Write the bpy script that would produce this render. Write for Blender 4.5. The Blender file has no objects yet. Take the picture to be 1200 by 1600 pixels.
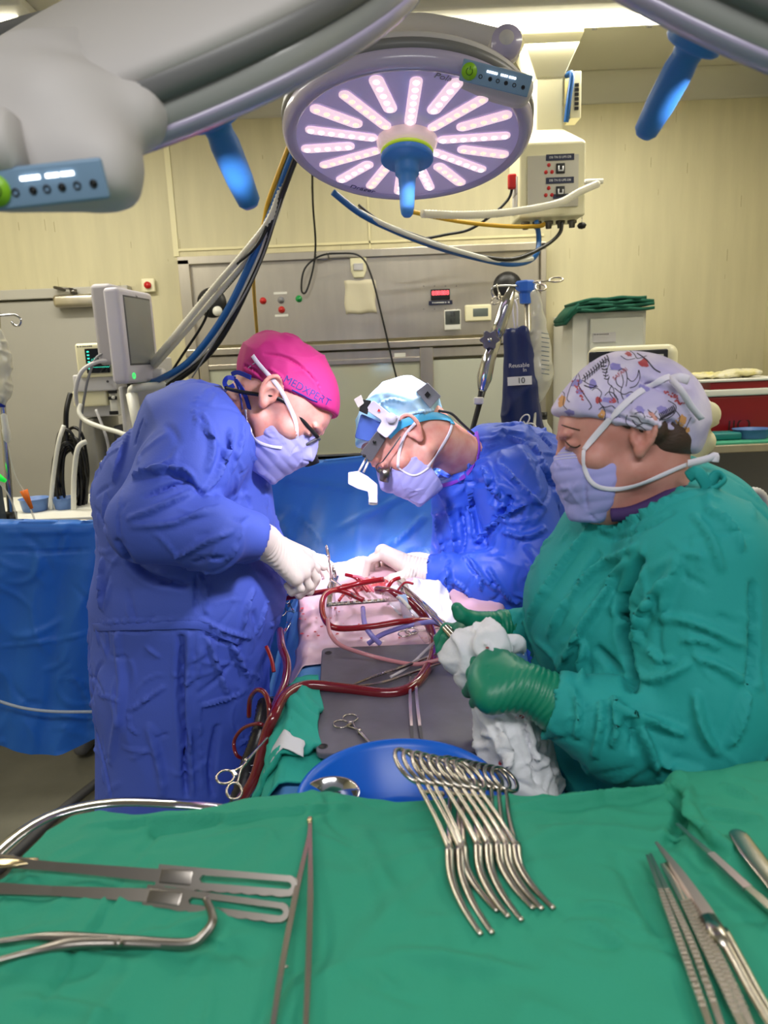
import bpy, math, random
import numpy as np
from mathutils import Vector, Matrix, Quaternion
from mathutils.bvhtree import BVHTree
random.seed(7)
SC = bpy.context.scene
COL = SC.collection
# ---------------------------------------------------------------- camera
PITCH, ROLL, CZ, FPX = math.radians(12.0), math.radians(2.4), 1.65, 26/36*1600
CAM = Vector((0, 0, CZ))
FW = Vector((0, math.cos(PITCH), -math.sin(PITCH)))
_r0, _u0 = Vector((1, 0, 0)), Vector((0, math.sin(PITCH), math.cos(PITCH)))
RT = _r0*math.cos(ROLL) - _u0*math.sin(ROLL)
UP = _u0*math.cos(ROLL) + _r0*math.sin(ROLL)
cd = bpy.data.cameras.new('camera'); cam = bpy.data.objects.new('camera', cd); COL.objects.link(cam)
cd.sensor_fit = 'VERTICAL'; cd.sensor_height = 36; cd.sensor_width = 27; cd.lens = 26; cd.clip_start = .02
cam.matrix_world = Matrix(((RT.x, UP.x, -FW.x, 0), (RT.y, UP.y, -FW.y, 0), (RT.z, UP.z, -FW.z, CZ), (0, 0, 0, 1)))
cd.dof.use_dof = True; cd.dof.focus_distance = 1.7; cd.dof.aperture_fstop = 5.6
SC.camera = cam
# ---------------------------------------------------------------- exposure, world, large lights
vs = SC.view_settings
vs.view_transform = 'Standard'; vs.look = 'None'; vs.gamma = 1.0; vs.exposure = 0.0; vs.use_curve_mapping = False
W = bpy.data.worlds.new('room_world'); SC.world = W; W.use_nodes = True
bg = W.node_tree.nodes['Background']; bg.inputs[0].default_value = (.93, .95, 1.0, 1); bg.inputs[1].default_value = .24
def area_light(name, loc, size, power, col, rot=(0, 0, 0)):
    l = bpy.data.lights.new(name, 'AREA'); l.shape = 'RECTANGLE'; l.size, l.size_y = size; l.energy = power; l.color = col
    o = bpy.data.objects.new(name, l); COL.objects.link(o); o.location = loc; o.rotation_euler = rot; return o
CEIL = 2.97
TUBE = (1.0, .95, .82)
area_light('ceiling_area_light', (.75, 3.35, CEIL-.12), (1.3, .12), 25, TUBE)
area_light('ceiling_area_light', (-1.5, 3.0, CEIL-.12), (1.3, .12), 25, TUBE)
area_light('ceiling_area_light', (1.7, 1.9, CEIL-.05), (.25, 1.3), 20, TUBE)  # unseen light added on the right, has no fitting
area_light('ceiling_area_light', (-1.9, 1.9, CEIL-.05), (.25, 1.3), 20, TUBE)  # unseen light added on the left, has no fitting
area_light('ceiling_area_light', (.1, -.7, CEIL-.05), (1.8, .3), 46, (.98, .97, .95))  # unseen fill light added behind the camera, brightens table and people
def spot(name, loc, target, power, angle, blend, size, col):
    l = bpy.data.lights.new(name, 'SPOT'); l.energy = power; l.spot_size = math.radians(angle); l.spot_blend = blend
    l.shadow_soft_size = size; l.color = col
    o = bpy.data.objects.new(name, l); COL.objects.link(o)
    d = (Vector(target)-Vector(loc)).normalized()
    o.matrix_world = Matrix.Translation(loc) @ d.to_track_quat('-Z', 'Y').to_matrix().to_4x4(); return o
SPOTC = (.90, .84, 1.0)
# ---------------------------------------------------------------- helpers: pixels of the photograph to points in the room
def ray(px, py):
    return FW + RT*((px-600)/FPX) + UP*((800-py)/FPX)
def at(px, py, Y):
    d = ray(px, py); return CAM + d*(Y/d.y)
def onz(px, py, z):
    d = ray(px, py); return CAM + d*((z-CZ)/d.z)
def srgb(r, g, b):
    f = lambda c: (c/255/12.92) if c/255 <= .04045 else ((c/255+.055)/1.055)**2.4
    return (f(r), f(g), f(b))
# ---------------------------------------------------------------- materials
MATS = {}
def mat(name, col, rough=.5, metal=0., emit=0., ecol=None, trans=0., alpha=1., bump=0., bscale=60., bdist=.002, var=0., vscale=6., sss=0., sheen=0., coat=0., stretch=None, ior=None, spec=None, col2=None, streak=None):
    if name in MATS: return MATS[name]
    m = bpy.data.materials.new(name); m.use_nodes = True; nt = m.node_tree; b = nt.nodes['Principled BSDF']
    I = b.inputs; I['Base Color'].default_value = (*col, 1); I['Roughness'].default_value = rough; I['Metallic'].default_value = metal
    if emit: I['Emission Color'].default_value = (*(ecol or col), 1); I['Emission Strength'].default_value = emit
    if trans: I['Transmission Weight'].default_value = trans
    if alpha < 1: I['Alpha'].default_value = alpha
    if ior: I['IOR'].default_value = ior
    if spec is not None: I['Specular IOR Level'].default_value = spec
    if sss: I['Subsurface Weight'].default_value = sss; I['Subsurface Radius'].default_value = (.012, .005, .003); I['Subsurface Scale'].default_value = 1.
    if sheen: I['Sheen Weight'].default_value = sheen; I['Sheen Roughness'].default_value = .4
    if coat: I['Coat Weight'].default_value = coat; I['Coat Roughness'].default_value = .15
    if bump or var:
        tc = nt.nodes.new('ShaderNodeTexCoord'); mp = nt.nodes.new('ShaderNodeMapping'); nt.links.new(tc.outputs['Object'], mp.inputs[0])
        if stretch: mp.inputs['Scale'].default_value = stretch
    if bump:
        n = nt.nodes.new('ShaderNodeTexNoise'); n.inputs['Scale'].default_value = bscale; n.inputs['Detail'].default_value = 5
        nt.links.new(mp.outputs[0], n.inputs['Vector'])
        bp = nt.nodes.new('ShaderNodeBump'); bp.inputs['Strength'].default_value = bump; bp.inputs['Distance'].default_value = bdist
        nt.links.new(n.outputs[0], bp.inputs['Height']); nt.links.new(bp.outputs[0], I['Normal'])
    if var:
        n2 = nt.nodes.new('ShaderNodeTexNoise'); n2.inputs['Scale'].default_value = vscale; n2.inputs['Detail'].default_value = 6
        nt.links.new(mp.outputs[0], n2.inputs['Vector'])
        r = nt.nodes.new('ShaderNodeValToRGB'); r.color_ramp.elements[0].position = .35; r.color_ramp.elements[1].position = .68
        c2 = col2 or tuple(c*(1-var) for c in col)
        r.color_ramp.elements[0].color = (*c2, 1); r.color_ramp.elements[1].color = (*col, 1)
        nt.links.new(n2.outputs[0], r.inputs[0]); nt.links.new(r.outputs[0], I['Base Color'])
    MATS[name] = m; return m
# ---------------------------------------------------------------- mesh builder
def cat(pts, n=6, closed=False):
    P = [Vector(p) for p in pts]
    if len(P) < 3: 
        return [P[0].lerp(P[1], i/ n) for i in range(n+1)]
    out = []; N = len(P); segs = N if closed else N-1
    for i in range(segs):
        if closed: a, b, c, d = P[(i-1) % N], P[i], P[(i+1) % N], P[(i+2) % N]
        else: a, b, c, d = P[max(i-1, 0)], P[i], P[i+1], P[min(i+2, N-1)]
        for k in range(n):
            t = k/n
            out.append(.5*((2*b)+(c-a)*t+(2*a-5*b+4*c-d)*t*t+(3*b-a-3*c+d)*t*t*t))
    if not closed: out.append(P[-1])
    return out
def lerp(a, b, t): return a+(b-a)*t
class MB:
    def __init__(s): s.v = []; s.f = []; s.sm = []
    def add(s, V, F, M=None, smooth=True):
        o = len(s.v)
        s.v += [tuple((M @ Vector(p)) if M is not None else p) for p in V]
        s.f += [tuple(i+o for i in f) for f in F]; s.sm += [smooth]*len(F); return s
    def box(s, c, d, M=None, r=0., seg=2):
        x, y, z = d[0]/2, d[1]/2, d[2]/2; c = Vector(c)
        if r <= 0:
            V = [c+Vector((i*x, j*y, k*z)) for i in (-1, 1) for j in (-1, 1) for k in (-1, 1)]
            F = [(0, 1, 3, 2), (4, 6, 7, 5), (0, 4, 5, 1), (2, 3, 7, 6), (0, 2, 6, 4), (1, 5, 7, 3)]
            return s.add(V, F, M, False)
        r = min(r, x*.98, y*.98, z*.98)
        n = seg+1  # rounded box from a cube-sphere
        V = []; F = []
        import itertools
        idx = {}
        g = [(-1, i/seg) for i in range(n)]+[(1, i/seg) for i in range(n)]
        L = [(-1+0*i, i) for i in range(n)]
        def pt(sx, sy, sz, n_):
            q = Vector((sx*(x-r), sy*(y-r), sz*(z-r)))+n_*r; key = tuple(round(a, 7) for a in q)
            if key not in idx: idx[key] = len(V); V.append(c+q)
            return idx[key]
        m = 2*n
        for ax in range(3):
            for sg in (-1, 1):
                G = {}
                for i in range(m):
                    for j in range(m):
                        su = -1 if i < n else 1; sv = -1 if j < n else 1
                        tu = (-1+(i/seg)) if i < n else ((i-n)/seg); tv = (-1+(j/seg)) if j < n else ((j-n)/seg)
                        a = math.tan(tu*math.pi/4); b_ = math.tan(tv*math.pi/4)
                        q = [0, 0, 0]; q[ax] = sg; q[(ax+1) % 3] = a; q[(ax+2) % 3] = b_
                        sgn = [0, 0, 0]; sgn[ax] = sg; sgn[(ax+1) % 3] = su; sgn[(ax+2) % 3] = sv
                        G[i, j] = pt(*sgn, Vector(q).normalized())
                for i in range(m-1):
                    for j in range(m-1):
                        f = (G[i, j], G[i+1, j], G[i+1, j+1], G[i, j+1])
                        f = tuple(dict.fromkeys(f))
                        if len(f) > 2: F.append(f if sg > 0 else f[::-1])
        return s.add(V, F, M, True)
    def tube(s, pts, r, n=8, M=None, flat=None, closed=False, up=None, sub=0, cap=True):
        P = cat(pts, sub, closed) if sub else [Vector(p) for p in pts]
        N = len(P); V = []; F = []
        if isinstance(r, (list, tuple)):
            R = [lerp(r[int(min(i/(N-1)*(len(r)-1), len(r)-2))], r[int(min(i/(N-1)*(len(r)-1), len(r)-2))+1], (i/(N-1)*(len(r)-1)) - int(min(i/(N-1)*(len(r)-1), len(r)-2))) for i in range(N)]
        else: R = [r]*N
        T = []
        for i in range(N):
            a = P[(i-1) % N] if (closed or i > 0) else P[i]; b = P[(i+1) % N] if (closed or i < N-1) else P[i]
            d = (b-a); T.append(d.normalized() if d.length > 1e-9 else Vector((0, 0, 1)))
        u = Vector(up) if up is not None else (Vector((0, 0, 1)) if abs(T[0].z) < .9 else Vector((1, 0, 0)))
        for i in range(N):
            w = T[i].cross(u)
            if w.length < 1e-6: w = T[i].orthogonal()
            w.normalize(); nn = w.cross(T[i]).normalized()
            if up is None: u = nn
            fx, fy = flat or (1, 1)
            for k in range(n):
                a = 2*math.pi*(k+.5*(n == 4))/n
                V.append(P[i]+w*(math.cos(a)*R[i]*fx)+nn*(math.sin(a)*R[i]*fy))
        for i in range(N if closed else N-1):
            j = (i+1) % N
            for k in range(n):
                F.append((i*n+k, i*n+(k+1) % n, j*n+(k+1) % n, j*n+k))
        if cap and not closed:
            F.append(tuple(range(n))[::-1]); F.append(tuple((N-1)*n+k for k in range(n)))
        return s.add(V, F, M, n > 4)
    def lathe(s, prof, n=32, M=None, caps=False, smooth=True):
        V = []; F = []
        for (r, z) in prof:
            for k in range(n): a = 2*math.pi*k/n; V.append((r*math.cos(a), r*math.sin(a), z))
        for i in range(len(prof)-1):
            for k in range(n): F.append((i*n+k, i*n+(k+1) % n, (i+1)*n+(k+1) % n, (i+1)*n+k))
        if caps: F.append(tuple(range(n))[::-1]); F.append(tuple((len(prof)-1)*n+k for k in range(n)))
        return s.add(V, F, M, smooth)
    def cyl(s, a, b, r, n=20, M=None, r2=None):
        return s.tube([a, b], [r, r2 if r2 is not None else r], n, M)
    def prism(s, poly, z0, z1, M=None):
        n = len(poly); V = [(x, y, z0) for x, y in poly]+[(x, y, z1) for x, y in poly]
        F = [tuple(range(n))[::-1], tuple(range(n, 2*n))]+[(i, (i+1) % n, (i+1) % n+n, i+n) for i in range(n)]
        return s.add(V, F, M, False)
    def ring(s, c, R, r, n=28, m=8, M=None, sx=1., sy=1.):
        pts = [Vector(c)+Vector((math.cos(2*math.pi*i/n)*R*sx, math.sin(2*math.pi*i/n)*R*sy, 0)) for i in range(n)]
        return s.tube(pts, r, m, M, closed=True)
    def grid(s, G, M=None, thick=0., smooth=True):
        nu, nv = len(G), len(G[0]); V = [Vector(p) for row in G for p in row]; F = []
        for i in range(nu-1):
            for j in range(nv-1): F.append((i*nv+j, (i+1)*nv+j, (i+1)*nv+j+1, i*nv+j+1))
        s.add(V, F, M, smooth)
        return s
    def build(s, name, m, parent=None, loc=None, solid=0., bevel=0., sub=0):
        me = bpy.data.meshes.new(name); me.from_pydata([tuple(v) for v in s.v], [], s.f); me.update()
        me.polygons.foreach_set('use_smooth', s.sm)
        return link(name, me, m, parent, solid, bevel, sub)
def link(name, me, m, parent=None, solid=0., bevel=0., sub=0):
    o = bpy.data.objects.new(name, me); COL.objects.link(o)
    if m is not None: me.materials.append(m)
    if parent is not None:
        o.parent = parent; o.matrix_parent_inverse = Matrix.Translation(-Vector(root_loc(parent)))
    if solid: md = o.modifiers.new('s', 'SOLIDIFY'); md.thickness = solid; md.offset = 0
    if bevel: md = o.modifiers.new('b', 'BEVEL'); md.width = bevel; md.segments = 2; md.limit_method = 'ANGLE'; md.angle_limit = .6
    if sub: md = o.modifiers.new('ss', 'SUBSURF'); md.levels = sub; md.render_levels = sub
    return o
def root_loc(p):
    return p.location if p.type == 'EMPTY' else Vector((0, 0, 0))
def tag(o, label, category, group=None, kind=None):
    o['label'] = label; o['category'] = category
    if group: o['group'] = group
    if kind: o['kind'] = kind
    return o
def thing(name, label, category, loc=(0, 0, 0), group=None):
    o = bpy.data.objects.new(name, None); COL.objects.link(o); o.location = loc; o.empty_display_size = .05
    return tag(o, label, category, group)
def struct(o): o['kind'] = 'structure'; return o
def copy_tree(o, parent=None):
    c = o.copy(); COL.objects.link(c)
    if parent is not None: c.parent = parent
    for ch in [x for x in o.children]: copy_tree(ch, c)
    return c
def lab(o, t): o['label'] = t; return o
def frame(o, x, z):
    """matrix with origin o, local x along x, local z near z"""
    x = Vector(x).normalized(); y = Vector(z).cross(x).normalized(); z = x.cross(y)
    return Matrix(((x.x, y.x, z.x, o[0]), (x.y, y.y, z.y, o[1]), (x.z, y.z, z.z, o[2]), (0, 0, 0, 1)))
def lay(root, A, B, length, z=(0, 0, 1), roll=0.):
    """place a thing built along +x from the origin so it reaches from A to B"""
    A, B = Vector(A), Vector(B); k = (B-A).length/length
    root.matrix_world = frame(A, B-A, z) @ Matrix.Rotation(roll, 4, 'X') @ Matrix.Scale(k, 4)
# ---------------------------------------------------------------- writing
def text(s, name, m, parent, M, size, depth=.0003, align='CENTER', onto=None, spacing=1.):
    c = bpy.data.curves.new(name, 'FONT'); c.body = s; c.size = size; c.align_x = align; c.align_y = 'CENTER'; c.extrude = depth; c.space_character = spacing
    t = bpy.data.objects.new('tmp', c); COL.objects.link(t)
    dg = bpy.context.evaluated_depsgraph_get(); me = bpy.data.meshes.new_from_object(t.evaluated_get(dg)); bpy.data.objects.remove(t)
    me.transform(M)
    if onto is not None:
        bvh, nrm = onto; nrm = Vector(nrm)
        for v in me.vertices:
            h = bvh.ray_cast(v.co+nrm*.1, -nrm)
            if h[0] is not None: v.co = h[0]+nrm*.0008
    return link(name, me, m, parent)
def smudge(n, name, m, parent, c, w, h, seed=1):
    """a line of print too small to read in the photograph: a row of tiny bars"""
    rn = random.Random(seed); x = -w/2; mb = MB()
    while x < w/2:
        k = rn.uniform(.5, 1.5)*w/n; mb.box(Vector(c)+Vector((x+k/2, 0, 0)), (k*.7, .0008, h*rn.uniform(.7, 1))); x += k*rn.choice((1, 1, 1, 1.9))
    o = mb.build(name, m, parent); o['kind'] = 'stuff'; return o
# ---------------------------------------------------------------- implicit surfaces, meshed by surface nets
def vn(p, seed=0):
    """smooth value noise in -1..1 for an (n,3) array"""
    i = np.floor(p).astype(np.int64); f = (p-i).astype(np.float32); u = f*f*(3-2*f)
    def h(a, b, c):
        n = (a*374761393+b*668265263+c*2147483647+seed*1274126177) & 0xffffffff
        n = ((n ^ (n >> 13))*1274126177) & 0xffffffff
        return ((n ^ (n >> 16)) & 0xffff)/32767.5-1
    x, y, z = i[:, 0], i[:, 1], i[:, 2]; r = 0
    for dx in (0, 1):
        for dy in (0, 1):
            for dz in (0, 1):
                w = (u[:, 0] if dx else 1-u[:, 0])*(u[:, 1] if dy else 1-u[:, 1])*(u[:, 2] if dz else 1-u[:, 2])
                r = r+w*h(x+dx, y+dy, z+dz)
    return r
def cone(a, b, r1, r2=None):
    a = np.array(a, np.float32); b = np.array(b, np.float32); r2 = r1 if r2 is None else r2
    def f(P):
        ba = b-a; l2 = float(ba@ba)+1e-9; pa = P-a
        t = np.clip((pa@ba)/l2, 0, 1)
        return np.sqrt(((pa-t[:, None]*ba)**2).sum(1))-(r1+(r2-r1)*t)
    f.bb = (np.minimum(a, b)-max(r1, r2), np.maximum(a, b)+max(r1, r2)); return f
def ell(c, r, R=None):
    """ellipsoid; R is a 3x3 whose rows are its axes"""
    c = np.array(c, np.float32); r = np.array(r, np.float32); Rm = None if R is None else np.array(R, np.float32)
    def f(P):
        q = P-c
        if Rm is not None: q = q@Rm.T
        k0 = np.sqrt(((q/r)**2).sum(1)); k1 = np.sqrt(((q/(r*r))**2).sum(1))+1e-9
        return k0*(k0-1)/k1
    m = float(max(r)); f.bb = (c-m, c+m); return f
def rbox(c, d, R=None, rad=.01):
    c = np.array(c, np.float32); h = np.array(d, np.float32)/2-rad; Rm = None if R is None else np.array(R, np.float32)
    def f(P):
        q = P-c
        if Rm is not None: q = q@Rm.T
        q = np.abs(q)-h
        return np.sqrt((np.maximum(q, 0)**2).sum(1))+np.minimum(q.max(1), 0)-rad
    m = float(np.linalg.norm(np.array(d)/2)); f.bb = (c-m, c+m); return f
def disc(c, R, rad, h, rr):
    """rounded disc about axis R[2]"""
    c = np.array(c, np.float32); Rm = np.array(R, np.float32)
    def f(P):
        q = (P-c)@Rm.T; dx = np.sqrt(q[:, 0]**2+q[:, 1]**2)-rad+rr; dz = np.abs(q[:, 2])-h+rr
        return np.minimum(np.maximum(dx, dz), 0)+np.sqrt(np.maximum(dx, 0)**2+np.maximum(dz, 0)**2)-rr
    m = rad+h; f.bb = (c-m, c+m); return f
def smin(a, b, k):
    h = np.clip(.5+.5*(b-a)/k, 0, 1); return b+(a-b)*h-k*h*(1-h)
def smax(a, b, k): return -smin(-a, -b, k)
def union(fs, k=.02):
    def f(P):
        d = None
        for g in fs:
            e = g[0](P) if isinstance(g, tuple) else g(P); kk = g[1] if isinstance(g, tuple) else k
            d = e if d is None else smin(d, e, kk)
        return d
    L = [(g[0] if isinstance(g, tuple) else g).bb for g in fs]
    f.bb = (np.min([l[0] for l in L], 0), np.max([l[1] for l in L], 0)); return f
def cut(f0, g, k=.005):
    def f(P): return smax(f0(P), -g(P), k)
    f.bb = f0.bb; return f
def clip(f0, g, k=.005):
    def f(P): return smax(f0(P), g(P), k)
    f.bb = f0.bb; return f
def half(p, n):
    """solid on the side against n"""
    p = np.array(p, np.float32); n = np.array(Vector(n).normalized(), np.float32)
    f = lambda P: (P-p)@n
    return f
def local(f0, M):
    """field f0 (head or hand space) placed by rigid matrix M"""
    Mi = M.inverted(); R = np.array(Mi.to_3x3(), np.float32); t = np.array(Mi.translation, np.float32)
    s = M.to_scale().x
    def f(P): return f0(P@R.T+t)*s
    lo, hi = f0.bb; C = [M @ Vector((x, y, z)) for x in (lo[0], hi[0]) for y in (lo[1], hi[1]) for z in (lo[2], hi[2])]
    f.bb = (np.min([tuple(c) for c in C], 0), np.max([tuple(c) for c in C], 0)); return f
def surf(f, h, pad=None, bb=None):
    lo, hi = bb or f.bb; pad = 3*h if pad is None else pad; lo = np.array(lo, float)-pad; hi = np.array(hi, float)+pad
    n = np.ceil((hi-lo)/h).astype(int)+1
    ax = [lo[i]+h*np.arange(n[i]) for i in range(3)]
    F = np.empty(tuple(n), np.float32)
    # coarse pass so that empty space is skipped
    B = 8
    for i0 in range(0, n[0], B):
        for j0 in range(0, n[1], B):
            i1, j1 = min(i0+B, n[0]), min(j0+B, n[1])
            for k0 in range(0, n[2], B):
                pass
    cs = [np.arange(0, n[i], B) for i in range(3)]
    cc = [np.minimum(c+B/2, n[i]-1) for i, c in enumerate(cs)]
    GX, GY, GZ = np.meshgrid(lo[0]+cc[0]*h, lo[1]+cc[1]*h, lo[2]+cc[2]*h, indexing='ij')
    D = f(np.stack([GX.ravel(), GY.ravel(), GZ.ravel()], 1).astype(np.float32)).reshape(GX.shape)
    lim = h*B*1.05+.012
    for a, i0 in enumerate(cs[0]):
        for b, j0 in enumerate(cs[1]):
            for c, k0 in enumerate(cs[2]):
                if abs(D[a, b, c]) > lim: F[i0:i0+B, j0:j0+B, k0:k0+B] = D[a, b, c]
    need = np.abs(D) <= lim
    blocks = np.argwhere(need)
    for s0 in range(0, len(blocks), 400):
        bl = blocks[s0:s0+400]*B
        o = np.stack(np.meshgrid(np.arange(B), np.arange(B), np.arange(B), indexing='ij'), -1).reshape(-1, 3)
        I = (bl[:, None, :]+o[None]).reshape(-1, 3)
        I = I[(I < n).all(1)]
        F[I[:, 0], I[:, 1], I[:, 2]] = f((lo+I*h).astype(np.float32))
    S = F < 0
    E = np.zeros(tuple(n-1), bool); first = S[:-1, :-1, :-1]
    for dx in (0, 1):
        for dy in (0, 1):
            for dz in (0, 1): E |= S[dx:n[0]-1+dx, dy:n[1]-1+dy, dz:n[2]-1+dz] != first
    cells = np.argwhere(E); idx = -np.ones(E.shape, np.int64); idx[tuple(cells.T)] = np.arange(len(cells))
    acc = np.zeros((len(cells), 3)); cnt = np.zeros(len(cells))
    corners = [(0, 0, 0), (1, 0, 0), (0, 1, 0), (1, 1, 0), (0, 0, 1), (1, 0, 1), (0, 1, 1), (1, 1, 1)]
    for a in corners:
        for ax_ in range(3):
            if a[ax_]: continue
            b = list(a); b[ax_] = 1
            fa = F[cells[:, 0]+a[0], cells[:, 1]+a[1], cells[:, 2]+a[2]]; fb = F[cells[:, 0]+b[0], cells[:, 1]+b[1], cells[:, 2]+b[2]]
            m = (fa < 0) != (fb < 0); t = np.where(m, fa/np.where(m, fa-fb, 1), 0)
            q = cells+np.array(a); q = q.astype(float); q[:, ax_] += t
            acc[m] += q[m]; cnt[m] += 1
    V = lo+acc/cnt[:, None]*h
    Q = []
    for ax_ in range(3):
        o1, o2 = (ax_+1) % 3, (ax_+2) % 3
        s1 = [slice(None)]*3; s2 = [slice(None)]*3; s1[ax_] = slice(0, -1); s2[ax_] = slice(1, None)
        A = S[tuple(s1)]; Bq = S[tuple(s2)]; X = np.argwhere(A != Bq)
        X = X[(X[:, o1] > 0) & (X[:, o2] > 0) & (X[:, o1] < n[o1]-1) & (X[:, o2] < n[o2]-1)]
        c = [X.copy() for _ in range(4)]
        c[0][:, o1] -= 1; c[0][:, o2] -= 1; c[1][:, o2] -= 1; c[3][:, o1] -= 1
        q = np.stack([idx[tuple(k.T)] for k in c], 1); ins = A[tuple(X.T)]
        q[~ins] = q[~ins][:, ::-1]; Q.append(q)
    Q = np.concatenate(Q); Q = Q[(Q >= 0).all(1)]
    return V, Q
def normals(V, Q):
    a = V[Q[:, 2]]-V[Q[:, 0]]; b = V[Q[:, 3]]-V[Q[:, 1]]; c = np.cross(a, b); N = np.zeros_like(V)
    for k in range(4): np.add.at(N, Q[:, k], c)
    return N/(np.linalg.norm(N, axis=1)[:, None]+1e-12)
def relax(V, Q, it=1):
    for _ in range(it):
        A = np.zeros_like(V); c = np.zeros(len(V))
        for k in range(4):
            np.add.at(A, Q[:, k], V[Q[:, (k+1) % 4]]); np.add.at(A, Q[:, k], V[Q[:, (k-1) % 4]]); np.add.at(c, Q[:, k], 2)
        V = V*.4+.6*A/c[:, None]
    return V
def bvh_of(V, Q): return BVHTree.FromPolygons([tuple(v) for v in V], [tuple(int(i) for i in q) for q in Q])
FOLD_GAIN = 1.7
def folds(V, Q, strokes, N=None, deform=True):
    """cloth folds: polylines seen in the photograph, found on the cloth by sight and pushed in or out of it in 3D"""
    T = bvh_of(V, Q); N = normals(V, Q) if N is None else N; D = np.zeros(len(V))
    for st in strokes:
        pts, w, a = st[0], st[1], st[2]; S = []; L = []
        P2 = cat([Vector((p[0], p[1], 0)) for p in pts], 5)
        for i in range(len(P2)-1):
            n = max(1, int((P2[i+1]-P2[i]).length/4))
            for k in range(n):
                p = P2[i].lerp(P2[i+1], k/n); h = T.ray_cast(CAM, ray(p.x, p.y).normalized())
                if h[0] is not None: S.append(tuple(h[0])); L.append(len(S))
        if len(S) < 2: continue
        S = np.array(S); t = np.linspace(0, 1, len(S)); taper = np.clip(np.sin(np.pi*t), 0, 1)**.5
        lo, hi = S.min(0)-3*w, S.max(0)+3*w; I = np.where(((V > lo) & (V < hi)).all(1))[0]
        for c0 in range(0, len(I), 20000):
            J = I[c0:c0+20000]; d2 = ((V[J][:, None]-S[None])**2).sum(2); k = d2.argmin(1); d = d2[np.arange(len(J)), k]/w**2
            D[J] += a*FOLD_GAIN*taper[k]*(1-.7*d)*np.exp(-d)
    return V+N*D[:, None]
def wrinkle(V, N, amp, sc, seed=0, aniso=(1, 1, 1), warp=.6):
    P = V*np.array(aniso)*sc; w = np.stack([vn(P*.5+7.1, seed+1), vn(P*.5+3.7, seed+2), vn(P*.5+1.3, seed+3)], 1)
    P = P+warp*w*2; r = (1-np.abs(vn(P, seed+4)))**3*.8+.2*vn(P*2.1, seed+5)
    return V+N*((r-.3)*amp)[:, None]
def mesh_np(name, V, Q, m, parent=None, sub=0):
    me = bpy.data.meshes.new(name); me.from_pydata(V.tolist(), [], Q.tolist()); me.update()
    me.polygons.foreach_set('use_smooth', [True]*len(me.polygons))
    return link(name, me, m, parent, sub=sub)

def creases(V, Q, n, seed, ln=(.03, .10), w=.0035, a=.003, bias=None, bk=.5, region=None):
    """small cloth creases scattered over a surface, each a short bent ridge"""
    T = bvh_of(V, Q); N = normals(V, Q); rn = random.Random(seed); D = np.zeros(len(V)); idx = np.arange(len(V))
    if region is not None: idx = idx[((V > region[0]) & (V < region[1])).all(1)]
    for _ in range(n):
        i = int(idx[rn.randrange(len(idx))]); p = Vector(V[i]); nn = Vector(N[i]); d = Vector((rn.gauss(0, 1), rn.gauss(0, 1), rn.gauss(0, 1)))
        if bias is not None: d = d.normalized().lerp(Vector(bias)*(1 if rn.random() < .5 else -1), bk)
        d = (d-nn*d.dot(nn)).normalized(); L = rn.uniform(*ln); st = .005; S = [tuple(p)]; turn = rn.uniform(-9, 9)*st*2
        for _k in range(int(L/st)):
            d = (Matrix.Rotation(turn, 3, nn) @ d).normalized(); h = T.find_nearest(p+d*st)
            if h[0] is None: break
            p, nn = h[0], h[1]; d = (d-nn*d.dot(nn)).normalized(); S.append(tuple(p))
        if len(S) < 3: continue
        S = np.array(S); t = np.linspace(0, 1, len(S)); tp = np.sin(np.pi*t)**.7; ww = w*rn.uniform(.7, 1.5); aa = a*rn.uniform(.5, 1.3)*(1 if rn.random() < .7 else -1)
        J = np.where(((V > S.min(0)-3*ww) & (V < S.max(0)+3*ww)).all(1))[0]
        if not len(J): continue
        d2 = ((V[J][:, None]-S[None])**2).sum(2); k = d2.argmin(1); dd = d2[np.arange(len(J)), k]/ww**2
        D[J] += aa*tp[k]*(1-.6*dd)*np.exp(-dd)
    return V+N*D[:, None]
# ================================================================ common colours
WALLC = srgb(203, 195, 158)
M_wall = mat('wall_paint', WALLC, .55, bump=.25, bscale=30, var=.10, vscale=3, stretch=(6, 6, .7))
M_ceil = mat('ceiling_paint', srgb(196, 194, 180), .7)
M_floor = mat('vinyl_floor', srgb(120, 118, 105), .35, var=.2, vscale=5)
M_steel = mat('brushed_steel', srgb(206, 198, 182), .36, 1., bump=.08, bscale=40, bdist=.0006, var=.10, vscale=3, stretch=(6, 6, 1))
M_steeld = mat('dark_steel', srgb(120, 116, 110), .32, 1.)
M_chrome = mat('chrome', srgb(200, 200, 205), .12, 1.)
M_instr = mat('instrument_steel', srgb(188, 182, 172), .24, 1., bump=.1, bscale=90, bdist=.0004)
M_white = mat('white_plastic', srgb(225, 224, 214), .4)
M_cream = mat('cream_enamel', srgb(232, 226, 190), .4)
M_lgrey = mat('light_grey_plastic', srgb(196, 194, 196), .4)
M_grey = mat('grey_plastic', srgb(130, 130, 134), .45)
M_dgrey = mat('dark_grey_plastic', srgb(70, 70, 74), .5)
M_black = mat('black_rubber', srgb(18, 18, 20), .4)
M_blue = mat('blue_hose', srgb(20, 90, 160), .35)
M_yellow = mat('yellow_hose', srgb(205, 160, 30), .4)
M_clear = mat('clear_plastic', srgb(225, 225, 215), .15, alpha=.55)
M_red = mat('red_plastic', srgb(190, 30, 30), .4)
M_green = mat('green_lamp', srgb(20, 150, 70), .3)
M_screen = mat('screen_glass', srgb(14, 18, 24), .08)
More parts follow.
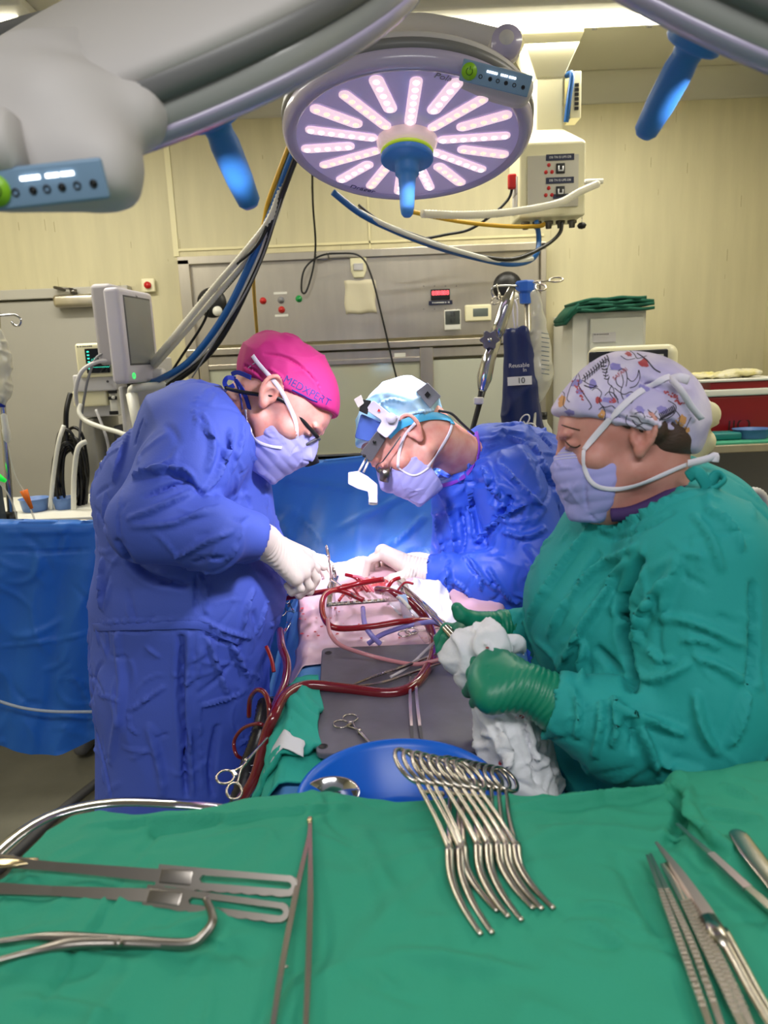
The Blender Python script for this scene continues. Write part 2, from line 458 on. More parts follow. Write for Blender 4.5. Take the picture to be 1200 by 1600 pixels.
# ================================================================ room shell
BY = 4.1; XL, XR = -2.6, 2.1
def plane(name, c, d, m, **k): return struct(MB().box(c, d).build(name, m, **k))
plane('floor', (-.25, 1.6, -.05), (4.9, 5.4, .1), M_floor)
plane('ceiling', (-.25, 1.6, CEIL+.05), (4.9, 5.4, .1), M_ceil)
plane('wall_back', (-.25, BY+.05, 1.5), (4.9, .1, 3.1), M_wall)
plane('wall_left', (XL-.05, 1.6, 1.5), (.1, 5.0, 3.0), M_wall)
plane('wall_right', (XR+.05, 1.6, 1.5), (.1, 5.0, 3.0), M_wall)
# coved cornice
def cornice(name, a, b, n):
    a, b, n = Vector(a), Vector(b), Vector(n); G = []
    for i in range(9):
        t = i/8*math.pi/2; off = n*(.004+.10*(1-math.sin(t)))+Vector((0, 0, -.105*math.cos(t) if 0 else -.11+.105*(1-math.cos(t))))
        G.append([a+off, b+off])
    G = [[a+n*.001+Vector((0, 0, -.12)), b+n*.001+Vector((0, 0, -.12))], [a+n*.014+Vector((0, 0, -.118)), b+n*.014+Vector((0, 0, -.118))]] + \
        [[a+n*(.014+.1*(1-math.cos(i/8*math.pi/2)))+Vector((0, 0, -.108+.106*math.sin(i/8*math.pi/2))), b+n*(.014+.1*(1-math.cos(i/8*math.pi/2)))+Vector((0, 0, -.108+.106*math.sin(i/8*math.pi/2)))] for i in range(9)]
    struct(MB().grid(G).build(name, M_ceil))
cornice('trim_1', (XL, BY, CEIL), (XR, BY, CEIL), (0, -1, 0))
cornice('trim_2', (XR, BY, CEIL), (XR, -.5, CEIL), (-1, 0, 0))
# wall panel joints
M_joint = mat('joint_strip', srgb(222, 214, 172), .5)
def strip(name, x0, x1, z0, z1): return struct(MB().box(((x0+x1)/2, BY-.003, (z0+z1)/2), (x1-x0, .008, z1-z0)).build(name, M_joint))
strip('trim_3', -1.048, -1.020, 2.2, CEIL-.12)
strip('trim_4', -.02, -.012, 2.2, CEIL-.12)
strip('trim_5', -1.02, .9, 2.225, 2.237)
# scuffs on the wall paint
mb = MB()
for i in range(90):
    x = random.uniform(-2, 2.05); z = random.uniform(1.5, 2.82); w = random.uniform(.001, .0025); hgt = random.uniform(.012, .06)
    mb.box((x, BY-.0004, z), (w, .0006, hgt))
struct(mb.build('trim_6', mat('scuff', srgb(150, 138, 100), .7)))
# fluorescent fittings
M_tube = mat('tube_glow', (1, .94, .78), .4, emit=9., ecol=(1, .93, .72))
def fitting(x, y, lx, label):
    t = thing('ceiling_light', label, 'ceiling light', (x, y, CEIL), 'fluorescent ceiling fittings')
    MB().box((x, y, CEIL-.02), (lx+.1, .24, .04), r=.01).build('housing', M_white, t)
    MB().tube([(x-lx/2, y, CEIL-.058), (x+lx/2, y, CEIL-.058)], .019, 14).build('tube', M_tube, t)
    for s in (-1, 1): MB().box((x+s*(lx/2+.012), y, CEIL-.055), (.03, .05, .055)).build('end_cap', M_grey, t)
    for k in range(5): MB().box((x-lx/2+lx*(k+.5)/5, y+.08, CEIL-.045), (.02, .02, .02)).build('clip', M_grey, t)
fitting(.72, 3.28, 1.12, 'lit fluorescent tube on the ceiling above the round surgical lamp')
fitting(-1.75, 3.1, .95, 'lit fluorescent tube at the top left corner behind the large grey lamp head')
# ================================================================ door, closer
Wp = lambda x, y, d=0.: at(x, y, BY-d)
M_door = mat('door_paint', srgb(168, 165, 156), .45, var=.05, vscale=2)
M_frame = mat('door_frame_paint', srgb(176, 173, 163), .4)
dr = MB().box((-1.90, BY-.03, 1.0), (1.02, .04, 2.0)); d1 = struct(dr.build('door_1', M_door))
fr = MB().box((-1.9, BY-.035, 2.035), (1.22, .07, .05)).box((-1.345, BY-.035, 1.03), (.055, .07, 2.06)).box((-2.46, BY-.035, 1.03), (.055, .07, 2.06))
struct(fr.build('door_frame', M_frame, bevel=.004))
MB().box((-1.38, BY-.055, .98), (.03, .012, .16)).tube([(-1.40, BY-.06, 1.0), (-1.40, BY-.11, 1.0), (-1.52, BY-.11, 1.0)], .010, 8).build('door_handle', M_steeld, d1)
cl = thing('door_closer', 'metal arm door closer screwed to the top of the grey door', 'door closer', Wp(115, 470))
c = Wp(118, 470, .09)
MB().box(c, (.22, .06, .065), r=.02, seg=3).build('body', M_steel, cl)
e = Wp(85, 452, .1)
MB().tube([c+Vector((-.0, -.01, .035)), c+Vector((0, -.01, .055))], .018, 12).tube([c+Vector((0, -.015, .058)), e+Vector((0, 0, .01))], .009, 6, flat=(1.5, .6)).tube([e+Vector((0, 0, .01)), e+Vector((.06, .05, -.01))], .008, 6).build('arm', M_steeld, cl)
# alarm lamp
p = Wp(232, 446, .02)
t = thing('alarm_button', 'small round red button on a cream plate on the wall behind the tall monitor', 'button', p)
MB().box(p, (.07, .02, .07), r=.008).build('plate', M_cream, t)
MB().cyl(p+Vector((0, -.008, 0)), p+Vector((0, -.022, 0)), .018).build('button', M_red, t)
# ================================================================ steel wall panel
def wrect(x0, y0, x1, y1, d):
    a, b = Wp(x0, y0, d), Wp(x1, y1, d); return (a.x, b.x, b.z, a.z)
pn = thing('wall_panel', 'brushed stainless steel service panel across the back wall with indicator lamps and speakers', 'steel panel', (0, BY, 1.7))
X0, X1, Z1, Z0 = -1.02, .90, 2.19, 1.715
MB().box(((X0+X1)/2, BY-.02, (Z0+Z1)/2), (X1-X0-.06, .03, Z1-Z0-.04)).build('sheet', M_steel, pn)
fm = MB().box(((X0+X1)/2, BY-.03, Z1-.02), (X1-X0, .06, .04)).box((X0+.03, BY-.03, 1.45), (.06, .06, 1.45)).box((X1-.012, BY-.03, 1.7), (.03, .06, .97)).box(((X0+X1)/2, BY-.035, Z0-.015), (X1-X0, .07, .035))
fm.build('frame', M_steel, pn, bevel=.003)
m = MB().box(((X0+X1)/2, BY-.03, Z0-.065), (X1-X0-.08, .05, .05)).box(((X0+X1)/2, BY-.03, 1.08), (X1-X0-.08, .06, .08)).box((.262, BY-.035, 1.38), (.07, .06, .6)).box((-.93, BY-.035, 1.38), (.05, .06, .6))
m.build('frame_rail', M_steel, pn, bevel=.003)
for (xx, w) in ((-.62, .5), (-.08, .5), (.5, .42)): MB().box((xx, BY-.05, .93), (w, .05, .16)).build('drawer_front', M_steel, pn, bevel=.004)
for (px, py) in ((331, 473), (793, 448)):
    q = Wp(px, py, .035); M = Matrix.Translation(q) @ Matrix.Rotation(math.pi/2, 4, 'X')
    s = MB().lathe([(.0, .028), (.03, .028), (.055, .02), (.075, .006), (.078, 0)], 36, M).build('speaker', M_black, pn)
    MB().lathe([(.0, .012), (.016, .010), (.02, .0)], 24, Matrix.Translation(q+Vector((.03, -.022, -.045))) @ Matrix.Rotation(math.pi/2, 4, 'X') @ Matrix.Scale(1.3, 4)).build('speaker_bracket', M_white, s)
for (px, py, c, mm) in ((411, 470, 'red', M_red), (439, 469, 'grey', M_grey), (440, 484, 'red', M_red), (467, 467, 'green', M_green)):
    q = Wp(px, py, .036); k = MB().lathe([(0, .016), (.010, .014), (.0135, .006), (.0135, 0), (.018, 0), (.018, -.004)], 24, Matrix.Translation(q) @ Matrix.Rotation(math.pi/2, 4, 'X')).build('indicator_lamp', mm, pn)
    lab(k, c+' indicator lamp')
for (px, py) in ((438, 458), (440, 493)): MB().box(Wp(px, py, .036), (.07, .002, .012)).build('nameplate', M_white, pn)
q = Wp(687, 462, .036)
rp = MB().box(q, (.23, .003, .15)).build('clock_plate', M_steel, pn)
m = MB()
for i in range(4):
    for j in range(2): m.cyl(Wp(662+i*17, 447+j*36, .037), Wp(662+i*17, 447+j*36, .041), .003, 8)
m.build('screw', M_steeld, pn)
# digital wall clock
q = Wp(688, 460, .045)
t = thing('digital_clock', 'small black digital clock with red digits set in the steel panel', 'clock', q)
MB().box(q, (.10, .02, .055), r=.003).build('case', M_black, t)
M_led = mat('red_led', (1, .08, .1), .4, emit=3.)
for k, s in enumerate(('88', '88', '88')):
    text(s, 'digits', M_led, t, Matrix.Translation(q+Vector((-.03+.03*k, -.0105, .006))) @ Matrix.Rotation(math.pi/2, 4, 'X'), .032)
MB().box(q+Vector((0, -.004, -.042)), (.125, .01, .02)).build('name_strip', mat('navy_strip', srgb(25, 30, 60), .4), t)
smudge(18, 'lettering', M_white, t, q+Vector((0, -.0095, -.042)), .09, .007)
# two thermometers
q = Wp(707, 500, .05)
t = thing('thermometer', 'small square black and white digital thermometer on the steel panel', 'thermometer', q)
MB().box(q, (.088, .02, .105), r=.006).build('case', M_white, t)
MB().box(q+Vector((0, -.008, .012)), (.078, .008, .07), r=.002).build('display', mat('lcd_dark', srgb(70, 74, 70), .2), t)
text('25', 'digits', M_black, t, Matrix.Translation(q+Vector((0, -.0125, .028))) @ Matrix.Rotation(math.pi/2, 4, 'X'), .032)
text('62', 'digits', M_black, t, Matrix.Translation(q+Vector((0, -.0125, -.004))) @ Matrix.Rotation(math.pi/2, 4, 'X'), .032)
q = Wp(747, 489, .05)
t = thing('thermometer', 'wide cream digital thermometer with a grey screen on the steel panel', 'thermometer', q)
MB().box(q, (.14, .02, .085), r=.008).build('case', M_cream, t)
MB().box(q+Vector((.012, -.008, .002)), (.08, .008, .042), r=.002).build('display', mat('lcd_grey', srgb(96, 104, 100), .2), t)
# motion sensor
q = Wp(560, 417, .055)
t = thing('motion_sensor', 'small white motion sensor on the top edge of the steel panel', 'sensor', q)
MB().prism([(-.043, .05), (.043, .05), (.04, -.02), (.025, -.055), (-.025, -.055), (-.04, -.02)], 0, .03, Matrix.Translation(q+Vector((0, .03, 0))) @ Matrix.Rotation(math.pi/2, 4, 'X')).build('body', M_cream, t, bevel=.006)
MB().box(q+Vector((0, -.004, -.0)), (.05, .006, .035), r=.002).build('lens', M_lgrey, t)
# taped paper
q = Wp(563, 464, .04); G = []
for i in range(9):
    G.append([(q.x-.082+.164*j/8+.004*math.sin(i*.9), q.y-.002-.004*vn(np.array([[i*.5, j*.5, 1.]]))[0], q.z+.085-.17*i/8+.003*math.sin(j*1.3)) for j in range(9)])
tag(MB().grid(G).build('paper_sheet', mat('cream_paper', srgb(212, 204, 176), .6), solid=.001), 'crumpled cream paper sheet taped to the steel panel below the motion sensor', 'paper')
# hooks + black cable looped over them
q = Wp(504, 403, .06)
t = thing('cable_hook', 'chrome double hook at the top of the steel panel', 'hook', q)
MB().box(q+Vector((0, .01, 0)), (.06, .008, .02), r=.003).tube([q+Vector((-.03, 0, 0)), q+Vector((-.035, -.03, -.01)), q+Vector((-.03, -.045, .02))], .005, 6, sub=4).tube([q+Vector((.03, 0, 0)), q+Vector((.035, -.03, -.01)), q+Vector((.03, -.045, .02))], .005, 6, sub=4).build('hook_body', M_chrome, t)
def cable(pts, r, m, name, label, cat_, group=None, n=8, sub=6, flat=None):
    o = MB().tube([at(x, y, Y) for x, y, Y in pts], r, n, sub=sub, flat=flat).build(name, m)
    return tag(o, label, cat_, group)
cable([(488, 270, 3.6), (489, 320, 3.8), (493, 380, 3.95), (489, 420, 3.97), (478, 456, 3.98), (471, 452, 3.97), (476, 420, 3.96), (500, 400, 3.96), (530, 396, 3.97), (562, 400, 3.98), (580, 430, 3.98), (598, 500, 3.98), (612, 560, 3.98), (624, 608, 3.98)], .005, M_black, 'black_cable', 'thin black cable looping over the hook and down across the steel panel', 'cable')
# x-ray viewing box
vb = thing('viewing_box', 'wall viewing box with two unlit pale glass panes below the steel panel', 'viewing box', (-.1, BY, 1.38))
M_vglass = mat('pale_glass', srgb(176, 178, 158), .08, spec=.6)
MB().box((-.345, BY-.035, 1.365), (1.14, .03, .49)).build('glass_pane', M_vglass, vb)
MB().box((.585, BY-.035, 1.365), (.575, .03, .49)).build('glass_pane', mat('pale_panel', srgb(186, 188, 172), .3), vb)
fm = MB()
fm.box((-.345, BY-.05, 1.62), (1.17, .02, .025)).box((-.345, BY-.05, 1.115), (1.17, .02, .03)).box((-.925, BY-.05, 1.37), (.02, .02, .51)).box((.236, BY-.05, 1.37), (.02, .02, .51)).box((.292, BY-.05, 1.37), (.012, .02, .51))
fm.build('frame', M_steel, vb, bevel=.002)
MB().box((.12, BY-.054, 1.645), (.06, .006, .02)).build('name_plate', M_white, vb)
# ================================================================ white cabinet at the right with green towels
cb = thing('cabinet', 'white metal cabinet with a lock under folded green cloths at the back right', 'cabinet', (1.30, 3.8, 0))
a, b = at(893, 497, 3.7), at(1008, 485, 3.7); zt = b.z; xc = (a.x+b.x)/2; wd = b.x-a.x
MB().box((xc, 3.88, zt/2), (wd, .40, zt)).build('body', M_white, cb, bevel=.004)
d_ = MB().box((xc+.03, 3.668, zt-.22), (wd-.10, .02, .38)).build('door', mat('cabinet_door', srgb(205, 206, 196), .4), cb, bevel=.003)
MB().box((xc+.03, 3.668, zt-.64), (wd-.10, .02, .42)).build('door', MATS['cabinet_door'], cb, bevel=.003)
MB().lathe([(0, .012), (.008, .012), (.012, .008), (.014, 0)], 20, Matrix.Translation((xc+wd/2-.05, 3.66, zt-.21)) @ Matrix.Rotation(math.pi/2, 4, 'X')).build('lock', M_steeld, d_)
MB().box((xc-.03, 3.656, zt-.12), (.11, .003, .045)).build('paper_label', M_lgrey, d_)
smudge(12, 'lettering', M_dgrey, d_, (xc-.045, 3.6542, zt-.105), .07, .006)
tl = MB()
for k in range(4):
    G = []
    for i in range(2):
        pass
    z = zt+.008+k*.017
    pts = []
    for j in range(15):
        t = j/14; xx = lerp(a.x-.05, b.x+.015, t) if k < 3 else lerp(a.x+.0, b.x-.02, t)
        dz = -.06*max(0, .12-t)/.12*(k < 3) - .006*k*max(0, .25-t)/.25
        pts.append([(xx, 3.62+.22*i+.006*math.sin(j*1.7+k), z+dz+.003*math.sin(j*.9+k*2)) for i in (0, .2, .5, 1)])
    for row in pts: pass
    tl = MB().grid(pts)
    tag(tl.build('green_cloth', mat('green_cloth', srgb(20, 92, 72), .8, bump=.3), solid=.014), 'folded dark green cloth on the white cabinet, ' + ('lowest', 'second', 'third', 'topmost')[k] + ' of the stack', 'cloth', 'green cloths on the white cabinet')
# ================================================================ monitor behind the nurse
A, B = at(925, 545, 2.3), at(1062, 536, 2.3)
mo = thing('monitor', 'large monitor with a black bezel and white casing behind the patterned cap', 'monitor', ((A.x+B.x)/2, 2.3, 1.2))
cx = (A.x+B.x)/2; w = B.x-A.x
Mx = Matrix.Translation((cx, 2.33, A.z-.14)) @ Matrix.Rotation(math.radians(-12), 4, 'Z')
MB().box((0, .01, 0), (w, .07, .29), Mx, r=.03, seg=4).build('casing', M_cream, mo)
MB().box((-.015, -.022, -.002), (w-.035, .012, .265), Mx, r=.005).build('bezel', mat('dark_bezel', srgb(38, 38, 42), .3), mo)
MB().box((-.02, -.03, -.01), (w-.12, .004, .2), Mx).build('screen', M_screen, mo)
MB().box((w/2-.06, -.0295, .105), (.028, .003, .022), Mx).build('sticker', M_white, mo)
MB().tube([(cx, 2.36, A.z-.28), (cx, 2.36, .1)], .03, 12).box((cx, 2.36, .06), (.4, .4, .06), r=.02).build('stand', M_lgrey, mo)
# two padded cream machine arms behind the nurse's cap
q = at(1050, 700, 1.75)
t = thing('ultrasound_machine', 'cream machine with rounded handles directly behind the patterned cap', 'machine', (q.x, 2.1, 0))
MB().tube([at(1048, 672, 1.75), at(1108, 642, 1.75)], .045, 14, flat=(1, .85)).build('handle', M_cream, t)
f = union([cone(at(1104, 648, 1.75), at(1040, 690, 1.75), .032, .036), cone(at(1098, 690, 1.75), at(1040, 735, 1.75), .030, .042)], .008)
V, Q = surf(f, .006); mesh_np('arm_cover', V, Q, M_cream, t)
MB().box((q.x-.02, 1.85, .5), (.26, .3, 1.0), r=.03).build('housing', M_lgrey, t)
# ================================================================ trolley, red cooler box, trays, cups at the right
ty = 2.75
a, b = at(1085, 694, ty), at(1215, 684, ty); zt = (a.z+b.z)/2
tr = thing('trolley', 'grey metal trolley with a shelf at the right edge beside the red cool box', 'trolley', ((a.x+b.x)/2, ty, 0))
cx = (a.x+b.x)/2+.12; w = .62
for dz in (.015, .42): MB().box((cx, ty+.15, zt-dz), (w, .5, .03)).build('shelf', M_steel, tr, bevel=.004)
for sx in (-1, 1):
    for sy in (-1, 1): MB().box((cx+sx*(w/2-.02), ty+.15+sy*.23, zt/2), (.03, .03, zt)).build('leg', M_lgrey, tr)
MB().box((cx, ty+.37, zt-.22), (w-.06, .01, .38)).build('back_panel', M_grey, tr)
tag(MB().box((cx, ty+.12, zt+.003), (w-.02, .42, .006)).build('green_mat', mat('green_mat', srgb(60, 150, 120), .7)), 'thin green mat on the trolley top under the red cool box', 'mat')
c = at(1138, 640, ty+.15)
ck = thing('cool_box', 'dark red cool box with a white lid rim on the trolley at the right', 'cool box', (c.x+.02, ty+.2, zt+.006))
M_cool = mat('cooler_red', srgb(138, 22, 30), .35)
x = c.x+.02; zb = zt+.006
bmx = MB(); V = []
for z, k in ((0, .90), (.155, 1.)):
    for sx, sy in ((-1, -1), (1, -1), (1, 1), (-1, 1)): V.append((x+sx*.155*k, ty+.2+sy*.11*k, zb+z))
bmx.add(V, [(3, 2, 1, 0), (4, 5, 6, 7), (0, 1, 5, 4), (1, 2, 6, 5), (2, 3, 7, 6), (3, 0, 4, 7)], None, False).build('body', M_cool, ck, bevel=.008)
MB().box((x, ty+.2, zb+.168), (.325, .235, .026), r=.006).build('rim', M_white, ck)
MB().box((x+.02, ty+.2, zb+.195), (.28, .215, .03), r=.006).build('lid', M_cool, ck)
MB().box((x-.0, ty+.2, zb+.214), (.32, .23, .010), r=.004).build('lid_top', M_white, ck)
text('JIO', 'marker_writing', mat('marker', srgb(60, 10, 16), .5), ck, Matrix.Translation((x, ty+.2-.103, zb+.04)) @ Matrix.Rotation(math.pi/2, 4, 'X'), .07)
c = at(1105, 597, ty+.15); f = []
V, Q = surf(union([ell((x-.06, ty+.18, zb+.228), (.10, .06, .010)), ell((x+.03, ty+.18, zb+.236), (.09, .05, .014)), ell((x-.12, ty+.2, zb+.23), (.05, .05, .012))], .01), .004)
V = wrinkle(V, normals(V, Q), .008, 30, 3)
tag(mesh_np('packet', V, Q, mat('yellow_packet', srgb(214, 202, 96), .4, var=.5, vscale=14, col2=srgb(205, 200, 180))), 'crumpled yellow plastic packet on top of the red cool box', 'packet')
def dish(name, label, cat_, c, rx, h, m, sx=1., wall=.003):
    prof = [(0, 0), (rx*.8, 0), (rx*.84, .004), (rx*.98, h), (rx*1.06, h), (rx*1.06, h-.004), (rx*.98-wall*2, h-.006)][:5]+[(rx*.95, h-.002), (rx*.8, .006), (0, .005)]
    o = MB().lathe(prof, 32, Matrix.Translation(c) @ Matrix.Diagonal((sx, 1, 1, 1))).build(name, m); return tag(o, label, cat_)
M_lblue = mat('pale_blue_plastic', srgb(96, 130, 190), .4)
c = at(1178, 680, ty); dish('kidney_dish', 'light blue plastic dish on the green mat at the right edge', 'dish', (c.x, ty+.02, zt+.006), .055, .036, M_lblue, 1.25)
c = at(1135, 683, ty); tag(MB().box((c.x-.03, ty+.02, zt+.02), (.16, .08, .028), r=.008).build('tray', mat('teal_plastic', srgb(24, 120, 120), .4)), 'teal plastic tray beside the light blue dish on the trolley', 'tray')
c = at(1160, 755, ty+.02); zs = zt-.405
cup = thing('cup', 'white plastic cup holding wrapped tubes on the trolley shelf', 'cup', (c.x, c.y, zs))
MB().lathe([(0, 0), (.032, 0), (.036, .10), (.038, .102), (.034, .102), (.030, .004), (0, .004)], 28, Matrix.Translation((c.x, c.y, zs))).build('body', M_white, cup)
for k in range(10):
    a_ = random.uniform(0, 6.28); sp = random.uniform(.01, .06)
    o = MB().tube([(c.x+.012*math.cos(a_), c.y+.012*math.sin(a_), zs+.01), (c.x+sp*math.cos(a_), c.y+sp*.5*math.sin(a_), zs+random.uniform(.18, .23))], .0035, 6).build('wrapped_tube', M_clear if k % 2 else M_lgrey)
    tag(o, 'thin wrapped plastic tube standing in the white cup', 'tube', 'wrapped tubes in the white cup')
c = at(1175, 790, 2.3)
t = thing('breathing_hose', 'short white corrugated hose bent over at the right edge', 'hose', c)
pts = cat([at(1166, 778, 2.3), at(1178, 768, 2.3), at(1192, 776, 2.3), at(1200, 800, 2.3), at(1206, 830, 2.3)], 9)
MB().tube(pts, [.013+.0025*(i % 2) for i in range(len(pts))], 12).build('corrugated_tube', M_lgrey, t)
MB().box(at(1165, 803, 2.32), (.13, .03, .05), Matrix.Translation(Vector((0, 0, 0))), r=.012).build('connector', M_white, t)
t = thing('suction_unit', 'black and grey suction unit behind the blue drape at the right edge', 'device', at(1150, 840, 2.45))
MB().box(at(1150, 840, 2.5), (.26, .14, .18), r=.015).build('case', M_dgrey, t)
MB().box(at(1135, 805, 2.44), (.08, .02, .05), r=.006).build('front_cover', M_lgrey, t)
# ================================================================ surgical lamps
def dep(px, py, d): return CAM + ray(px, py)*d
M_lamp = mat('lamp_housing', srgb(190, 186, 184), .6)
M_lamprim = mat('lamp_rim', srgb(176, 168, 196), .25, coat=.5)
M_lampglass = mat('lamp_skirt', srgb(150, 152, 148), .3, coat=.3)
M_lampband = mat('lamp_band', srgb(112, 112, 112), .4)
M_plate = mat('lamp_plate', srgb(196, 186, 222), .18, coat=.6, emit=.14, ecol=srgb(190, 170, 230))  # purple of scattered LED light put into the colour and a faint glow
M_slot = mat('lamp_slot', srgb(236, 206, 220), .3, emit=.75, ecol=srgb(255, 222, 235))
M_lens = mat('lamp_lens', srgb(255, 240, 245), .2, emit=2.2, ecol=srgb(255, 236, 250))
M_lens2 = mat('lamp_lens_warm', srgb(255, 220, 200), .2, emit=1.1, ecol=srgb(255, 215, 190))
M_hblue = mat('handle_blue', srgb(58, 128, 200), .45)
M_pblue = mat('panel_blue', srgb(118, 148, 176), .35)
M_pgreen = mat('panel_green', srgb(132, 190, 30), .4)
M_pled = mat('panel_led', (1, 1, 1), .4, emit=3.)
def lamp_head(root, M, flange, seed=1, front=True):
    MB().lathe([(.268, .001), (.275, .006), (.288, .007), (.298, -.002), (.302, -.014), (.300, -.026), (.296, -.030)], 96, M).build('rim', M_lamprim if front else M_lampglass, root)
    if not front: MB().lathe([(.286, .0075), (.292, .008), (.299, .002), (.303, -.006), (.3025, -.010), (.299, -.010)], 96, M).build('rim_edge', M_lamprim, root)
    MB().lathe([(.298, -.028), (.303, -.032), (.304, -.046), (.298, -.052)], 96, M).build('band', M_lampband, root)
    MB().lathe([(.300, -.050), (.302, -.056), (.298, -.063), (.286, -.071), (.262, -.079), (.23, -.085), (.18, -.091), (.12, -.095), (.06, -.097), (.0, -.098)], 96, M).build('housing', M_lamp, root)
    MB().lathe([(0, .0), (.1, .0), (.2, .0), (.270, .0)], 96, M).build('front_plate', M_plate, root)
    if front:
        rnd = random.Random(seed)
        for k in range(18):
            a = 2*math.pi*(k+.35)/18; long_ = k % 2 == 0
            r0, r1 = (.088, .235) if long_ else (.145, .248); w = .0135 if long_ else .0155
            d = Vector((math.cos(a), math.sin(a), 0)); e = Vector((-d.y, d.x, 0)); P = []
            for i in range(9): t = math.pi/2+math.pi*i/8; P.append(d*r0+(d*math.cos(t)+e*math.sin(t))*w)
            for i in range(9): t = -math.pi/2+math.pi*i/8; P.append(d*r1+(d*math.cos(t)+e*math.sin(t))*w)
            n = len(P); V = [p+Vector((0, 0, .0005)) for p in P]+[p*1.0+Vector((0, 0, .004)) for p in P]+[lerp(p, (d*(r0+r1)/2), .12)+Vector((0, 0, .0055)) for p in P]
            F = [(i, (i+1) % n, (i+1) % n+n, i+n) for i in range(n)]+[(i+n, (i+1) % n+n, (i+1) % n+2*n, i+2*n) for i in range(n)]+[tuple(range(2*n, 3*n))]
            s = MB().add(V, F, M).build('led_slot', M_slot, root)
            m = MB(); nl = int((r1-r0)/.021)+1
            for i in range(nl):
                c = d*lerp(r0, r1, (i+.0)/(nl-1)) + Vector((0, 0, .004)); rr = .0085
                m.lathe([(rr, 0), (rr*.8, .003), (rr*.5, .005), (0, .006)], 10, M @ Matrix.Translation(c))
            m.build('lens', M_lens if rnd.random() < .6 else M_lens2, s)
    MB().lathe([(.075, .0), (.072, .012), (.06, .022), (.03, .026), (0, .027)], 40, M).build('centre_dome', mat('lamp_dome', srgb(232, 205, 205), .2, emit=.35), root)
    if flange:
        MB().lathe([(.060, .024), (.064, .027), (.064, .031), (.060, .033), (.0, .033)], 40, M).build('ring', mat('lime_ring', srgb(190, 220, 60), .4, emit=.25), root)
        prof = [(0, .032), (.060, .033), (.064, .037), (.064, .047), (.060, .050), (.031, .052), (.029, .066), (.029, .082), (.026, .084), (.0215, .092), (.0195, .12), (.017, .165), (.0145, .180), (.010, .186), (0, .187)]
    else:
        prof = [(0, .015), (.030, .015), (.033, .02), (.035, .070), (.031, .074), (.0190, .076), (.0175, .086), (.0195, .10), (.0185, .145), (.0155, .178), (.010, .185), (0, .186)]
    MB().lathe(prof, 40, M).build('handle', M_hblue, root)
def panel(root, M, L, H, rev=False):
    """control panel, local x along its length, z out of its face"""
    p = MB().box((0, 0, 0), (L, H, .006), M, r=.0029).build('control_panel', M_pblue, root)
    sg = 1
    x = -L/2+H*.42
    MB().cyl(Vector((x, 0, .002)), Vector((x, 0, .0045)), H*.40, 28, M).build('power_button', M_pgreen, p)
    MB().tube([Vector((x+H*.17*math.cos(a), H*.17*math.sin(a), .005)) for a in [math.radians(125+i*29) for i in range(11)]], H*.018, 6, M).tube([Vector((x, H*.08, .005)), Vector((x, H*.24, .005))], H*.018, 6, M).build('power_symbol', mat('symbol_green', srgb(40, 80, 20), .5), p)
    m = MB()
    for k, (u) in enumerate((.28, .42, .53, .65, .77, .9)):
        xx = -L/2+L*u
        m.ring((xx, -H*.10, .0036), H*.085, H*.02, 14, 5, M)
        if k in (1, 3, 5): m.cyl(Vector((xx, -H*.1, .002)), Vector((xx, -H*.1, .0038)), H*.06, 12, M)
    m.build('symbol', M_black, p)
    m = MB()
    for u0, n in ((.36, 6), (.56, 4), (.68, 4)):
        for i in range(n): m.box((-L/2+L*(u0+i*.026), H*.20, .0036), (L*.02, H*.10, .002), M)
    m.build('level_light', M_pled, p)
    return p
# main lamp
LC = at(636, 221, 1.95); Ln = (RT*.10-UP*.985-FW*.05).normalized(); LM = frame(LC, RT, Ln)
ml = thing('surgical_lamp', 'round lit surgical lamp with radiating light slots and a blue handle in the middle', 'surgical lamp', LC)
lamp_head(ml, LM, True)
mi = MB()
text('Dräger', 'maker_lettering', mat('navy_ink', srgb(30, 35, 90), .4), ml, LM @ Matrix.Translation((-.115, -.235, .002)) @ Matrix.Rotation(math.radians(-24), 4, 'Z') @ Matrix.Rotation(0, 4, 'Z'), .026)
text('Polaris 600', 'model_lettering', M_grey, ml, LM @ Matrix.Translation((.10, .235, .002)) @ Matrix.Rotation(math.radians(-22), 4, 'Z') @ Matrix.Rotation(0, 4, 'Z'), .024)
# upper cover arc, control panel and joint of the main lamp
P0, P1 = at(716, 109, 1.70), at(822, 136, 1.72)
px_ = (P1-P0).normalized(); out = (CAM-P0).normalized(); pm = frame((P0+P1)/2, px_, out)
f = union([cone(at(722, 112, 1.74), at(812, 138, 1.76), .030), cone(at(726, 125, 1.78), at(810, 148, 1.80), .028), cone(at(700, 112, 1.80), at(735, 98, 1.80), .026),
           cone(at(690, 130, 1.84), at(560, 130, 1.86), .020), cone(at(560, 130, 1.86), at(480, 165, 1.9), .020, .016), cone(at(690, 118, 1.83), at(600, 112, 1.83), .020)], .02)
V, Q = surf(f, .005); mesh_np('cover', relax(V, Q, 2), Q, M_lamp, ml)
panel(ml, pm @ Matrix.Translation((.0, 0.002, .034)), .150, .040)
q = at(606, 112, 1.79); MB().cyl(q, q+(CAM-q).normalized()*.008, .010, 20).build('sticker', M_green, ml)
q = at(634, 108, 1.79); fm = frame(q+(CAM-q).normalized()*.012, RT, (CAM-q)); MB().box((0, 0, 0), (.05, .016, .002), fm).build('label', M_grey, ml)
f = union([cone(at(790, 68, 1.78), at(765, 96, 1.86), .030, .034), cone(at(765, 98, 1.86), at(745, 118, 1.84), .034, .042)], .01)
V, Q = surf(f, .005); mesh_np('joint', relax(V, Q, 2), Q, M_lamp, ml)
MB().cyl(at(792, 62, 1.755), at(789, 80, 1.80), .0325, 28).build('joint_cap', M_lamprim, ml)
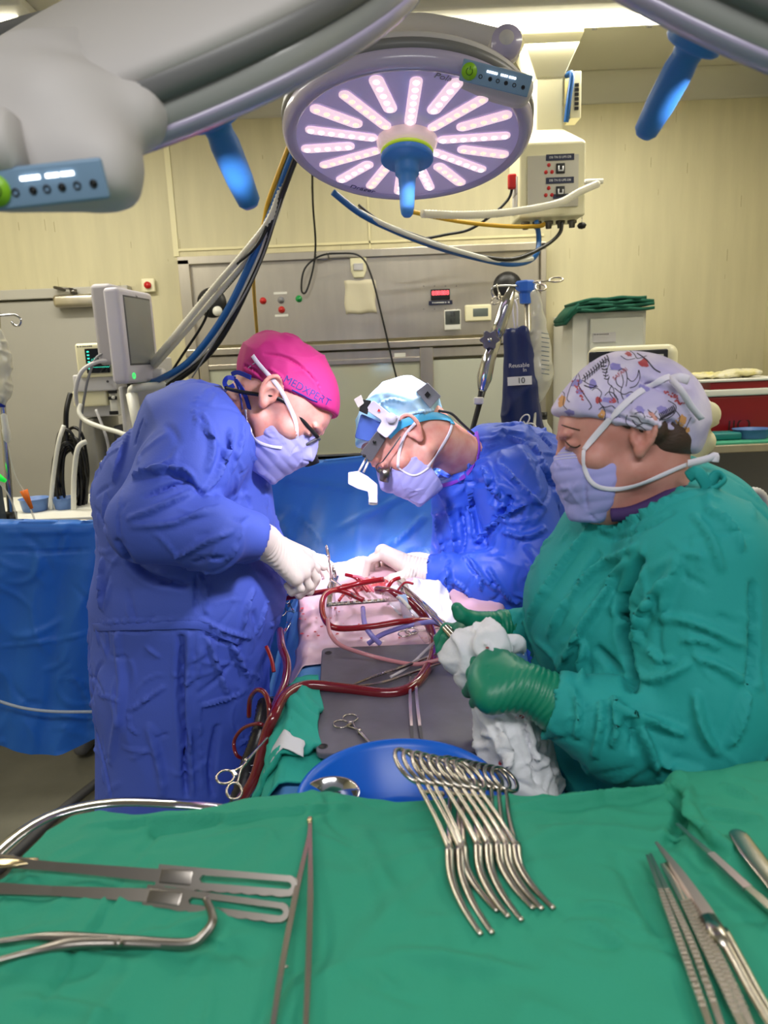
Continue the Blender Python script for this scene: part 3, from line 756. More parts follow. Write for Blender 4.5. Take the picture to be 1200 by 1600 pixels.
MB().tube([at(790, 72, 1.80), at(760, 62, 1.82), at(700, 46, 1.84), at(640, 40, 1.88), at(560, 60, 1.98), at(520, 20, 2.1), at(520, -120, 2.2)], [.030, .027, .024, .024, .024, .026, .03], 20, sub=6).build('arm', M_lamp, ml)
# left lamp head, close to the camera, seen from behind
C2 = dep(296, 96, .90); n2 = (RT*.34-UP*.65+FW*.68).normalized(); M2 = frame(C2, RT*.9+UP*.38, n2)
l2 = thing('surgical_lamp', 'large grey lamp head seen from behind at the top left with its control panel', 'surgical lamp', C2)
lamp_head(l2, M2, False, front=False)
f = union([cone(dep(60, 140, .72), dep(230, 130, .78), .050, .052), cone(dep(-40, 190, .66), dep(110, 165, .70), .050, .052), cone(dep(90, 190, .66), dep(212, 182, .67), .046, .030), cone(dep(110, 200, .65), dep(160, 245, .64), .045, .026),
           rbox(dep(74, 276, .64), (.150, .056, .050), [RT*.99+UP*.10, FW, UP], .02), cone(dep(20, 240, .65), dep(140, 250, .65), .034, .026)], .03)
V, Q = surf(f, .006); mesh_np('arm_cover', relax(V, Q, 3), Q, M_lamp, l2)
A_, B_ = dep(-30, 300, .600), dep(166, 278, .600)
pm = frame((A_+B_)/2, B_-A_, (CAM-A_).normalized()); panel(l2, pm, (B_-A_).length, .031)
MB().tube([dep(-90, 236, .60), dep(22, 224, .60), dep(34, 222, .60)], [.030, .026, .021], 28).build('joint', M_lamp, l2)
f2 = MB(); 
q0, q1 = dep(405, 72, .80), dep(560, -20, .84)
f2.tube([q0, lerp(q0, q1, .5), q1], [.012, .02, .028], 4, flat=(1.2, .18), up=(CAM-q0).normalized()).build('grip_recess', M_lampband, l2)
tag(MB().tube([dep(-40, 70, 1.15), dep(60, 40, 1.12), dep(190, 3, 1.05), dep(300, -60, 1.0)], [.022, .020, .018, .016], 12, sub=4, flat=(1, .8)).build('lamp_arm', M_lampband), 'dark grey ceiling lamp arm crossing the lit tube at the top left corner', 'lamp arm')
# right lamp head
C3 = dep(1138, -34, .85); n3 = (-RT*.34-UP*.60+FW*.78).normalized(); M3 = frame(C3, RT*.9-UP*.4, n3)
l3 = thing('surgical_lamp', 'dark rimmed lamp head at the top right corner with a long blue handle', 'surgical lamp', C3)
lamp_head(l3, M3, False, front=False)
# ceiling carrier of the lamps, above the frame
spot('lamp_light', LC+Ln*.07, (-.03, 1.86, 1.0), 240, 32, .9, .10, SPOTC)
spot('lamp_light', C2+n2*.06, (.13, 1.86, 1.12), 85, 31, .75, .07, SPOTC)
spot('lamp_light', C3+n3*.06, (-.27, 1.60, 1.36), 90, 33, .55, .07, SPOTC)
# ================================================================ ceiling supply pendant
pd = thing('supply_pendant', 'cream ceiling supply pendant column with sockets right of the round lamp', 'pendant', at(865, 340, 3.3))
cx = at(862, 250, 3.3).x; PY = 3.40
def sect(z, w, d): return [(cx-w/2, PY-d/2, z), (cx+w/2, PY-d/2, z), (cx+w/2, PY+d/2, z), (cx-w/2, PY+d/2, z)]
def tower(levels):
    m = MB(); V = []; F = []
    for z, w, d in levels: V += sect(z, w, d)
    for i in range(len(levels)-1):
        for k in range(4): F.append((i*4+k, i*4+(k+1) % 4, (i+1)*4+(k+1) % 4, (i+1)*4+k))
    n = len(levels)-1; F += [(3, 2, 1, 0), (n*4, n*4+1, n*4+2, n*4+3)]
    return m.add(V, F, None, False)
zz = lambda y: at(865, y, PY-.12).z
tower([(zz(388/4.7+30), .115, .12), (zz(50), .25, .22), (CEIL, .25, .22)]).build('ceiling_flange', M_cream, pd, bevel=.004)
tower([(zz(200), .11, .115), (zz(80), .11, .115)]).build('column', M_cream, pd, bevel=.004)
tower([(zz(338), .275, .24), (zz(222), .275, .24), (zz(195), .112, .12)]).build('box', M_cream, pd, bevel=.008)
fy = PY-.125
m = MB().box((cx, fy, (zz(243)+zz(324))/2), (.21, .006, zz(243)-zz(324))).build('socket_plate', mat('socket_plate', srgb(196, 192, 178), .35, .3), pd)
M_navy = mat('navy_label', srgb(28, 36, 70), .4); M_inkw = mat('white_ink', srgb(230, 230, 235), .5)
for k, y0 in enumerate((247, 283)):
    z = zz(y0)
    MB().box((cx+.028, fy-.005, z), (.115, .003, .024)).build('label_strip', M_navy, pd)
    text('DB TN IS UPS DB', 'lettering', M_inkw, pd, Matrix.Translation((cx+.028, fy-.0068, z)) @ Matrix.Rotation(math.pi/2, 4, 'X'), .012)
    s = MB().box((cx+.03, fy-.006, z-.043), (.036, .008, .040), r=.003).build('socket', M_black, pd)
    MB().tube([(cx+.021, fy-.011, z-.034), (cx+.021, fy-.011, z-.052), (cx+.039, fy-.011, z-.052), (cx+.039, fy-.011, z-.036)], .0035, 6).build('socket_rim', M_inkw, s)
    for dx, dz in ((-.018, -.028), (-.030, -.055), (-.005, -.055)):
        MB().lathe([(.0, .006), (.004, .006), (.0075, .003), (.0075, 0)], 16, Matrix.Translation((cx+dx, fy-.003, z+dz)) @ Matrix.Rotation(math.pi/2, 4, 'X')).build('gas_port', M_red, pd)
MB().box((cx+.04, fy-.005, zz(308)), (.08, .003, .018)).build('label_strip', M_navy, pd)
# left side face sockets with the red plug
sx = cx-.14
for zc in (zz(283), zz(312)):
    MB().box((sx, PY-.03, zc), (.008, .10, .07), r=.003).build('side_socket', M_lgrey, pd)
t = thing('plug', 'red plug pushed into the left side of the ceiling pendant', 'plug', (sx-.02, PY-.06, zz(282)))
MB().box((sx-.018, PY-.06, zz(276)), (.035, .03, .06), r=.008).build('body', M_red, t)
cable([(801, 287, 3.36), (795, 310, 3.36), (770, 335, 3.36), (735, 358, 3.4), (700, 366, 3.4), (650, 372, 3.4), (600, 350, 3.4), (560, 320, 3.4)], .006, M_black, 'black_cable', 'black mains cable hanging from the red plug on the pendant', 'cable')
# network box with blue cables at the right of the column
t = thing('network_box', 'white patch box with a row of black sockets on the pendant column', 'network box', (cx+.1, PY, zz(140)))
MB().box((cx+.105, PY-.02, zz(143)), (.045, .10, zz(107)-zz(182))).build('box', M_cream, t, bevel=.003)
for k in range(6): MB().box((cx+.108, PY-.072, zz(128+k*7.4)), (.016, .006, .012)).build('port', M_black, t)
tag(MB().tube([(cx+.07, PY-.05, zz(110)), (cx+.085, PY-.08, zz(112)), (cx+.075, PY-.075, zz(150)), (cx+.068, PY-.06, zz(185))], .011, 8, sub=6).build('blue_cable', M_blue), 'blue network cable bundle beside the pendant column', 'cable')
for k in range(5):
    x = cx-.10+.05*k; MB().lathe([(.0, 0), (.020, 0), (.020, -.012), (.014, -.014), (.012, -.03), (0, -.03)], 16, Matrix.Translation((x, PY-.05, zz(341)))).build('gas_outlet', M_steeld, pd)
q = at(909, 352, 3.3)
t = thing('rubber_knob', 'small black knob hanging on a chain under the pendant', 'knob', q)
MB().tube([q+Vector((0, 0, .035)), q], .0012, 5).build('chain', M_chrome, t)
MB().lathe([(0, .012), (.012, .010), (.02, 0), (.014, -.012), (0, -.016)], 18, Matrix.Translation(q)).build('knob', M_black, t)
# hoses around the pendant
cable([(838, 345, 3.3), (842, 375, 3.28), (835, 402, 3.2), (800, 413, 3.1), (740, 402, 3.0), (680, 385, 2.9), (620, 362, 2.8), (565, 335, 2.7), (520, 300, 2.65)], .011, M_blue, 'blue_hose', 'blue hose curving from under the pendant to behind the round lamp', 'hose')
cable([(878, 347, 3.3), (874, 365, 3.28), (850, 385, 3.22), (800, 405, 3.08), (730, 396, 2.98), (660, 372, 2.88), (600, 350, 2.8), (560, 328, 2.7)], .008, M_black, 'black_hose', 'black hose curving under the pendant above the steel panel', 'hose')
cable([(832, 404, 3.16), (790, 410, 3.08), (730, 396, 2.96), (670, 378, 2.86), (610, 355, 2.76), (560, 330, 2.7)], .009, M_white, 'white_hose', 'white hose bundled with the blue one below the round lamp', 'hose')
cable([(848, 348, 3.28), (845, 353, 3.28), (800, 354, 3.26), (740, 349, 3.2), (690, 341, 3.1), (640, 330, 3.0)], .009, M_yellow, 'yellow_hose', 'yellow hose running left from under the pendant', 'hose')
def corr(pts, r, m, name, label, g=None):
    P = cat([at(*p) for p in pts], 6); L = 0; R = [P[0]]
    for a, b in zip(P, P[1:]):
        d = (b-a).length; n = max(1, int(d/.006))
        for i in range(n): R.append(a.lerp(b, (i+1)/n))
    return tag(MB().tube(R, [r+(.0022 if i % 2 else 0) for i in range(len(R))], 10).build(name, m), label, 'hose', g)
M_trans = mat('translucent_hose', srgb(226, 222, 205), .3, alpha=.8)
corr([(935, 287, 3.15), (905, 300, 3.12), (870, 318, 3.08), (800, 331, 3.0), (730, 336, 2.9), (660, 334, 2.8)], .013, M_trans, 'corrugated_hose', 'clear corrugated hose crossing in front of the ceiling pendant')
tag(MB().cyl(at(914, 284, 3.2), at(942, 283, 3.2), .010, 12).build('hose_end', M_white), 'short white hose end at the right side of the pendant', 'hose end')
# ================================================================ cable bundle falling left to the anaesthesia machine
S = [(470, 200, 2.55), (446, 262, 2.6), (425, 320, 2.65)]
def off(L, dx, dy, dY=0): return [(x+dx, y+dy, Y+dY) for x, y, Y in L]
cable(off(S, 2, 2)+[(398, 395, 2.7), (352, 490, 2.75), (300, 560, 2.8), (255, 590, 2.85), (225, 600, 3.0)], .012, M_blue, 'blue_hose', 'thick blue hose sloping down from the round lamp to the anaesthesia machine', 'hose')
cable(off(S, 6, 10)+[(408, 400, 2.72), (362, 500, 2.77), (320, 560, 2.8), (262, 604, 2.85)], .011, M_black, 'black_hose', 'thick black hose sloping down beside the blue hose on the left', 'hose')
cable(off(S, 2, 6)+[(404, 398, 2.71), (360, 488, 2.76), (312, 556, 2.8), (260, 597, 2.86)], .007, M_white, 'white_hose', 'white hose between the blue and black hoses on the left', 'hose')
cable(off(S, -6, -4)+[(412, 350, 2.68), (397, 400, 2.74), (396, 440, 3.2), (400, 500, 3.6), (404, 548, 3.9)], .008, M_yellow, 'yellow_hose', 'yellow hose hanging down in front of the steel panel', 'hose')
cable(off(S, 4, 6)+[(416, 360, 2.66), (370, 430, 2.75), (310, 495, 2.85), (255, 548, 2.9)], .006, M_black, 'black_cable', 'thin black cable under the clear hoses on the left', 'cable')
cable(off(S, 0, 4)+[(400, 385, 2.66), (340, 440, 2.75), (320, 500, 2.85), (285, 555, 2.9), (262, 590, 2.95)], .005, M_black, 'black_cable', 'thin black cable sagging in front of the round speaker', 'cable')
cable([(448, 280, 2.6), (430, 340, 2.65), (410, 400, 2.7), (385, 455, 2.72), (350, 510, 2.75), (300, 590, 2.8)], .003, M_grey, 'thin_cable', 'thin grey cable hanging right of the blue hose', 'cable')
corr([(452, 250, 2.6), (425, 335, 2.65), (390, 385, 2.68), (330, 455, 2.75), (254, 548, 2.85), (215, 592, 3.1)], .011, M_trans, 'corrugated_hose', 'clear corrugated hose, upper one of the sloping pair at the left')
corr([(454, 262, 2.62), (425, 350, 2.68), (392, 398, 2.71), (335, 465, 2.78), (256, 556, 2.88), (222, 590, 3.1)], .010, M_trans, 'corrugated_hose', 'clear corrugated hose, lower one of the sloping pair at the left')
# ================================================================ drapes and the operating field
def gridVQ(G):
    nu, nv = len(G), len(G[0]); V = np.array([[tuple(p) for p in r] for r in G], float).reshape(-1, 3)
    i, j = np.meshgrid(np.arange(nu-1), np.arange(nv-1), indexing='ij'); a = (i*nv+j).ravel()
    return V, np.stack([a, a+nv, a+nv+1, a+1], 1)
def up_facing(V, Q, d=(0, 0, 1)):
    N = normals(V, Q)
    return (V, Q[:, ::-1].copy()) if (N@np.array(d)).mean() < 0 else (V, Q)
def cloth_mat(name, col, rough=.75, b=.35, sc=260., **k): return mat(name, col, rough, bump=b, bscale=sc, bdist=.0008, **k)
M_drape = cloth_mat('blue_drape', srgb(38, 112, 205), .5, sc=180)
M_gownd = cloth_mat('gown_cotton_blue', srgb(74, 98, 198), .72)
M_gowns = cloth_mat('gown_paper_blue', srgb(46, 88, 206), .5, sc=140)
M_gownt = cloth_mat('gown_teal', srgb(24, 152, 150), .78)
M_tgreen = cloth_mat('table_drape_green', srgb(34, 142, 114), .8, b=.5, sc=420)
M_towel = cloth_mat('towel_green', srgb(40, 165, 150), .8)
M_gauze = mat('gauze', srgb(225, 226, 232), .85, bump=.5, bscale=120, bdist=.002)
M_blood = mat('blood_tube', srgb(150, 12, 28), .12, coat=.6)
M_bloodd = mat('dark_blood_tube', srgb(112, 14, 30), .1, coat=.8)
M_bloodw = mat('wet_blood', srgb(176, 40, 50), .12, var=.6, vscale=40, col2=srgb(232, 130, 130))
def xz(L): return [at(*p) for p in L]
# --- anaesthesia screen drape
top = xz([(-120, 812, 2.0), (-30, 812, 2.02), (60, 812, 2.05), (150, 812, 2.1), (250, 800, 2.15), (350, 765, 2.22), (425, 730, 2.28), (560, 712, 2.32), (680, 705, 2.32), (760, 700, 2.32), (860, 695, 2.32), (930, 728, 2.3), (1040, 768, 2.25), (1150, 797, 2.2), (1210, 835, 2.15), (1300, 870, 2.1)])
top = cat(top, 22)
G = []
for k, p in enumerate(top):
    row = []; n = 90
    zb = {0: .56}.get(0) + .03*math.sin(p.x*14) if p.x < -.45 else .62
    for i in range(n+4):
        if i < 4: a = math.pi*(1-i/3.5); row.append((p.x, p.y+.012-.012*math.cos(math.pi-a) , p.z-.012+.012*math.sin(max(a, 0)))); continue
        t = (i-4)/(n-1); z = lerp(p.z-.014, zb, t)
        cen = math.exp(-((p.x-.05)/.36)**4)
        s = min(1, max(0, (p.z-z)/(p.z-1.0))); yy = p.y-.012-.34*cen*s**1.6
        amp = .012*min(1, t*5)
        yy += amp*math.sin(p.x*26+2.5*math.sin(t*3))*(.6+.4*math.sin(p.x*7)) + .006*math.sin(p.x*55+t*9)*min(1, t*4) - .02*t*(1-cen)
        row.append((p.x+.01*math.sin(t*4+p.x*3)*t, yy, z))
    G.append(row)
V, Q = gridVQ(G); V, Q = up_facing(V, Q, (0, -1, .2))
V = wrinkle(V, normals(V, Q), .010, 7, 11, (1, 1, .7)); V = creases(V, Q, 160, 6, (.08, .25), .008, .005)
V = folds(V, Q, [([(0, 858), (70, 862), (150, 858)], .006, -.006), ([(0, 832), (150, 830)], .008, .004), ([(430, 745), (520, 760), (600, 770)], .006, .006), ([(560, 885), (620, 845), (670, 800)], .010, .014), ([(600, 900), (650, 860), (680, 830)], .006, -.01), ([(450, 790), (500, 840), (520, 880)], .008, .008), ([(440, 820), (470, 860)], .006, .008), ([(520, 830), (580, 800), (660, 760)], .012, .006),
    ([(0, 1010), (90, 1000), (150, 985)], .006, .005), ([(10, 1200), (90, 1225), (150, 1240)], .004, -.004), ([(120, 1260), (150, 1235)], .004, .004), ([(0, 1150), (30, 1210), (40, 1270)], .006, .006), ([(110, 1050), (140, 1100), (145, 1180)], .006, .006), ([(1150, 830), (1200, 860)], .008, .008), ([(70, 1140), (140, 1130), (148, 1100)], .003, .003)])
tag(mesh_np('screen_drape', V, Q, M_drape), 'long blue sheet hung across the room behind both blue gowned surgeons', 'drape')
# rail of the screen
tag(cable([(-120, 815, 2.03), (60, 815, 2.07), (150, 815, 2.12)], .006, M_steel, 'drape_rail', 'x', 'rail'), 'thin steel rail carrying the blue sheet at the left', 'rail')
cable([(-30, 1085, 1.9), (0, 1096, 1.92), (40, 1107, 1.93), (90, 1112, 1.95), (160, 1112, 1.98)], .0045, mat('clear_tube', srgb(190, 200, 205), .1, alpha=.75), 'clear_tube', 'clear tube crossing the blue sheet behind the left surgeon', 'tube')
# --- patient under the drape: a height field
def pz(x, y):
    base = .985+.045*math.exp(-((y-1.30)/.30)**4)+.115*math.exp(-((y-1.86)/.26)**4)
    pass
    hw = .205+.045*math.exp(-((y-1.86)/.28)**2)+.0*y
    d = max(0, abs(x-.03)-hw); dd = abs(x-.03)/hw
    crown = -.03*min(1, dd)**2*math.exp(-((y-1.86)/.26)**4)
    return base+crown-(1.6*d if d < .03 else .048+3.2*(d-.03))
xs = np.linspace(-.36, .44, 110); ys = np.linspace(.80, 2.12, 150)
G = [[(x, y, max(pz(x, y), .60)) for y in ys] for x in xs]
V, Q = up_facing(*gridVQ(G)); V = wrinkle(V, normals(V, Q), .012, 9, 21)
tag(mesh_np('patient_drape', V, Q, cloth_mat('light_blue_drape', srgb(92, 150, 214), .6)), 'light blue sheet over the patient lying on the operating table', 'drape')
# operating table under it
ot = thing('operating_table', 'operating table under the draped patient', 'table', (.04, 1.5, 0))
MB().box((.04, 1.5, .62), (.5, 1.3, .06), r=.02).build('top', M_dgrey, ot)
MB().box((.04, 1.5, .32), (.22, .3, .56), r=.03).build('column', M_steel, ot)
MB().box((.04, 1.5, .04), (.5, .9, .08), r=.03).build('base', M_grey, ot)
# patch of cloth lying on the patient, corners given where they lie
def patch(name, label, cat_, C, m, nu=26, nv=26, lift=.006, amp=.006, sc=14, seed=3, thick=.003, group=None, hf=pz, jag=.01):
    a, b, c, d = [Vector(q) for q in C]; G = []
    for i in range(nu):
        r = []
        for j in range(nv):
            u, v = i/(nu-1), j/(nv-1); p = a.lerp(b, u).lerp(d.lerp(c, u), v)
            e = vn(np.array([[u*4+seed, v*4, .5], [u*4+9, v*4+seed, 2.5]])); k = jag*(1 if min(u, v, 1-u, 1-v) < .1 else .4)
            x, y = p.x+e[0]*k, p.y+e[1]*k; r.append((x, y, hf(x, y)+lift))
        G.append(r)
    V, Q = up_facing(*gridVQ(G)); V = wrinkle(V, normals(V, Q), amp, sc, seed); V[:, 2] = np.maximum(V[:, 2], np.array([hf(x, y) for x, y in V[:, :2]])+lift*.6)
    return tag(mesh_np(name, V, Q, m), label, cat_, group) if not thick else tag(solid(mesh_np(name, V, Q, m), thick), label, cat_, group)
def solid(o, t): md = o.modifiers.new('s', 'SOLIDIFY'); md.thickness = t; md.offset = 1; return o
M_incise = mat('incise_film', srgb(226, 196, 214), .35, var=.3, vscale=9, col2=srgb(214, 170, 176), bump=.3, bscale=30, coat=.3)
patch('incise_drape', 'pale pink film over the chest around the bright open wound', 'surgical film', [(-.215, 1.42, 0), (.27, 1.42, 0), (.28, 2.02, 0), (-.20, 2.02, 0)], M_incise, 70, 80, .008, .012, 12, 5, .002)
P = lambda px, py, z: onz(px, py, z)
# blood spots on the film
PATB = None
def on_field(px, py, dz=.012):
    d = ray(px, py); t = .5
    for k in range(700):
        q = CAM+d*t
        if q.z < pz(q.x, q.y)+dz: return q
        t += .003
    return q
M_spot = mat('blood_spot', srgb(196, 60, 70), .3)
rnd = random.Random(4); m = MB()
for k in range(46):
    if k < 34: px, py = rnd.uniform(440, 540), rnd.uniform(930, 1000)
    else: px, py = rnd.uniform(560, 700), rnd.uniform(960, 1005)
    q = on_field(px, py, .016); r = rnd.uniform(.0012, .0038); n = 9
    V = [(q.x+math.cos(i/n*6.283)*r*rnd.uniform(.7, 1.3), q.y+math.sin(i/n*6.283)*r*rnd.uniform(1., 2.), q.z+.004) for i in range(n)]
    m.add(V, [tuple(range(n))])
o = m.build('blood_spatter', M_spot); o['kind'] = 'stuff'; tag(o, 'small blood spots scattered over the pink film', 'blood spots', kind='stuff')
# --- grey mat with holes
gz = 1.050
a_, b_, c_, d_ = P(503, 1012, gz), P(493, 1178, gz), P(775, 1174, gz), P(735, 1003, gz)
def rpoly(pts, r, n=5):
    out = []
    N = len(pts)
    for i in range(N):
        p, q, s = Vector(pts[i-1]).to_2d(), Vector(pts[i]).to_2d(), Vector(pts[(i+1) % N]).to_2d()
        u, v = (p-q).normalized(), (s-q).normalized(); A, B = q+u*r, q+v*r
        for k in range(n+1): t = k/n; out.append(tuple(A.lerp(q, t).lerp(q.lerp(B, t), t)))
    return out
M_mat = mat('grey_mat', srgb(104, 102, 118), .36, var=.25, vscale=14, col2=srgb(88, 86, 100), bump=.12, bscale=50)
gm = MB().prism(rpoly([a_, d_, c_, b_], .018), gz-.010, gz).build('instrument_mat', M_mat, bevel=.002)
tag(gm, 'grey rubber instrument mat lying on the patient between the surgeons and the blue bowl', 'mat')
for q in ((513, 1020), (505, 1166)): MB().lathe([(0, 0), (.0055, 0), (.007, .0008), (.0075, 0)], 18, Matrix.Translation(P(q[0], q[1], gz+.0005))).build('corner_hole', M_black, gm)
# --- towels, papers
flat = lambda x, y: max(pz(x, y), .97) if y > 1.08 else max(pz(x, y), .955)
F4 = lambda L, z: [P(x, y, z) for x, y in L]
patch('green_towel', 'folded green towel left of the grey instrument mat', 'towel', F4([(428, 1092), (498, 1082), (500, 1196), (402, 1198)], 1.02), M_towel, 34, 34, .024, .016, 16, 8, .008)
patch('green_towel', 'green towel end under the left rim of the blue bowl', 'towel', F4([(412, 1222), (520, 1214), (530, 1262), (380, 1258)], .98), M_towel, 24, 24, .012, .010, 16, 9, .004)
patch('paper_strip', 'white paper strip under the green towel beside the blue bowl', 'paper', F4([(384, 1178), (470, 1204), (480, 1226), (372, 1200)], 1.0), mat('white_paper', srgb(215, 216, 225), .6), 14, 14, .040, .003, 10, 2, .001)
# --- blue bowl with steel cup
bc = P(625, 1236, 1.082); BR = (P(788, 1232, 1.082)-bc).length
bw = thing('bowl', 'large bright blue plastic bowl at the far edge of the green instrument table', 'bowl', (bc.x, bc.y, .955))
M_bowl = mat('bowl_blue', srgb(10, 100, 214), .35, spec=.5)
MB().lathe([(0, .0), (BR*.60, .0), (BR*.70, .010), (BR*.94, .066), (BR*1.0, .074), (BR*1.0, .078), (BR*.965, .079), (BR*.92, .070), (BR*.66, .012), (BR*.57, .005), (BR*.55, .009), (BR*.5, .006), (0, .006)], 80, Matrix.Translation((bc.x, bc.y, 1.004))).build('bowl_body', M_bowl, bw)
gc = P(516, 1240, 1.075)
gp = thing('gallipot', 'small round stainless steel cup in the left side of the blue bowl', 'steel cup', (gc.x, gc.y, .96))
MB().lathe([(0, 0), (.028, 0), (.040, .03), (.044, .062), (.047, .064), (.0465, .066), (.043, .065), (.038, .030), (.027, .004), (0, .004)], 48, Matrix.Translation((gc.x, gc.y, 1.017)) @ Matrix.Diagonal((.86, .86, .9, 1))).build('cup_body', M_chrome, gp)
MB().lathe([(0, 0), (.034, 0)], 32, Matrix.Translation((gc.x, gc.y, 1.047))).build('cup_inside', mat('cup_inside_dark', srgb(60, 40, 36), .05, alpha=.9), gp)  # dark disc that makes the inside of the cup dark
# ================================================================ instrument table in front
TZ = 1.125
edge = [(-200, 1420, TZ), (-60, 1400, TZ), (0, 1376, TZ), (55, 1316, TZ), (120, 1280, TZ), (230, 1272, TZ), (330, 1260, TZ+.002), (400, 1247, TZ+.006), (480, 1243, TZ+.006), (560, 1249, TZ), (700, 1249, TZ), (850, 1241, TZ), (950, 1233, TZ), (1030, 1228, TZ), (1058, 1208, TZ+.018), (1120, 1203, TZ+.014), (1200, 1194, TZ+.012), (1300, 1186, TZ+.01), (1420, 1180, TZ)]
E = cat([onz(*e) for e in edge], 16)
G = []
for k, e in enumerate(E):
    r = []; n = 150
    xn = e.x*.62/.80 if 1 else e.x
    for i in range(n+1):
        t = i/n; y = lerp(.30, e.y, t); x = e.x
        z = lerp(TZ, e.z, t**4)
        r.append((x, y, z))
    for i in range(1, 14):
        a = min(i/5, 1)*math.pi/2; dd = .010
        if i <= 5: r.append((e.x, e.y+dd*math.sin(a), e.z-dd*(1-math.cos(a))))
        else: r.append((e.x, e.y+dd+.002*(i-5)*math.sin(e.x*40), e.z-dd-.022*(i-5)))
    G.append(r)
V, Q = up_facing(*gridVQ(G), (0, 0, 1))
N = normals(V, Q); V = wrinkle(V, N, .0120, 5, 31, warp=.8); V = wrinkle(V, N, .0055, 13, 33, warp=1.); V = creases(V, Q, 130, 5, (.04, .14), .006, .0034)
V = folds(V, Q, [([(215, 1335), (160, 1430), (110, 1500), (50, 1600)], .005, -.004), ([(215, 1335), (255, 1290)], .006, -.003), ([(130, 1290), (250, 1284), (380, 1278), (500, 1262), (560, 1256)], .005, .006), ([(230, 1300), (280, 1296), (350, 1285)], .008, -.005),
    ([(800, 1262), (900, 1256), (980, 1246), (1040, 1232), (1062, 1216)], .007, .009), ([(1045, 1240), (1066, 1262), (1058, 1300), (1040, 1330)], .009, -.010), ([(1075, 1225), (1078, 1262), (1100, 1300), (1150, 1330)], .008, .009), ([(1095, 1262), (1150, 1275), (1200, 1282)], .008, .006),
    ([(900, 1415), (960, 1422), (1020, 1450)], .007, .005), ([(880, 1440), (940, 1452), (1000, 1500)], .006, .004), ([(960, 1330), (1000, 1400), (1040, 1480)], .012, -.005), ([(590, 1500), (620, 1530), (640, 1560)], .004, -.004), ([(0, 1500), (100, 1498), (220, 1510)], .010, .005), ([(20, 1560), (200, 1590)], .008, .004),
    ([(600, 1490), (700, 1500), (850, 1530)], .010, .005), ([(1180, 1250), (1120, 1225)], .006, .006), ([(560, 1290), (600, 1380), (620, 1460)], .014, .004), ([(250, 1440), (330, 1470), (420, 1500)], .012, -.004)])
TV, TQ = V, Q
tb = thing('instrument_table', 'green draped instrument table with a steel tray filling the foreground', 'instrument table', (0, .5, 0))
dr_ = mesh_np('table_drape', V, Q, M_tgreen, tb)
TT = bvh_of(V, Q)
def tz(x, y):
    h = TT.ray_cast(Vector((x, y, 2)), Vector((0, 0, -1))); return h[0].z if h[0] is not None else TZ
def ont(px, py, dz=0.):
    h = TT.ray_cast(CAM, ray(px, py).normalized()); p = h[0] if h[0] is not None else onz(px, py, TZ)
    return Vector((p.x, p.y, p.z+dz))
rim = [P(x, y, TZ-.006-.03*max(0, (x-300)/100)) for x, y in [(-90, 1500), (-60, 1400), (-10, 1338), (50, 1290), (110, 1265), (190, 1253), (280, 1256), (340, 1262), (400, 1270)]]
MB().tube(rim, .007, 10, sub=8, flat=(1.3, .5)).build('tray_rim', M_chrome, tb)
MB().box((.0, .52, TZ-.028), (.80, .44, .015), r=.006).build('tray', M_steel, tb)
MB().tube([(.45, .75, TZ-.04), (.45, .75, .06)], .018, 12).box((.45, .55, .04), (.08, .6, .05), r=.02).build('stand', M_steel, tb)
# ================================================================ tubing in the field
def field_tube(pts, r, m, name, label, g=None, lift=0.0):
    P_ = []
    for p in pts:
        if len(p) == 2: q = on_field(p[0], p[1], .014+r)
        elif len(p) == 4: q = at(p[0], p[1], p[2])
        else: q = P(p[0], p[1], p[2])
        P_.append(q)
    return tag(MB().tube(P_, r, 12, sub=7).build(name, m), label, 'tube', g)
zt = gz+.010
field_tube([(368, 1262, .90), (398, 1215, .96), (415, 1150, 1.02), (428, 1120, 1.05), (445, 1088, 1.062), (480, 1071, 1.062), (540, 1076, 1.056), (610, 1083, 1.054), (650, 1068, 1.056), (674, 1030, 1.058), (677, 1000, 1.062), (664, 965, 1.09), (640, 940, 1.12), (612, 926, 1.14), (590, 922, 1.13)], .0098, M_bloodd, 'blood_tube', 'thick dark red tube looping in a wide bend across the grey mat into the wound')
field_tube([(424, 1128, 1.03), (432, 1100, 1.04), (446, 1065, 1.05), (448, 1035, 1.06), (440, 1010, 1.07), (438, 985, 1.06)], .0085, M_bloodd, 'blood_tube', 'dark red tube rising beside the left surgeon along the edge of the film')
field_tube([(568, 938, 1.13), (530, 922, 1.15), (508, 930, 1.15), (503, 950, 1.14), (510, 972, 1.13), (530, 982, 1.12), (580, 979, 1.125), (630, 971, 1.13), (670, 970, 1.12), (700, 982, 1.10), (730, 1005, 1.08)], .0062, M_blood, 'blood_tube', 'bright red tube curving across the film in front of the wound')
field_tube([(512, 968, 1.145), (516, 990, 1.125), (532, 1008, 1.10), (570, 1022, 1.07), (610, 1032, 1.06), (650, 1038, 1.06), (690, 1030, 1.07), (730, 1022, 1.08)], .0042, mat('pink_tube', srgb(225, 150, 160), .15, alpha=.85, coat=.5), 'pink_tube', 'thin pinkish clear tube with blood crossing the top of the grey mat')
field_tube([(700, 1040, 1.07), (690, 1000, 1.10), (672, 1010, 1.07), (640, 1040, 1.056), (610, 1058, 1.052)], .003, mat('clear_line', srgb(225, 215, 225), .1, alpha=.6), 'clear_line', 'thin clear line beside the thick dark red tube')
M_violet = mat('violet_tube', srgb(150, 140, 225), .25, coat=.4)
field_tube([(575, 1006, 1.08), (600, 990, 1.10), (640, 977, 1.12), (680, 972, 1.12), (700, 985, 1.11)], .0052, M_violet, 'violet_tube', 'pale violet tube lying on the film below the red tube')
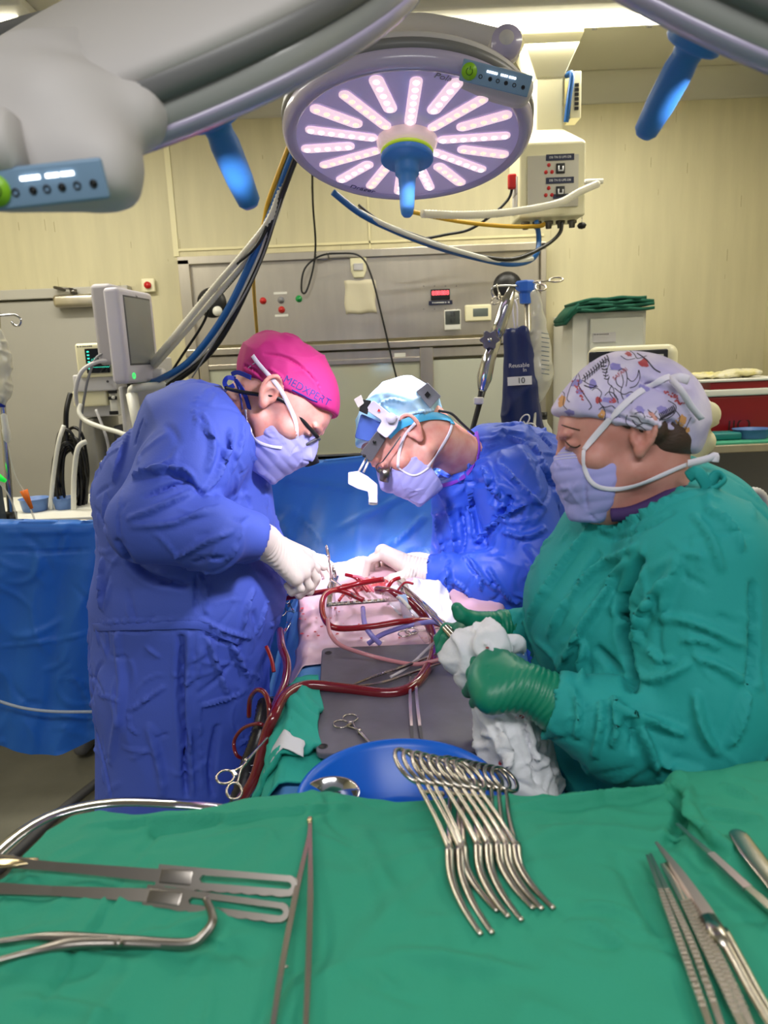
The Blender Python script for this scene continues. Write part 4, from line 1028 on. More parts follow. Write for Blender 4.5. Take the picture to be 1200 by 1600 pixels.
field_tube([(567, 950, 1.13), (570, 975, 1.125), (580, 992, 1.11), (594, 1006, 1.09)], .0052, M_violet, 'violet_tube', 'short pale violet tube running down from the wound')
M_loop = M_bloodd
field_tube([(418, 1150, 1.0), (421, 1110, 1.04), (415, 1085, 1.06), (402, 1078, 1.06), (391, 1092, 1.03), (389, 1120, .99)], .0048, M_loop, 'blood_loop', 'small dark red tube loop beside the left surgeon, upper one of two')
field_tube([(425, 1142, 1.0), (405, 1131, 1.02), (380, 1138, 1.0), (366, 1158, .97), (370, 1180, .95), (386, 1188, .93)], .0035, M_loop, 'blood_loop', 'thin dark red tube loop beside the left surgeon, lower one of two')
field_tube([(416, 1010, 1.09), (424, 1030, 1.07), (428, 1050, 1.05)], .004, M_blood, 'blood_tube', 'short red tube peeping out behind the left surgeon at his waist')
field_tube([(600, 905, 1.17), (560, 912, 1.16), (520, 922, 1.15), (470, 930, 1.12), (436, 938, 1.10), (418, 945, 1.1)], .006, M_blood, 'blood_tube', 'red tube running left from the wound behind the left surgeon\'s hands')
# black corrugated tube clump at the left flank of the patient
t = thing('suction_hose', 'black ribbed hose wound with clear wire beside the left surgeon', 'hose', P(405, 1170, .98))
pp = [P(418, 1098, 1.02), P(412, 1130, 1.0), P(402, 1165, .97), P(388, 1205, .93), P(372, 1262, .88)]
c_ = cat(pp, 12)
MB().tube(c_, [.017+.002*(i % 2) for i in range(len(c_))], 14).build('ribbed_tube', mat('black_ribbed', srgb(28, 26, 34), .3), t)
m = []
for i, q in enumerate(cat(pp, 40)): a = i*.55; m.append(q+Vector((math.cos(a)*.0195, math.sin(a)*.0195, math.sin(a)*.004)))
MB().tube(m, .0011, 5).build('wire', mat('wire_pale', srgb(150, 150, 165), .2, 1.), t)
# ================================================================ the wound
wc = on_field(562, 928, .0)
w = thing('wound_retractor', 'steel chest retractor holding the bright open wound', 'retractor', wc)
zt_ = wc.z+.022
def bar(a, b, wd, h, name, m=M_instr): 
    a, b = Vector(a), Vector(b); M_ = frame((a+b)/2, b-a, (0, 0, 1)); return MB().box((0, 0, 0), ((b-a).length, wd, h), M_, r=.002).build(name, m, w)
A1, A2 = P(512, 945, zt_), P(642, 935, zt_)
rk = bar(A1, A2, .014, .006, 'rack')
m = MB()
for i in range(14): q = lerp(A1, A2, (i+.5)/14)+Vector((0, -.004, .004)); m.box(q, (.005, .008, .004))
m.build('rack_teeth', M_white, rk)
bar(P(514, 946, zt_), P(520, 905, zt_), .012, .010, 'arm'); bar(P(640, 936, zt_), P(628, 905, zt_), .012, .010, 'arm')
bar(P(518, 925, zt_-.012), P(524, 908, zt_-.012), .02, .03, 'blade'); bar(P(632, 925, zt_-.012), P(626, 908, zt_-.012), .02, .03, 'blade')
c = P(575, 920, zt_-.018)
V, Q = surf(union([ell(c, (.058, .040, .016)), ell(c+Vector((-.02, .0, .008)), (.024, .024, .015)), ell(c+Vector((.02, .008, .006)), (.024, .022, .016))], .01), .004)
V = wrinkle(V, normals(V, Q), .014, 45, 5)
tag(mesh_np('wound', V, Q, M_bloodw), 'open red wound between the retractor blades', 'wound')
for k, (a, b, r, m_) in enumerate([((575, 925), (540, 898), .0045, M_blood), ((585, 925), (552, 900), .0035, mat('pink_suture', srgb(240, 120, 140), .3)), ((600, 930), (625, 903), .0045, M_blood), ((610, 935), (640, 950), .004, M_white), ((560, 930), (535, 915), .003, M_blood), ((548, 935), (530, 938), .0035, M_bloodw), ((620, 925), (645, 912), .003, M_blood)]):
    q0, q1 = P(*a, zt_), P(*b, zt_+.035); tag(MB().tube([q0, (q0+q1)/2+Vector((0, 0, .012)), q1], r, 8, sub=5).build('cannula', m_), 'thin cannula tied into the wound', 'cannula', 'cannulas in the wound')
for k, C in enumerate([[(600, 925), (655, 905), (672, 960), (618, 962)], [(645, 905), (700, 920), (720, 985), (668, 975)], [(430, 950), (505, 925), (512, 985), (440, 1010)]][:2]):
    patch('gauze_swab', ('crumpled white swab right of the wound', 'white cloth spread between the wound and the right surgeon')[k], 'swab', [on_field(x, y, .014) for x, y in C], M_gauze, 24, 24, .016, .016, 22, 40+k, .003)
q0, q1 = P(628, 930, 1.14), P(640, 975, 1.12)
tag(MB().box((0, 0, 0), ((q1-q0).length, .018, .003), frame((q0+q1)/2, q1-q0, (0, 0, 1))).build('measuring_strip', mat('pale_blue_strip', srgb(150, 180, 215), .4)), 'pale blue strip lying right of the wound', 'strip')
q0, q1 = P(602, 930, 1.15), P(668, 1000, 1.10)
tag(MB().tube([q0, lerp(q0, q1, .5)+Vector((0, 0, .01)), q1], .009, 12, sub=8).build('clear_sleeve', mat('clear_sleeve', srgb(235, 190, 200), .08, alpha=.35, coat=.8)), 'clear plastic sleeve over the red tube right of the wound', 'sleeve')
# ================================================================ people
M_skin = mat('skin_fair', srgb(226, 172, 156), .5, sss=.25, var=.14, vscale=30, col2=srgb(214, 142, 128), bump=.15, bscale=220, bdist=.0006)
M_skin2 = mat('skin_shaded', srgb(204, 148, 136), .5, sss=.2, var=.12, vscale=26, col2=srgb(192, 128, 116), bump=.12, bscale=220, bdist=.0006)  # nurse's skin, with the shade on it put into the base colour
M_glovew = mat('glove_white', srgb(228, 216, 204), .45, bump=.35, bscale=26, bdist=.004, stretch=(3, 3, 1))
M_gloveg = mat('glove_green', srgb(16, 128, 98), .42, bump=.15, bscale=40)
M_mask = mat('mask_lavender', srgb(158, 158, 220), .7, bump=.2, bscale=120, bdist=.0006)
M_strap = mat('mask_strap', srgb(222, 218, 230), .7)
M_hair = mat('dark_hair', srgb(66, 48, 38), .6, bump=.6, bscale=160, bdist=.002, stretch=(1, 1, 4))
M_hairg = mat('grey_hair', srgb(150, 120, 104), .7, bump=.6, bscale=300, bdist=.001)
def HM(px, py, Y, F, U, s):
    F = (RT*F[0]+UP*F[1]+FW*F[2]).normalized(); U = (RT*U[0]+UP*U[1]+FW*U[2]); L = U.cross(F).normalized(); U = F.cross(L)
    return Matrix.Translation(at(px, py, Y)) @ Matrix(((F.x, L.x, U.x, 0), (F.y, L.y, U.y, 0), (F.z, L.z, U.z, 0), (0, 0, 0, 1))) @ Matrix.Scale(s, 4)
def head_parts(fem=0.):
    P = [(ell((-.012, 0, .022), (.098, .077, .086)), .01), (ell((.034, 0, .022), (.058, .062, .062)), .02), (ell((.044, 0, -.032), (.046, .054, .062)), .02),
         (cone((.078, -.028, .022), (.078, .028, .022), .013), .014), (cone((.062, -.050, -.028), (.055, -.052, -.03), .014), .02), (cone((.062, .050, -.028), (.055, .052, -.03), .014), .02),
         (cone((.005, -.052, -.055), (.066, -.018, -.100), .018, .016), .02), (cone((.005, .052, -.055), (.066, .018, -.100), .018, .016), .02), (ell((.072, 0, -.098), (.020, .022, .017)), .018),
         (ell((.082, 0, -.066), (.016, .024, .014)), .012), (cone((.090, 0, .008), (.104, 0, -.034), .0075, .0100), .010), (cone((.094, -.013, -.038), (.094, .013, -.038), .0075), .008)]
    return P
def head_sdf(extra=(), fem=0.):
    base = union(head_parts(fem), .02)
    for s in (-1, 1): base = cut(base, ell((.098, s*.030, .0), (.016, .017, .011)), .012)
    L = [(base, .02)]
    for s in (-1, 1):
        L.append((ell((.080, s*.030, -.0005), (.0135, .0145, .0105)), .004))      # closed lids
        L.append((cone((.089, s*.044, -.006), (.092, s*.017, -.006), .0016), .002))
        L.append((cone((.088, s*.046, .014), (.0955, s*.015, .015), .0045), .006))
    f = union(L, .01)
    # ears
    for s in (-1, 1):
        R = Matrix.Rotation(s*math.radians(-22), 3, 'Z') @ Matrix.Rotation(math.radians(-12), 3, 'Y')
        Rr = [R.transposed()[i] for i in range(3)]
        c = Vector((-.010, s*.082, -.004))
        A = [R.col[i] for i in range(3)]
        pt = lambda u, v, w=0.: c+R @ Vector((u, s*w, v))
        body = ell(pt(0, 0), (.0165, .0065, .029), [R.col[i] for i in range(3)])
        ring = [pt(.008, .004, .002), pt(.014, .016, .003), pt(.007, .028, .004), pt(-.006, .030, .005), pt(-.016, .020, .006), pt(-.018, .004, .006), pt(-.014, -.010, .005), pt(-.005, -.022, .003), pt(.003, -.028, .001)]
        rg = cat(ring, 2)
        parts = [(body, .004)]+[(cone(a, b, .0036), .003) for a, b in zip(rg, rg[1:])]+[(ell(pt(.002, -.026, .001), (.008, .0055, .010)), .005), (cone(pt(.013, -.004, .001), pt(.012, -.012, .001), .0042), .004)]
        ear = cut(union(parts, .003), ell(pt(.002, -.004, .007), (.0085, .0075, .0125)), .003)
        ear = cut(ear, ell(pt(-.004, .015, .008), (.009, .005, .009)), .003)
        g0 = f; f = union([(g0, .01), (ear, .007)], .01)
    return f
def skin_of(name, HMx, extra, m, parent, h=.003, k=.02):
    f = union([(local(HEAD, HMx), k)]+[(e, k) for e in extra], k)
    V, Q = surf(f, h); return mesh_np(name, V, Q, m, parent), V, Q
HEAD = head_sdf()
HEAD.bb = (np.array([-.125, -.11, -.135]), np.array([.14, .11, .125]))
def hand(wr, wr_r, K, fingers, thumb, cuff=None, rf=.0095, m=None, parent=None, name='glove', h=.0024, palm_r=.014, wr2=None):
    """gloved hand: forearm, palm and five separate fingers; points are (px, py, Y)"""
    W_ = at(*wr); L = []
    if cuff: L.append((cone(at(*cuff[:3]), W_, cuff[3], wr_r), .012))
    for kk in K: L.append((cone(W_, at(*kk), wr_r*.72, palm_r), .014))
    pal = union(L, .014); fs = [(pal, .01)]
    for i, (kk, fg) in enumerate(zip(K, fingers)):
        pts = [at(*kk)]+[at(*p) for p in fg]; r = rf*(1, 1.04, 1, .86)[i % 4]
        seg = [(cone(a, b, r*(1-.07*j), r*(1-.07*(j+1))), .004) for j, (a, b) in enumerate(zip(pts, pts[1:]))]
        fs.append((union(seg, .003), .0035))
    pts = [at(*p) for p in thumb]
    fs.append((union([(cone(a, b, rf*(1.55-.2*j), rf*(1.35-.2*j)), .005) for j, (a, b) in enumerate(zip(pts, pts[1:]))], .005), .005))
    f = union(fs, .004); V, Q = surf(f, h); V = relax(V, Q, 1)
    if cuff:
        c0 = np.array(at(*cuff[:3])); ax = np.array(W_)-c0; L0 = np.linalg.norm(ax); ax = ax/L0; s_ = (V-c0)@ax; N = normals(V, Q)
        ph = s_*2*math.pi/.0085+2.2*vn(V*40, 3); k = np.exp(-((s_-L0*.95)/.038)**2)
        V = V+N*(.0011*np.sin(ph)*k)[:, None]
    V = creases(V, Q, 26, 7, (.012, .035), .0022, .0014)
    return mesh_np(name, V, Q, m, parent)
def ribbon(pts, T, w, m, name, parent, lift=.0015, th=.0006, mirror=None, sub=4):
    P2 = cat([Vector((p[0], p[1], 0)) for p in pts], sub); P3 = []; Nn = []
    for p in P2:
        d = ray(p.x, p.y).normalized(); h = None
        for t in T:
            hh = t.ray_cast(CAM, d)
            if hh[0] is not None and (h is None or hh[3] < h[3]): h = hh
        if h is not None: n = h[1] if h[1].dot(d) < 0 else -h[1]; P3.append(h[0]+n*lift); Nn.append(n)
    if len(P3) < 3: return None
    for _ in range(2):
        Q_ = [P3[0]]+[(P3[i-1]+P3[i]*2+P3[i+1])/4 for i in range(1, len(P3)-1)]+[P3[-1]]; P3 = Q_
    def strip_(P3, Nn):
        mb = MB(); G = []
        for i, p in enumerate(P3):
            t = (P3[min(i+1, len(P3)-1)]-P3[max(i-1, 0)]).normalized(); s = t.cross(Nn[i]).normalized(); n = Nn[i]
            G.append([p-s*w*.42-n*.0004, p-s*w*.38, p+n*.0001, p+s*w*.38, p+s*w*.42-n*.0004])
        return mb.grid(G).build(name, m, parent, solid=th)
    o = strip_(P3, Nn)
    if mirror is not None:
        Mi = mirror.inverted(); fl = lambda v: mirror @ (Matrix.Diagonal((1, -1, 1, 1)) @ (Mi @ v))
        R3 = mirror.to_3x3().normalized(); fn = lambda n: R3 @ (Matrix.Diagonal((1, -1, 1)) @ (R3.inverted() @ n))
        strip_([fl(p) for p in P3], [fn(n) for n in Nn])
    return o
def mask_of(HMx, parent, m, drop=.0, seed=1, pleat=9., back=.018, stretchz=1., x0=.0, nose=.112):
    L = [(ell((.050+x0, 0, -.058-drop), (.066, .060, .072*stretchz)), .01), (cone((nose-.017, 0, -.010), (nose, 0, -.036), .012, .016), .02), (cone((.05+x0, 0, -.09-drop), (.075+x0, 0, -.115-drop), .040, .030), .02)]
    f0 = union(L, .02)
    f0 = clip(f0, half((0, 0, .0), (-.30, 0, 1)), .006)          # upper edge
    f0 = clip(f0, half((back, 0, -.05), (-1, 0, -.25)), .006)
    f0 = clip(f0, half((0, 0, -.140-drop), (.2, 0, -1)), .006)
    f0.bb = (np.array([-.02, -.08, -.19]), np.array([.17, .08, .06]))
    V, Q = surf(local(f0, HMx), .0025); Mi = np.array(HMx.inverted()); Lc = V@Mi[:3, :3].T+Mi[:3, 3]
    N = normals(V, Q); s = np.clip((-.015-Lc[:, 2])/.02, 0, 1)
    d = .0011*np.abs(np.sin(Lc[:, 2]*math.pi/.018+Lc[:, 0]*6))*s
    V = V+N*d[:, None]; V = wrinkle(V, N, .0025, 22, seed, warp=1.); V = creases(V, Q, 26, seed, (.02, .06), .003, .003); return V, Q
# ---------------------------------------------------------------- left surgeon
s1 = thing('person', 'surgeon in a cotton blue gown and magenta cap bending over the patient from the left', 'person', at(290, 1300, 1.62).to_2d().to_3d())
A = lambda px, py, Y=1.62: at(px, py, Y)
H1 = HM(440, 628, 1.60, (.69, -.72, -.02), (.72, .69, .02), 1.10)
skin1, V, Q = skin_of('body', H1, [cone(H1 @ Vector((-.035, 0, -.05)), A(352, 690), .058, .066), cone(A(352, 690), A(300, 760), .075, .12), cone(A(300, 760), A(292, 960), .13, .13),
    cone(A(318, 700, 1.52), A(240, 815, 1.41), .05, .042), cone(A(240, 815, 1.41), at(392, 838, 1.45), .040, .028), cone(A(330, 740, 1.74), at(420, 850, 1.80), .05, .03)], M_skin, s1, k=.03)
B1 = bvh_of(V, Q)
gp_ = [(cone(A(283, 1420), A(286, 1060), .205, .190), .03), (cone(A(285, 1060), A(292, 950), .190, .205), .03), (ell(A(336, 930, 1.62), (.155, .14, .12)), .03),
    (cone(A(292, 900), A(287, 790), .198, .180), .04), (cone(A(287, 780), A(304, 690, 1.60), .178, .128), .04), (cone(A(352, 800, 1.62), A(360, 700, 1.61), .105, .07), .05),
    (cone(A(345, 672, 1.60), A(376, 700, 1.61), .080, .062), .03), (ell(A(312, 690, 1.54), (.12, .10, .115)), .03)]
tor = union(gp_, .03)
arm = union([(cone(A(322, 700, 1.51), A(232, 812, 1.37), .100, .078), .02), (cone(A(228, 822, 1.37), A(330, 832, 1.38), .076, .070), .02), (cone(A(330, 832, 1.38), at(392, 836, 1.44), .070, .050), .02)], .02)
arm2 = union([(cone(A(345, 740, 1.74), A(405, 850, 1.80), .085, .062), .02)], .02)
f = union([(tor, .02), (arm, .018), (arm2, .015)], .02)
nk = cone(H1 @ Vector((.0, 0, -.05)), A(372, 690), .070, .052)
f = cut(f, nk, .006); f = cut(f, local(ell((0, 0, -.0), (.115, .09, .115)), H1), .006)
f = cut(f, cone(at(384, 838, 1.44), at(440, 850, 1.46), .030, .05), .006)
f = clip(f, half((0, 0, .32), (0, 0, -1)), .01)
V, Q = surf(f, .0055); N = normals(V, Q); V = wrinkle(V, N, .014, 6, 51, (1, 1, .6)); V = creases(V, Q, 520, 53, (.03, .13), .005, .0048, (0, 0, 1), .4)
V = folds(V, Q, [([(208, 748), (240, 736), (284, 735), (303, 754)], .008, .018), ([(222, 778), (268, 760), (306, 756)], .006, -.012), ([(196, 812), (254, 790), (317, 760)], .007, .010), ([(200, 822), (267, 818), (322, 798), (350, 790)], .007, .008),
    ([(255, 722), (272, 742), (290, 748), (306, 765), (325, 780)], .006, -.012), ([(270, 873), (322, 846), (374, 826)], .006, .009), ([(300, 880), (330, 872), (356, 874)], .006, -.006), ([(356, 876), (366, 855), (378, 825)], .004, .009), ([(309, 615), (306, 649), (322, 672), (350, 703)], .004, .006),
    ([(318, 775), (340, 736), (356, 700), (362, 660)], .007, .013), ([(322, 740), (332, 700), (326, 665), (312, 640)], .008, .009), ([(360, 740), (376, 690), (378, 640)], .007, .008), ([(212, 655), (194, 700), (176, 760)], .008, .008), ([(225, 650), (215, 680), (210, 700)], .005, -.006),
    ([(146, 974), (230, 970), (310, 967)], .0035, .006), ([(146, 986), (230, 985), (312, 984)], .0035, -.007), ([(310, 966), (350, 985), (402, 1000)], .005, .009), ([(312, 986), (345, 1002), (385, 1012)], .005, -.007),
    ([(306, 892), (307, 965)], .005, -.007), ([(322, 890), (320, 965)], .005, .009), ([(283, 990), (282, 1080), (288, 1170), (292, 1255)], .008, -.020), ([(296, 990), (294, 1120), (302, 1250)], .006, .008), ([(310, 990), (312, 1120), (316, 1250)], .003, .004),
    ([(150, 1085), (199, 1096)], .004, .006), ([(199, 1112), (224, 1096), (265, 1066)], .005, .008), ([(199, 1112), (204, 1137), (221, 1150)], .004, .006), ([(322, 990), (342, 1049), (361, 1096)], .006, .010), ([(355, 995), (375, 1030), (394, 1074)], .006, .010), ([(311, 1104), (358, 1090), (388, 1080)], .005, .009), ([(270, 1050), (290, 1065), (310, 1055)], .004, .006),
    ([(378, 985), (388, 940), (402, 915)], .006, .010), ([(400, 990), (412, 960), (420, 930)], .005, .008), ([(180, 985), (190, 1080), (170, 1200)], .012, .007), ([(230, 1130), (250, 1200), (255, 1255)], .010, .008), ([(340, 1130), (330, 1200), (335, 1255)], .010, -.010), ([(150, 1140), (165, 1200), (175, 1255)], .006, -.012),
    ([(160, 870), (158, 960)], .008, .008), ([(180, 840), (205, 880), (240, 905), (300, 915)], .010, -.016), ([(390, 700), (410, 750), (418, 800)], .006, .007), ([(380, 760), (395, 800)], .006, -.006)])
mesh_np('gown', V, Q, M_gownd, s1); G1 = bvh_of(V, Q)
ribbon([(148, 980), (200, 978), (260, 977), (312, 976), (345, 990), (375, 1002)], [G1], .020, M_gownd, 'belt', s1, .003)
# cap
f = union([(ell((-.014, 0, .030), (.105, .084, .090)), .01), (ell((-.055, 0, .035), (.072, .078, .062)), .02), (ell((.035, 0, .034), (.066, .069, .064)), .02)], .02)
f = clip(f, half((0, 0, .014), (.45, 0, -1)), .008); f.bb = (np.array([-.15, -.1, -.07]), np.array([.12, .1, .14]))
M_mag = cloth_mat('cap_magenta', srgb(184, 34, 116), .75)
V, Q = surf(local(f, H1), .003); V = wrinkle(V, normals(V, Q), .008, 16, 61)
V = folds(V, Q, [([(408, 552), (450, 560), (490, 590), (505, 620)], .004, -.005), ([(370, 590), (400, 602), (440, 605)], .004, .005), ([(440, 606), (470, 622), (504, 650)], .003, -.003), ([(420, 575), (440, 590), (445, 604)], .004, .004), ([(380, 570), (400, 580), (415, 595)], .004, -.004)])
cap1 = mesh_np('cap', V, Q, M_mag, s1); C1 = bvh_of(V, Q)
def pxtext(s, px, py, ang, hpx, m, parent, T, name='lettering', squeeze=1., depth=None):
    q = T.ray_cast(CAM, ray(px, py).normalized()); D = (q[0]-CAM).length if q[0] is not None else depth
    u = RT*math.cos(ang)+UP*math.sin(ang); c = CAM+ray(px, py).normalized()*D; fm = frame(c, u, -ray(px, py))
    o = text(s, name, m, parent, fm @ Matrix.Diagonal((squeeze, 1, 1, 1)), hpx/FPX*D*1.35, .0)
    for v in o.data.vertices:
        d = (v.co-CAM).normalized(); h = T.ray_cast(CAM, d)
        if h[0] is not None: v.co = h[0]-d*.0012
    return o
M_navyi = mat('navy_print', srgb(40, 36, 130), .6)
pxtext('MEDXPERT', 480, 611, math.radians(-29), 12, M_navyi, cap1, C1)
ribbon([(456, 609), (470, 616), (485, 624), (496, 628)], [C1], .0035, M_navyi, 'logo_bar', cap1, .0006)
ribbon([(366, 592), (400, 566)], [C1], .002, M_strap, 'cap_piping', cap1)
# back ties of the cap, dark blue
M_tie = mat('navy_tie', srgb(14, 44, 150), .6)
t0 = at(368, 592, 1.56)
for L in ([(368, 592, 1.56), (356, 590, 1.55), (351, 598, 1.55), (356, 606, 1.55), (366, 602, 1.55)], [(368, 594, 1.56), (374, 612, 1.545), (378, 640, 1.54)], [(368, 594, 1.55), (382, 615, 1.54), (391, 644, 1.53)], [(362, 585, 1.56), (372, 582, 1.55), (392, 590, 1.53)]):
    MB().tube([at(*p) for p in L], .006, 4, sub=5, flat=(.25, 1.1)).build('cap_tie', M_tie, s1)
V, Q = mask_of(H1, s1, M_mask, .004, 71); mesh_np('mask', V, Q, M_mask, s1); K1 = bvh_of(V, Q)
ribbon([(463, 690), (462, 660), (450, 630), (436, 605), (415, 580), (402, 565), (396, 556)], [B1, C1], .010, M_strap, 'mask_strap', s1, .003, mirror=H1)
ribbon([(385, 640), (388, 665), (400, 688), (420, 697), (440, 700)], [B1, K1, G1], .007, M_strap, 'mask_strap', s1, .003)
# hair at nape
# loupes
gl = MB().tube([at(352, 606, 1.55), at(375, 612, 1.53), at(418, 619, 1.515), at(445, 628, 1.52), at(472, 656, 1.53), at(497, 684, 1.545)], .0035, 8, flat=(.7, 1.2), sub=4).build('glasses', M_black, s1)
MB().tube([at(497, 684, 1.545), at(466, 702, 1.55), at(468, 705, 1.60), at(499, 686, 1.60)], .0028, 6, closed=True).build('lens_rim', M_dgrey, gl)
MB().tube([at(499, 686, 1.60), at(468, 706, 1.62), at(470, 706, 1.665), at(500, 686, 1.665)], .0028, 6, closed=True).build('lens_rim', M_dgrey, gl)
for Y in (1.575, 1.63): MB().tube([at(478, 700, Y), at(484, 714, Y), at(488, 726, Y)], [.013, .016, .0165], 16).build('loupe_barrel', M_black, gl)
# gloves
hand((412, 846, 1.50), .036, [(476, 868, 1.60), (479, 882, 1.57), (473, 895, 1.54), (461, 903, 1.51)],
     [[(494, 888, 1.62), (493, 909, 1.63), (482, 917, 1.62)], [(494, 904, 1.58), (484, 924, 1.58), (470, 920, 1.58)], [(484, 916, 1.54), (468, 930, 1.55), (457, 921, 1.55)], [(470, 920, 1.51), (456, 926, 1.52), (448, 915, 1.53)]],
     [(428, 850, 1.56), (465, 862, 1.66), (490, 876, 1.67), (506, 886, 1.67)], cuff=(384, 834, 1.44, .044), m=M_glovew, parent=s1, palm_r=.019, rf=.0105)
hand((452, 868, 1.83), .026, [(486, 868, 1.86), (488, 876, 1.84), (488, 884, 1.82), (484, 892, 1.80)],
     [[(505, 872, 1.88), (518, 884, 1.88), (522, 894, 1.87)], [(506, 880, 1.86), (518, 892, 1.85), (519, 902, 1.84)], [(503, 890, 1.83), (512, 903, 1.82), (508, 912, 1.82)], [(496, 900, 1.80), (500, 912, 1.80), (494, 918, 1.80)]],
     [(460, 880, 1.80), (478, 895, 1.78), (492, 905, 1.77)], cuff=(410, 850, 1.80, .034), m=M_glovew, parent=s1, rf=.0095)
for sx in (-.08, .10): MB().tube([(s1.location.x+sx, 1.62, .45), (s1.location.x+sx, 1.62, .07)], [.07, .055], 14).build('trouser_leg', M_gownd, s1); MB().box((s1.location.x+sx+.05, 1.62, .04), (.28, .10, .08), r=.035, seg=3).build('shoe', M_white, s1)
# ---------------------------------------------------------------- right surgeon
s2 = thing('person', 'surgeon in a glossy blue gown and pale cap bending over the patient from the right', 'person', at(800, 1000, 1.95).to_2d().to_3d())
A = lambda px, py, Y=1.95: at(px, py, Y)
H2 = HM(634, 680, 1.80, (-.62, -.78, -.03), (-.78, .62, 0), 1.10)
skin2, V, Q = skin_of('body', H2, [cone(H2 @ Vector((-.035, 0, -.05)), A(738, 722, 1.90), .060, .056), cone(A(738, 722, 1.90), A(795, 790, 1.97), .050, .09), cone(A(790, 780), A(800, 960), .13, .13),
    cone(A(792, 775, 1.82), A(826, 892, 1.72), .05, .042), cone(A(826, 892, 1.72), at(680, 900, 1.78), .040, .028), cone(A(770, 775, 2.08), at(720, 880, 2.08), .05, .03)], M_skin, s2, k=.03)
B2 = bvh_of(V, Q)
tor = union([(cone(A(815, 745, 1.96), A(790, 735, 1.93), .128, .115), .03), (cone(A(805, 770), A(795, 870), .165, .190), .05), (cone(A(795, 870), A(805, 1100), .190, .20), .04), (cone(A(805, 1100), A(805, 1350), .2, .22), .04), (cone(A(728, 745, 1.90), A(762, 708, 1.92), .074, .078), .03), (cone(A(720, 770, 1.9), A(735, 870, 1.92), .065, .10), .04)], .03)
arm = union([(cone(A(800, 760, 1.80), A(836, 880, 1.72), .100, .084), .02), (cone(A(836, 895, 1.72), A(760, 908, 1.73), .080, .068), .02), (cone(A(760, 908, 1.73), at(682, 898, 1.78), .068, .048), .02)], .02)
arm2 = union([(cone(A(760, 770, 2.06), at(710, 870, 2.06), .085, .062), .02), (cone(at(710, 870, 2.06), at(675, 885, 2.02), .06, .048), .02)], .02)
f = union([(tor, .02), (arm, .02), (arm2, .015)], .02)
f = cut(f, cone(H2 @ Vector((.0, 0, -.05)), A(706, 728, 1.89), .066, .044), .006)
f = cut(f, cone(at(686, 732, 1.80), at(700, 742, 1.82), .022, .016), .004)
f = cut(f, local(ell((0, 0, 0), (.12, .09, .12)), H2), .006)
f = cut(f, cone(at(690, 898, 1.775), at(640, 893, 1.79), .030, .05), .006)
f = clip(f, half((0, 0, .32), (0, 0, -1)), .01)
V, Q = surf(f, .0055); N = normals(V, Q); V = wrinkle(V, N, .018, 6, 81); V = creases(V, Q, 520, 83, (.04, .15), .006, .0075)
V = folds(V, Q, [([(734, 712), (738, 757), (740, 803), (743, 848)], .008, .016), ([(752, 728), (771, 761), (789, 788)], .007, .014), ([(705, 752), (733, 747)], .005, .008), ([(764, 826), (785, 808), (808, 792), (825, 785)], .007, .016), ([(740, 850), (766, 827), (781, 801)], .007, .014),
    ([(770, 815), (790, 795), (800, 770)], .009, -.016), ([(780, 829), (827, 838), (860, 818)], .008, .012), ([(780, 722), (817, 766), (862, 803)], .007, .012), ([(722, 871), (738, 878), (752, 899), (780, 927)], .006, .014), ([(730, 866), (734, 884), (757, 905), (786, 918)], .005, -.010),
    ([(701, 874), (703, 943)], .006, .012), ([(752, 899), (750, 930)], .006, .010), ([(695, 775), (710, 830), (712, 873)], .008, .012), ([(761, 887), (794, 934), (817, 941)], .006, .012), ([(680, 800), (690, 850), (694, 880)], .006, .010), ([(820, 850), (840, 880), (850, 920)], .008, .010),
    ([(825, 690), (855, 740), (875, 800)], .008, .010), ([(790, 680), (830, 700), (855, 730)], .007, .008), ([(690, 905), (720, 915), (740, 940)], .006, .008), ([(720, 790), (725, 840), (720, 870)], .007, -.012), ([(745, 720), (760, 700), (790, 690)], .006, .007)])
mesh_np('gown', V, Q, M_gowns, s2); G2 = bvh_of(V, Q)
M_purple = mat('purple_collar', srgb(120, 50, 190), .7, bump=.5, bscale=200)
ribbon([(688, 760), (712, 753), (732, 740), (744, 720), (748, 698), (744, 676)], [G2, B2], .012, M_purple, 'collar', s2, .003)
# cap: white crown with turquoise band
f = union([(ell((-.014, 0, .030), (.104, .083, .088)), .01), (ell((.035, 0, .030), (.066, .069, .062)), .02)], .02)
f = clip(f, half((0, 0, .018), (.55, 0, -1)), .008); f.bb = (np.array([-.15, -.1, -.08]), np.array([.12, .1, .14]))
V, Q = surf(local(f, H2), .003); V = wrinkle(V, normals(V, Q), .009, 18, 91)
V = folds(V, Q, [([(585, 640), (610, 625), (640, 632)], .005, .006), ([(610, 660), (650, 645), (690, 640)], .004, .006), ([(600, 676), (640, 655), (690, 648)], .004, -.005)])
M_cap2 = mat('cap_paper', srgb(206, 226, 236), .5, var=.5, vscale=9, col2=srgb(90, 180, 225), bump=.3, bscale=60)
cap2 = mesh_np('cap', V, Q, M_cap2, s2); C2_ = bvh_of(V, Q)
M_turq = mat('turquoise_band', srgb(70, 178, 226), .45, bump=.4, bscale=60)
ribbon([(606, 682), (625, 664), (650, 655), (675, 650), (700, 655), (706, 664)], [C2_, B2], .022, M_turq, 'cap_band', s2, .004)
V, Q = mask_of(H2, s2, M_mask, .004, 95); mesh_np('mask', V, Q, M_mask, s2); K2 = bvh_of(V, Q)
ribbon([(622, 730), (624, 705), (632, 680), (650, 660)], [B2, C2_], .008, M_strap, 'mask_strap', s2, .003, mirror=H2)
ribbon([(668, 730), (684, 705), (700, 680), (705, 664)], [B2, C2_, K2], .009, M_strap, 'mask_strap', s2, .003, mirror=H2)
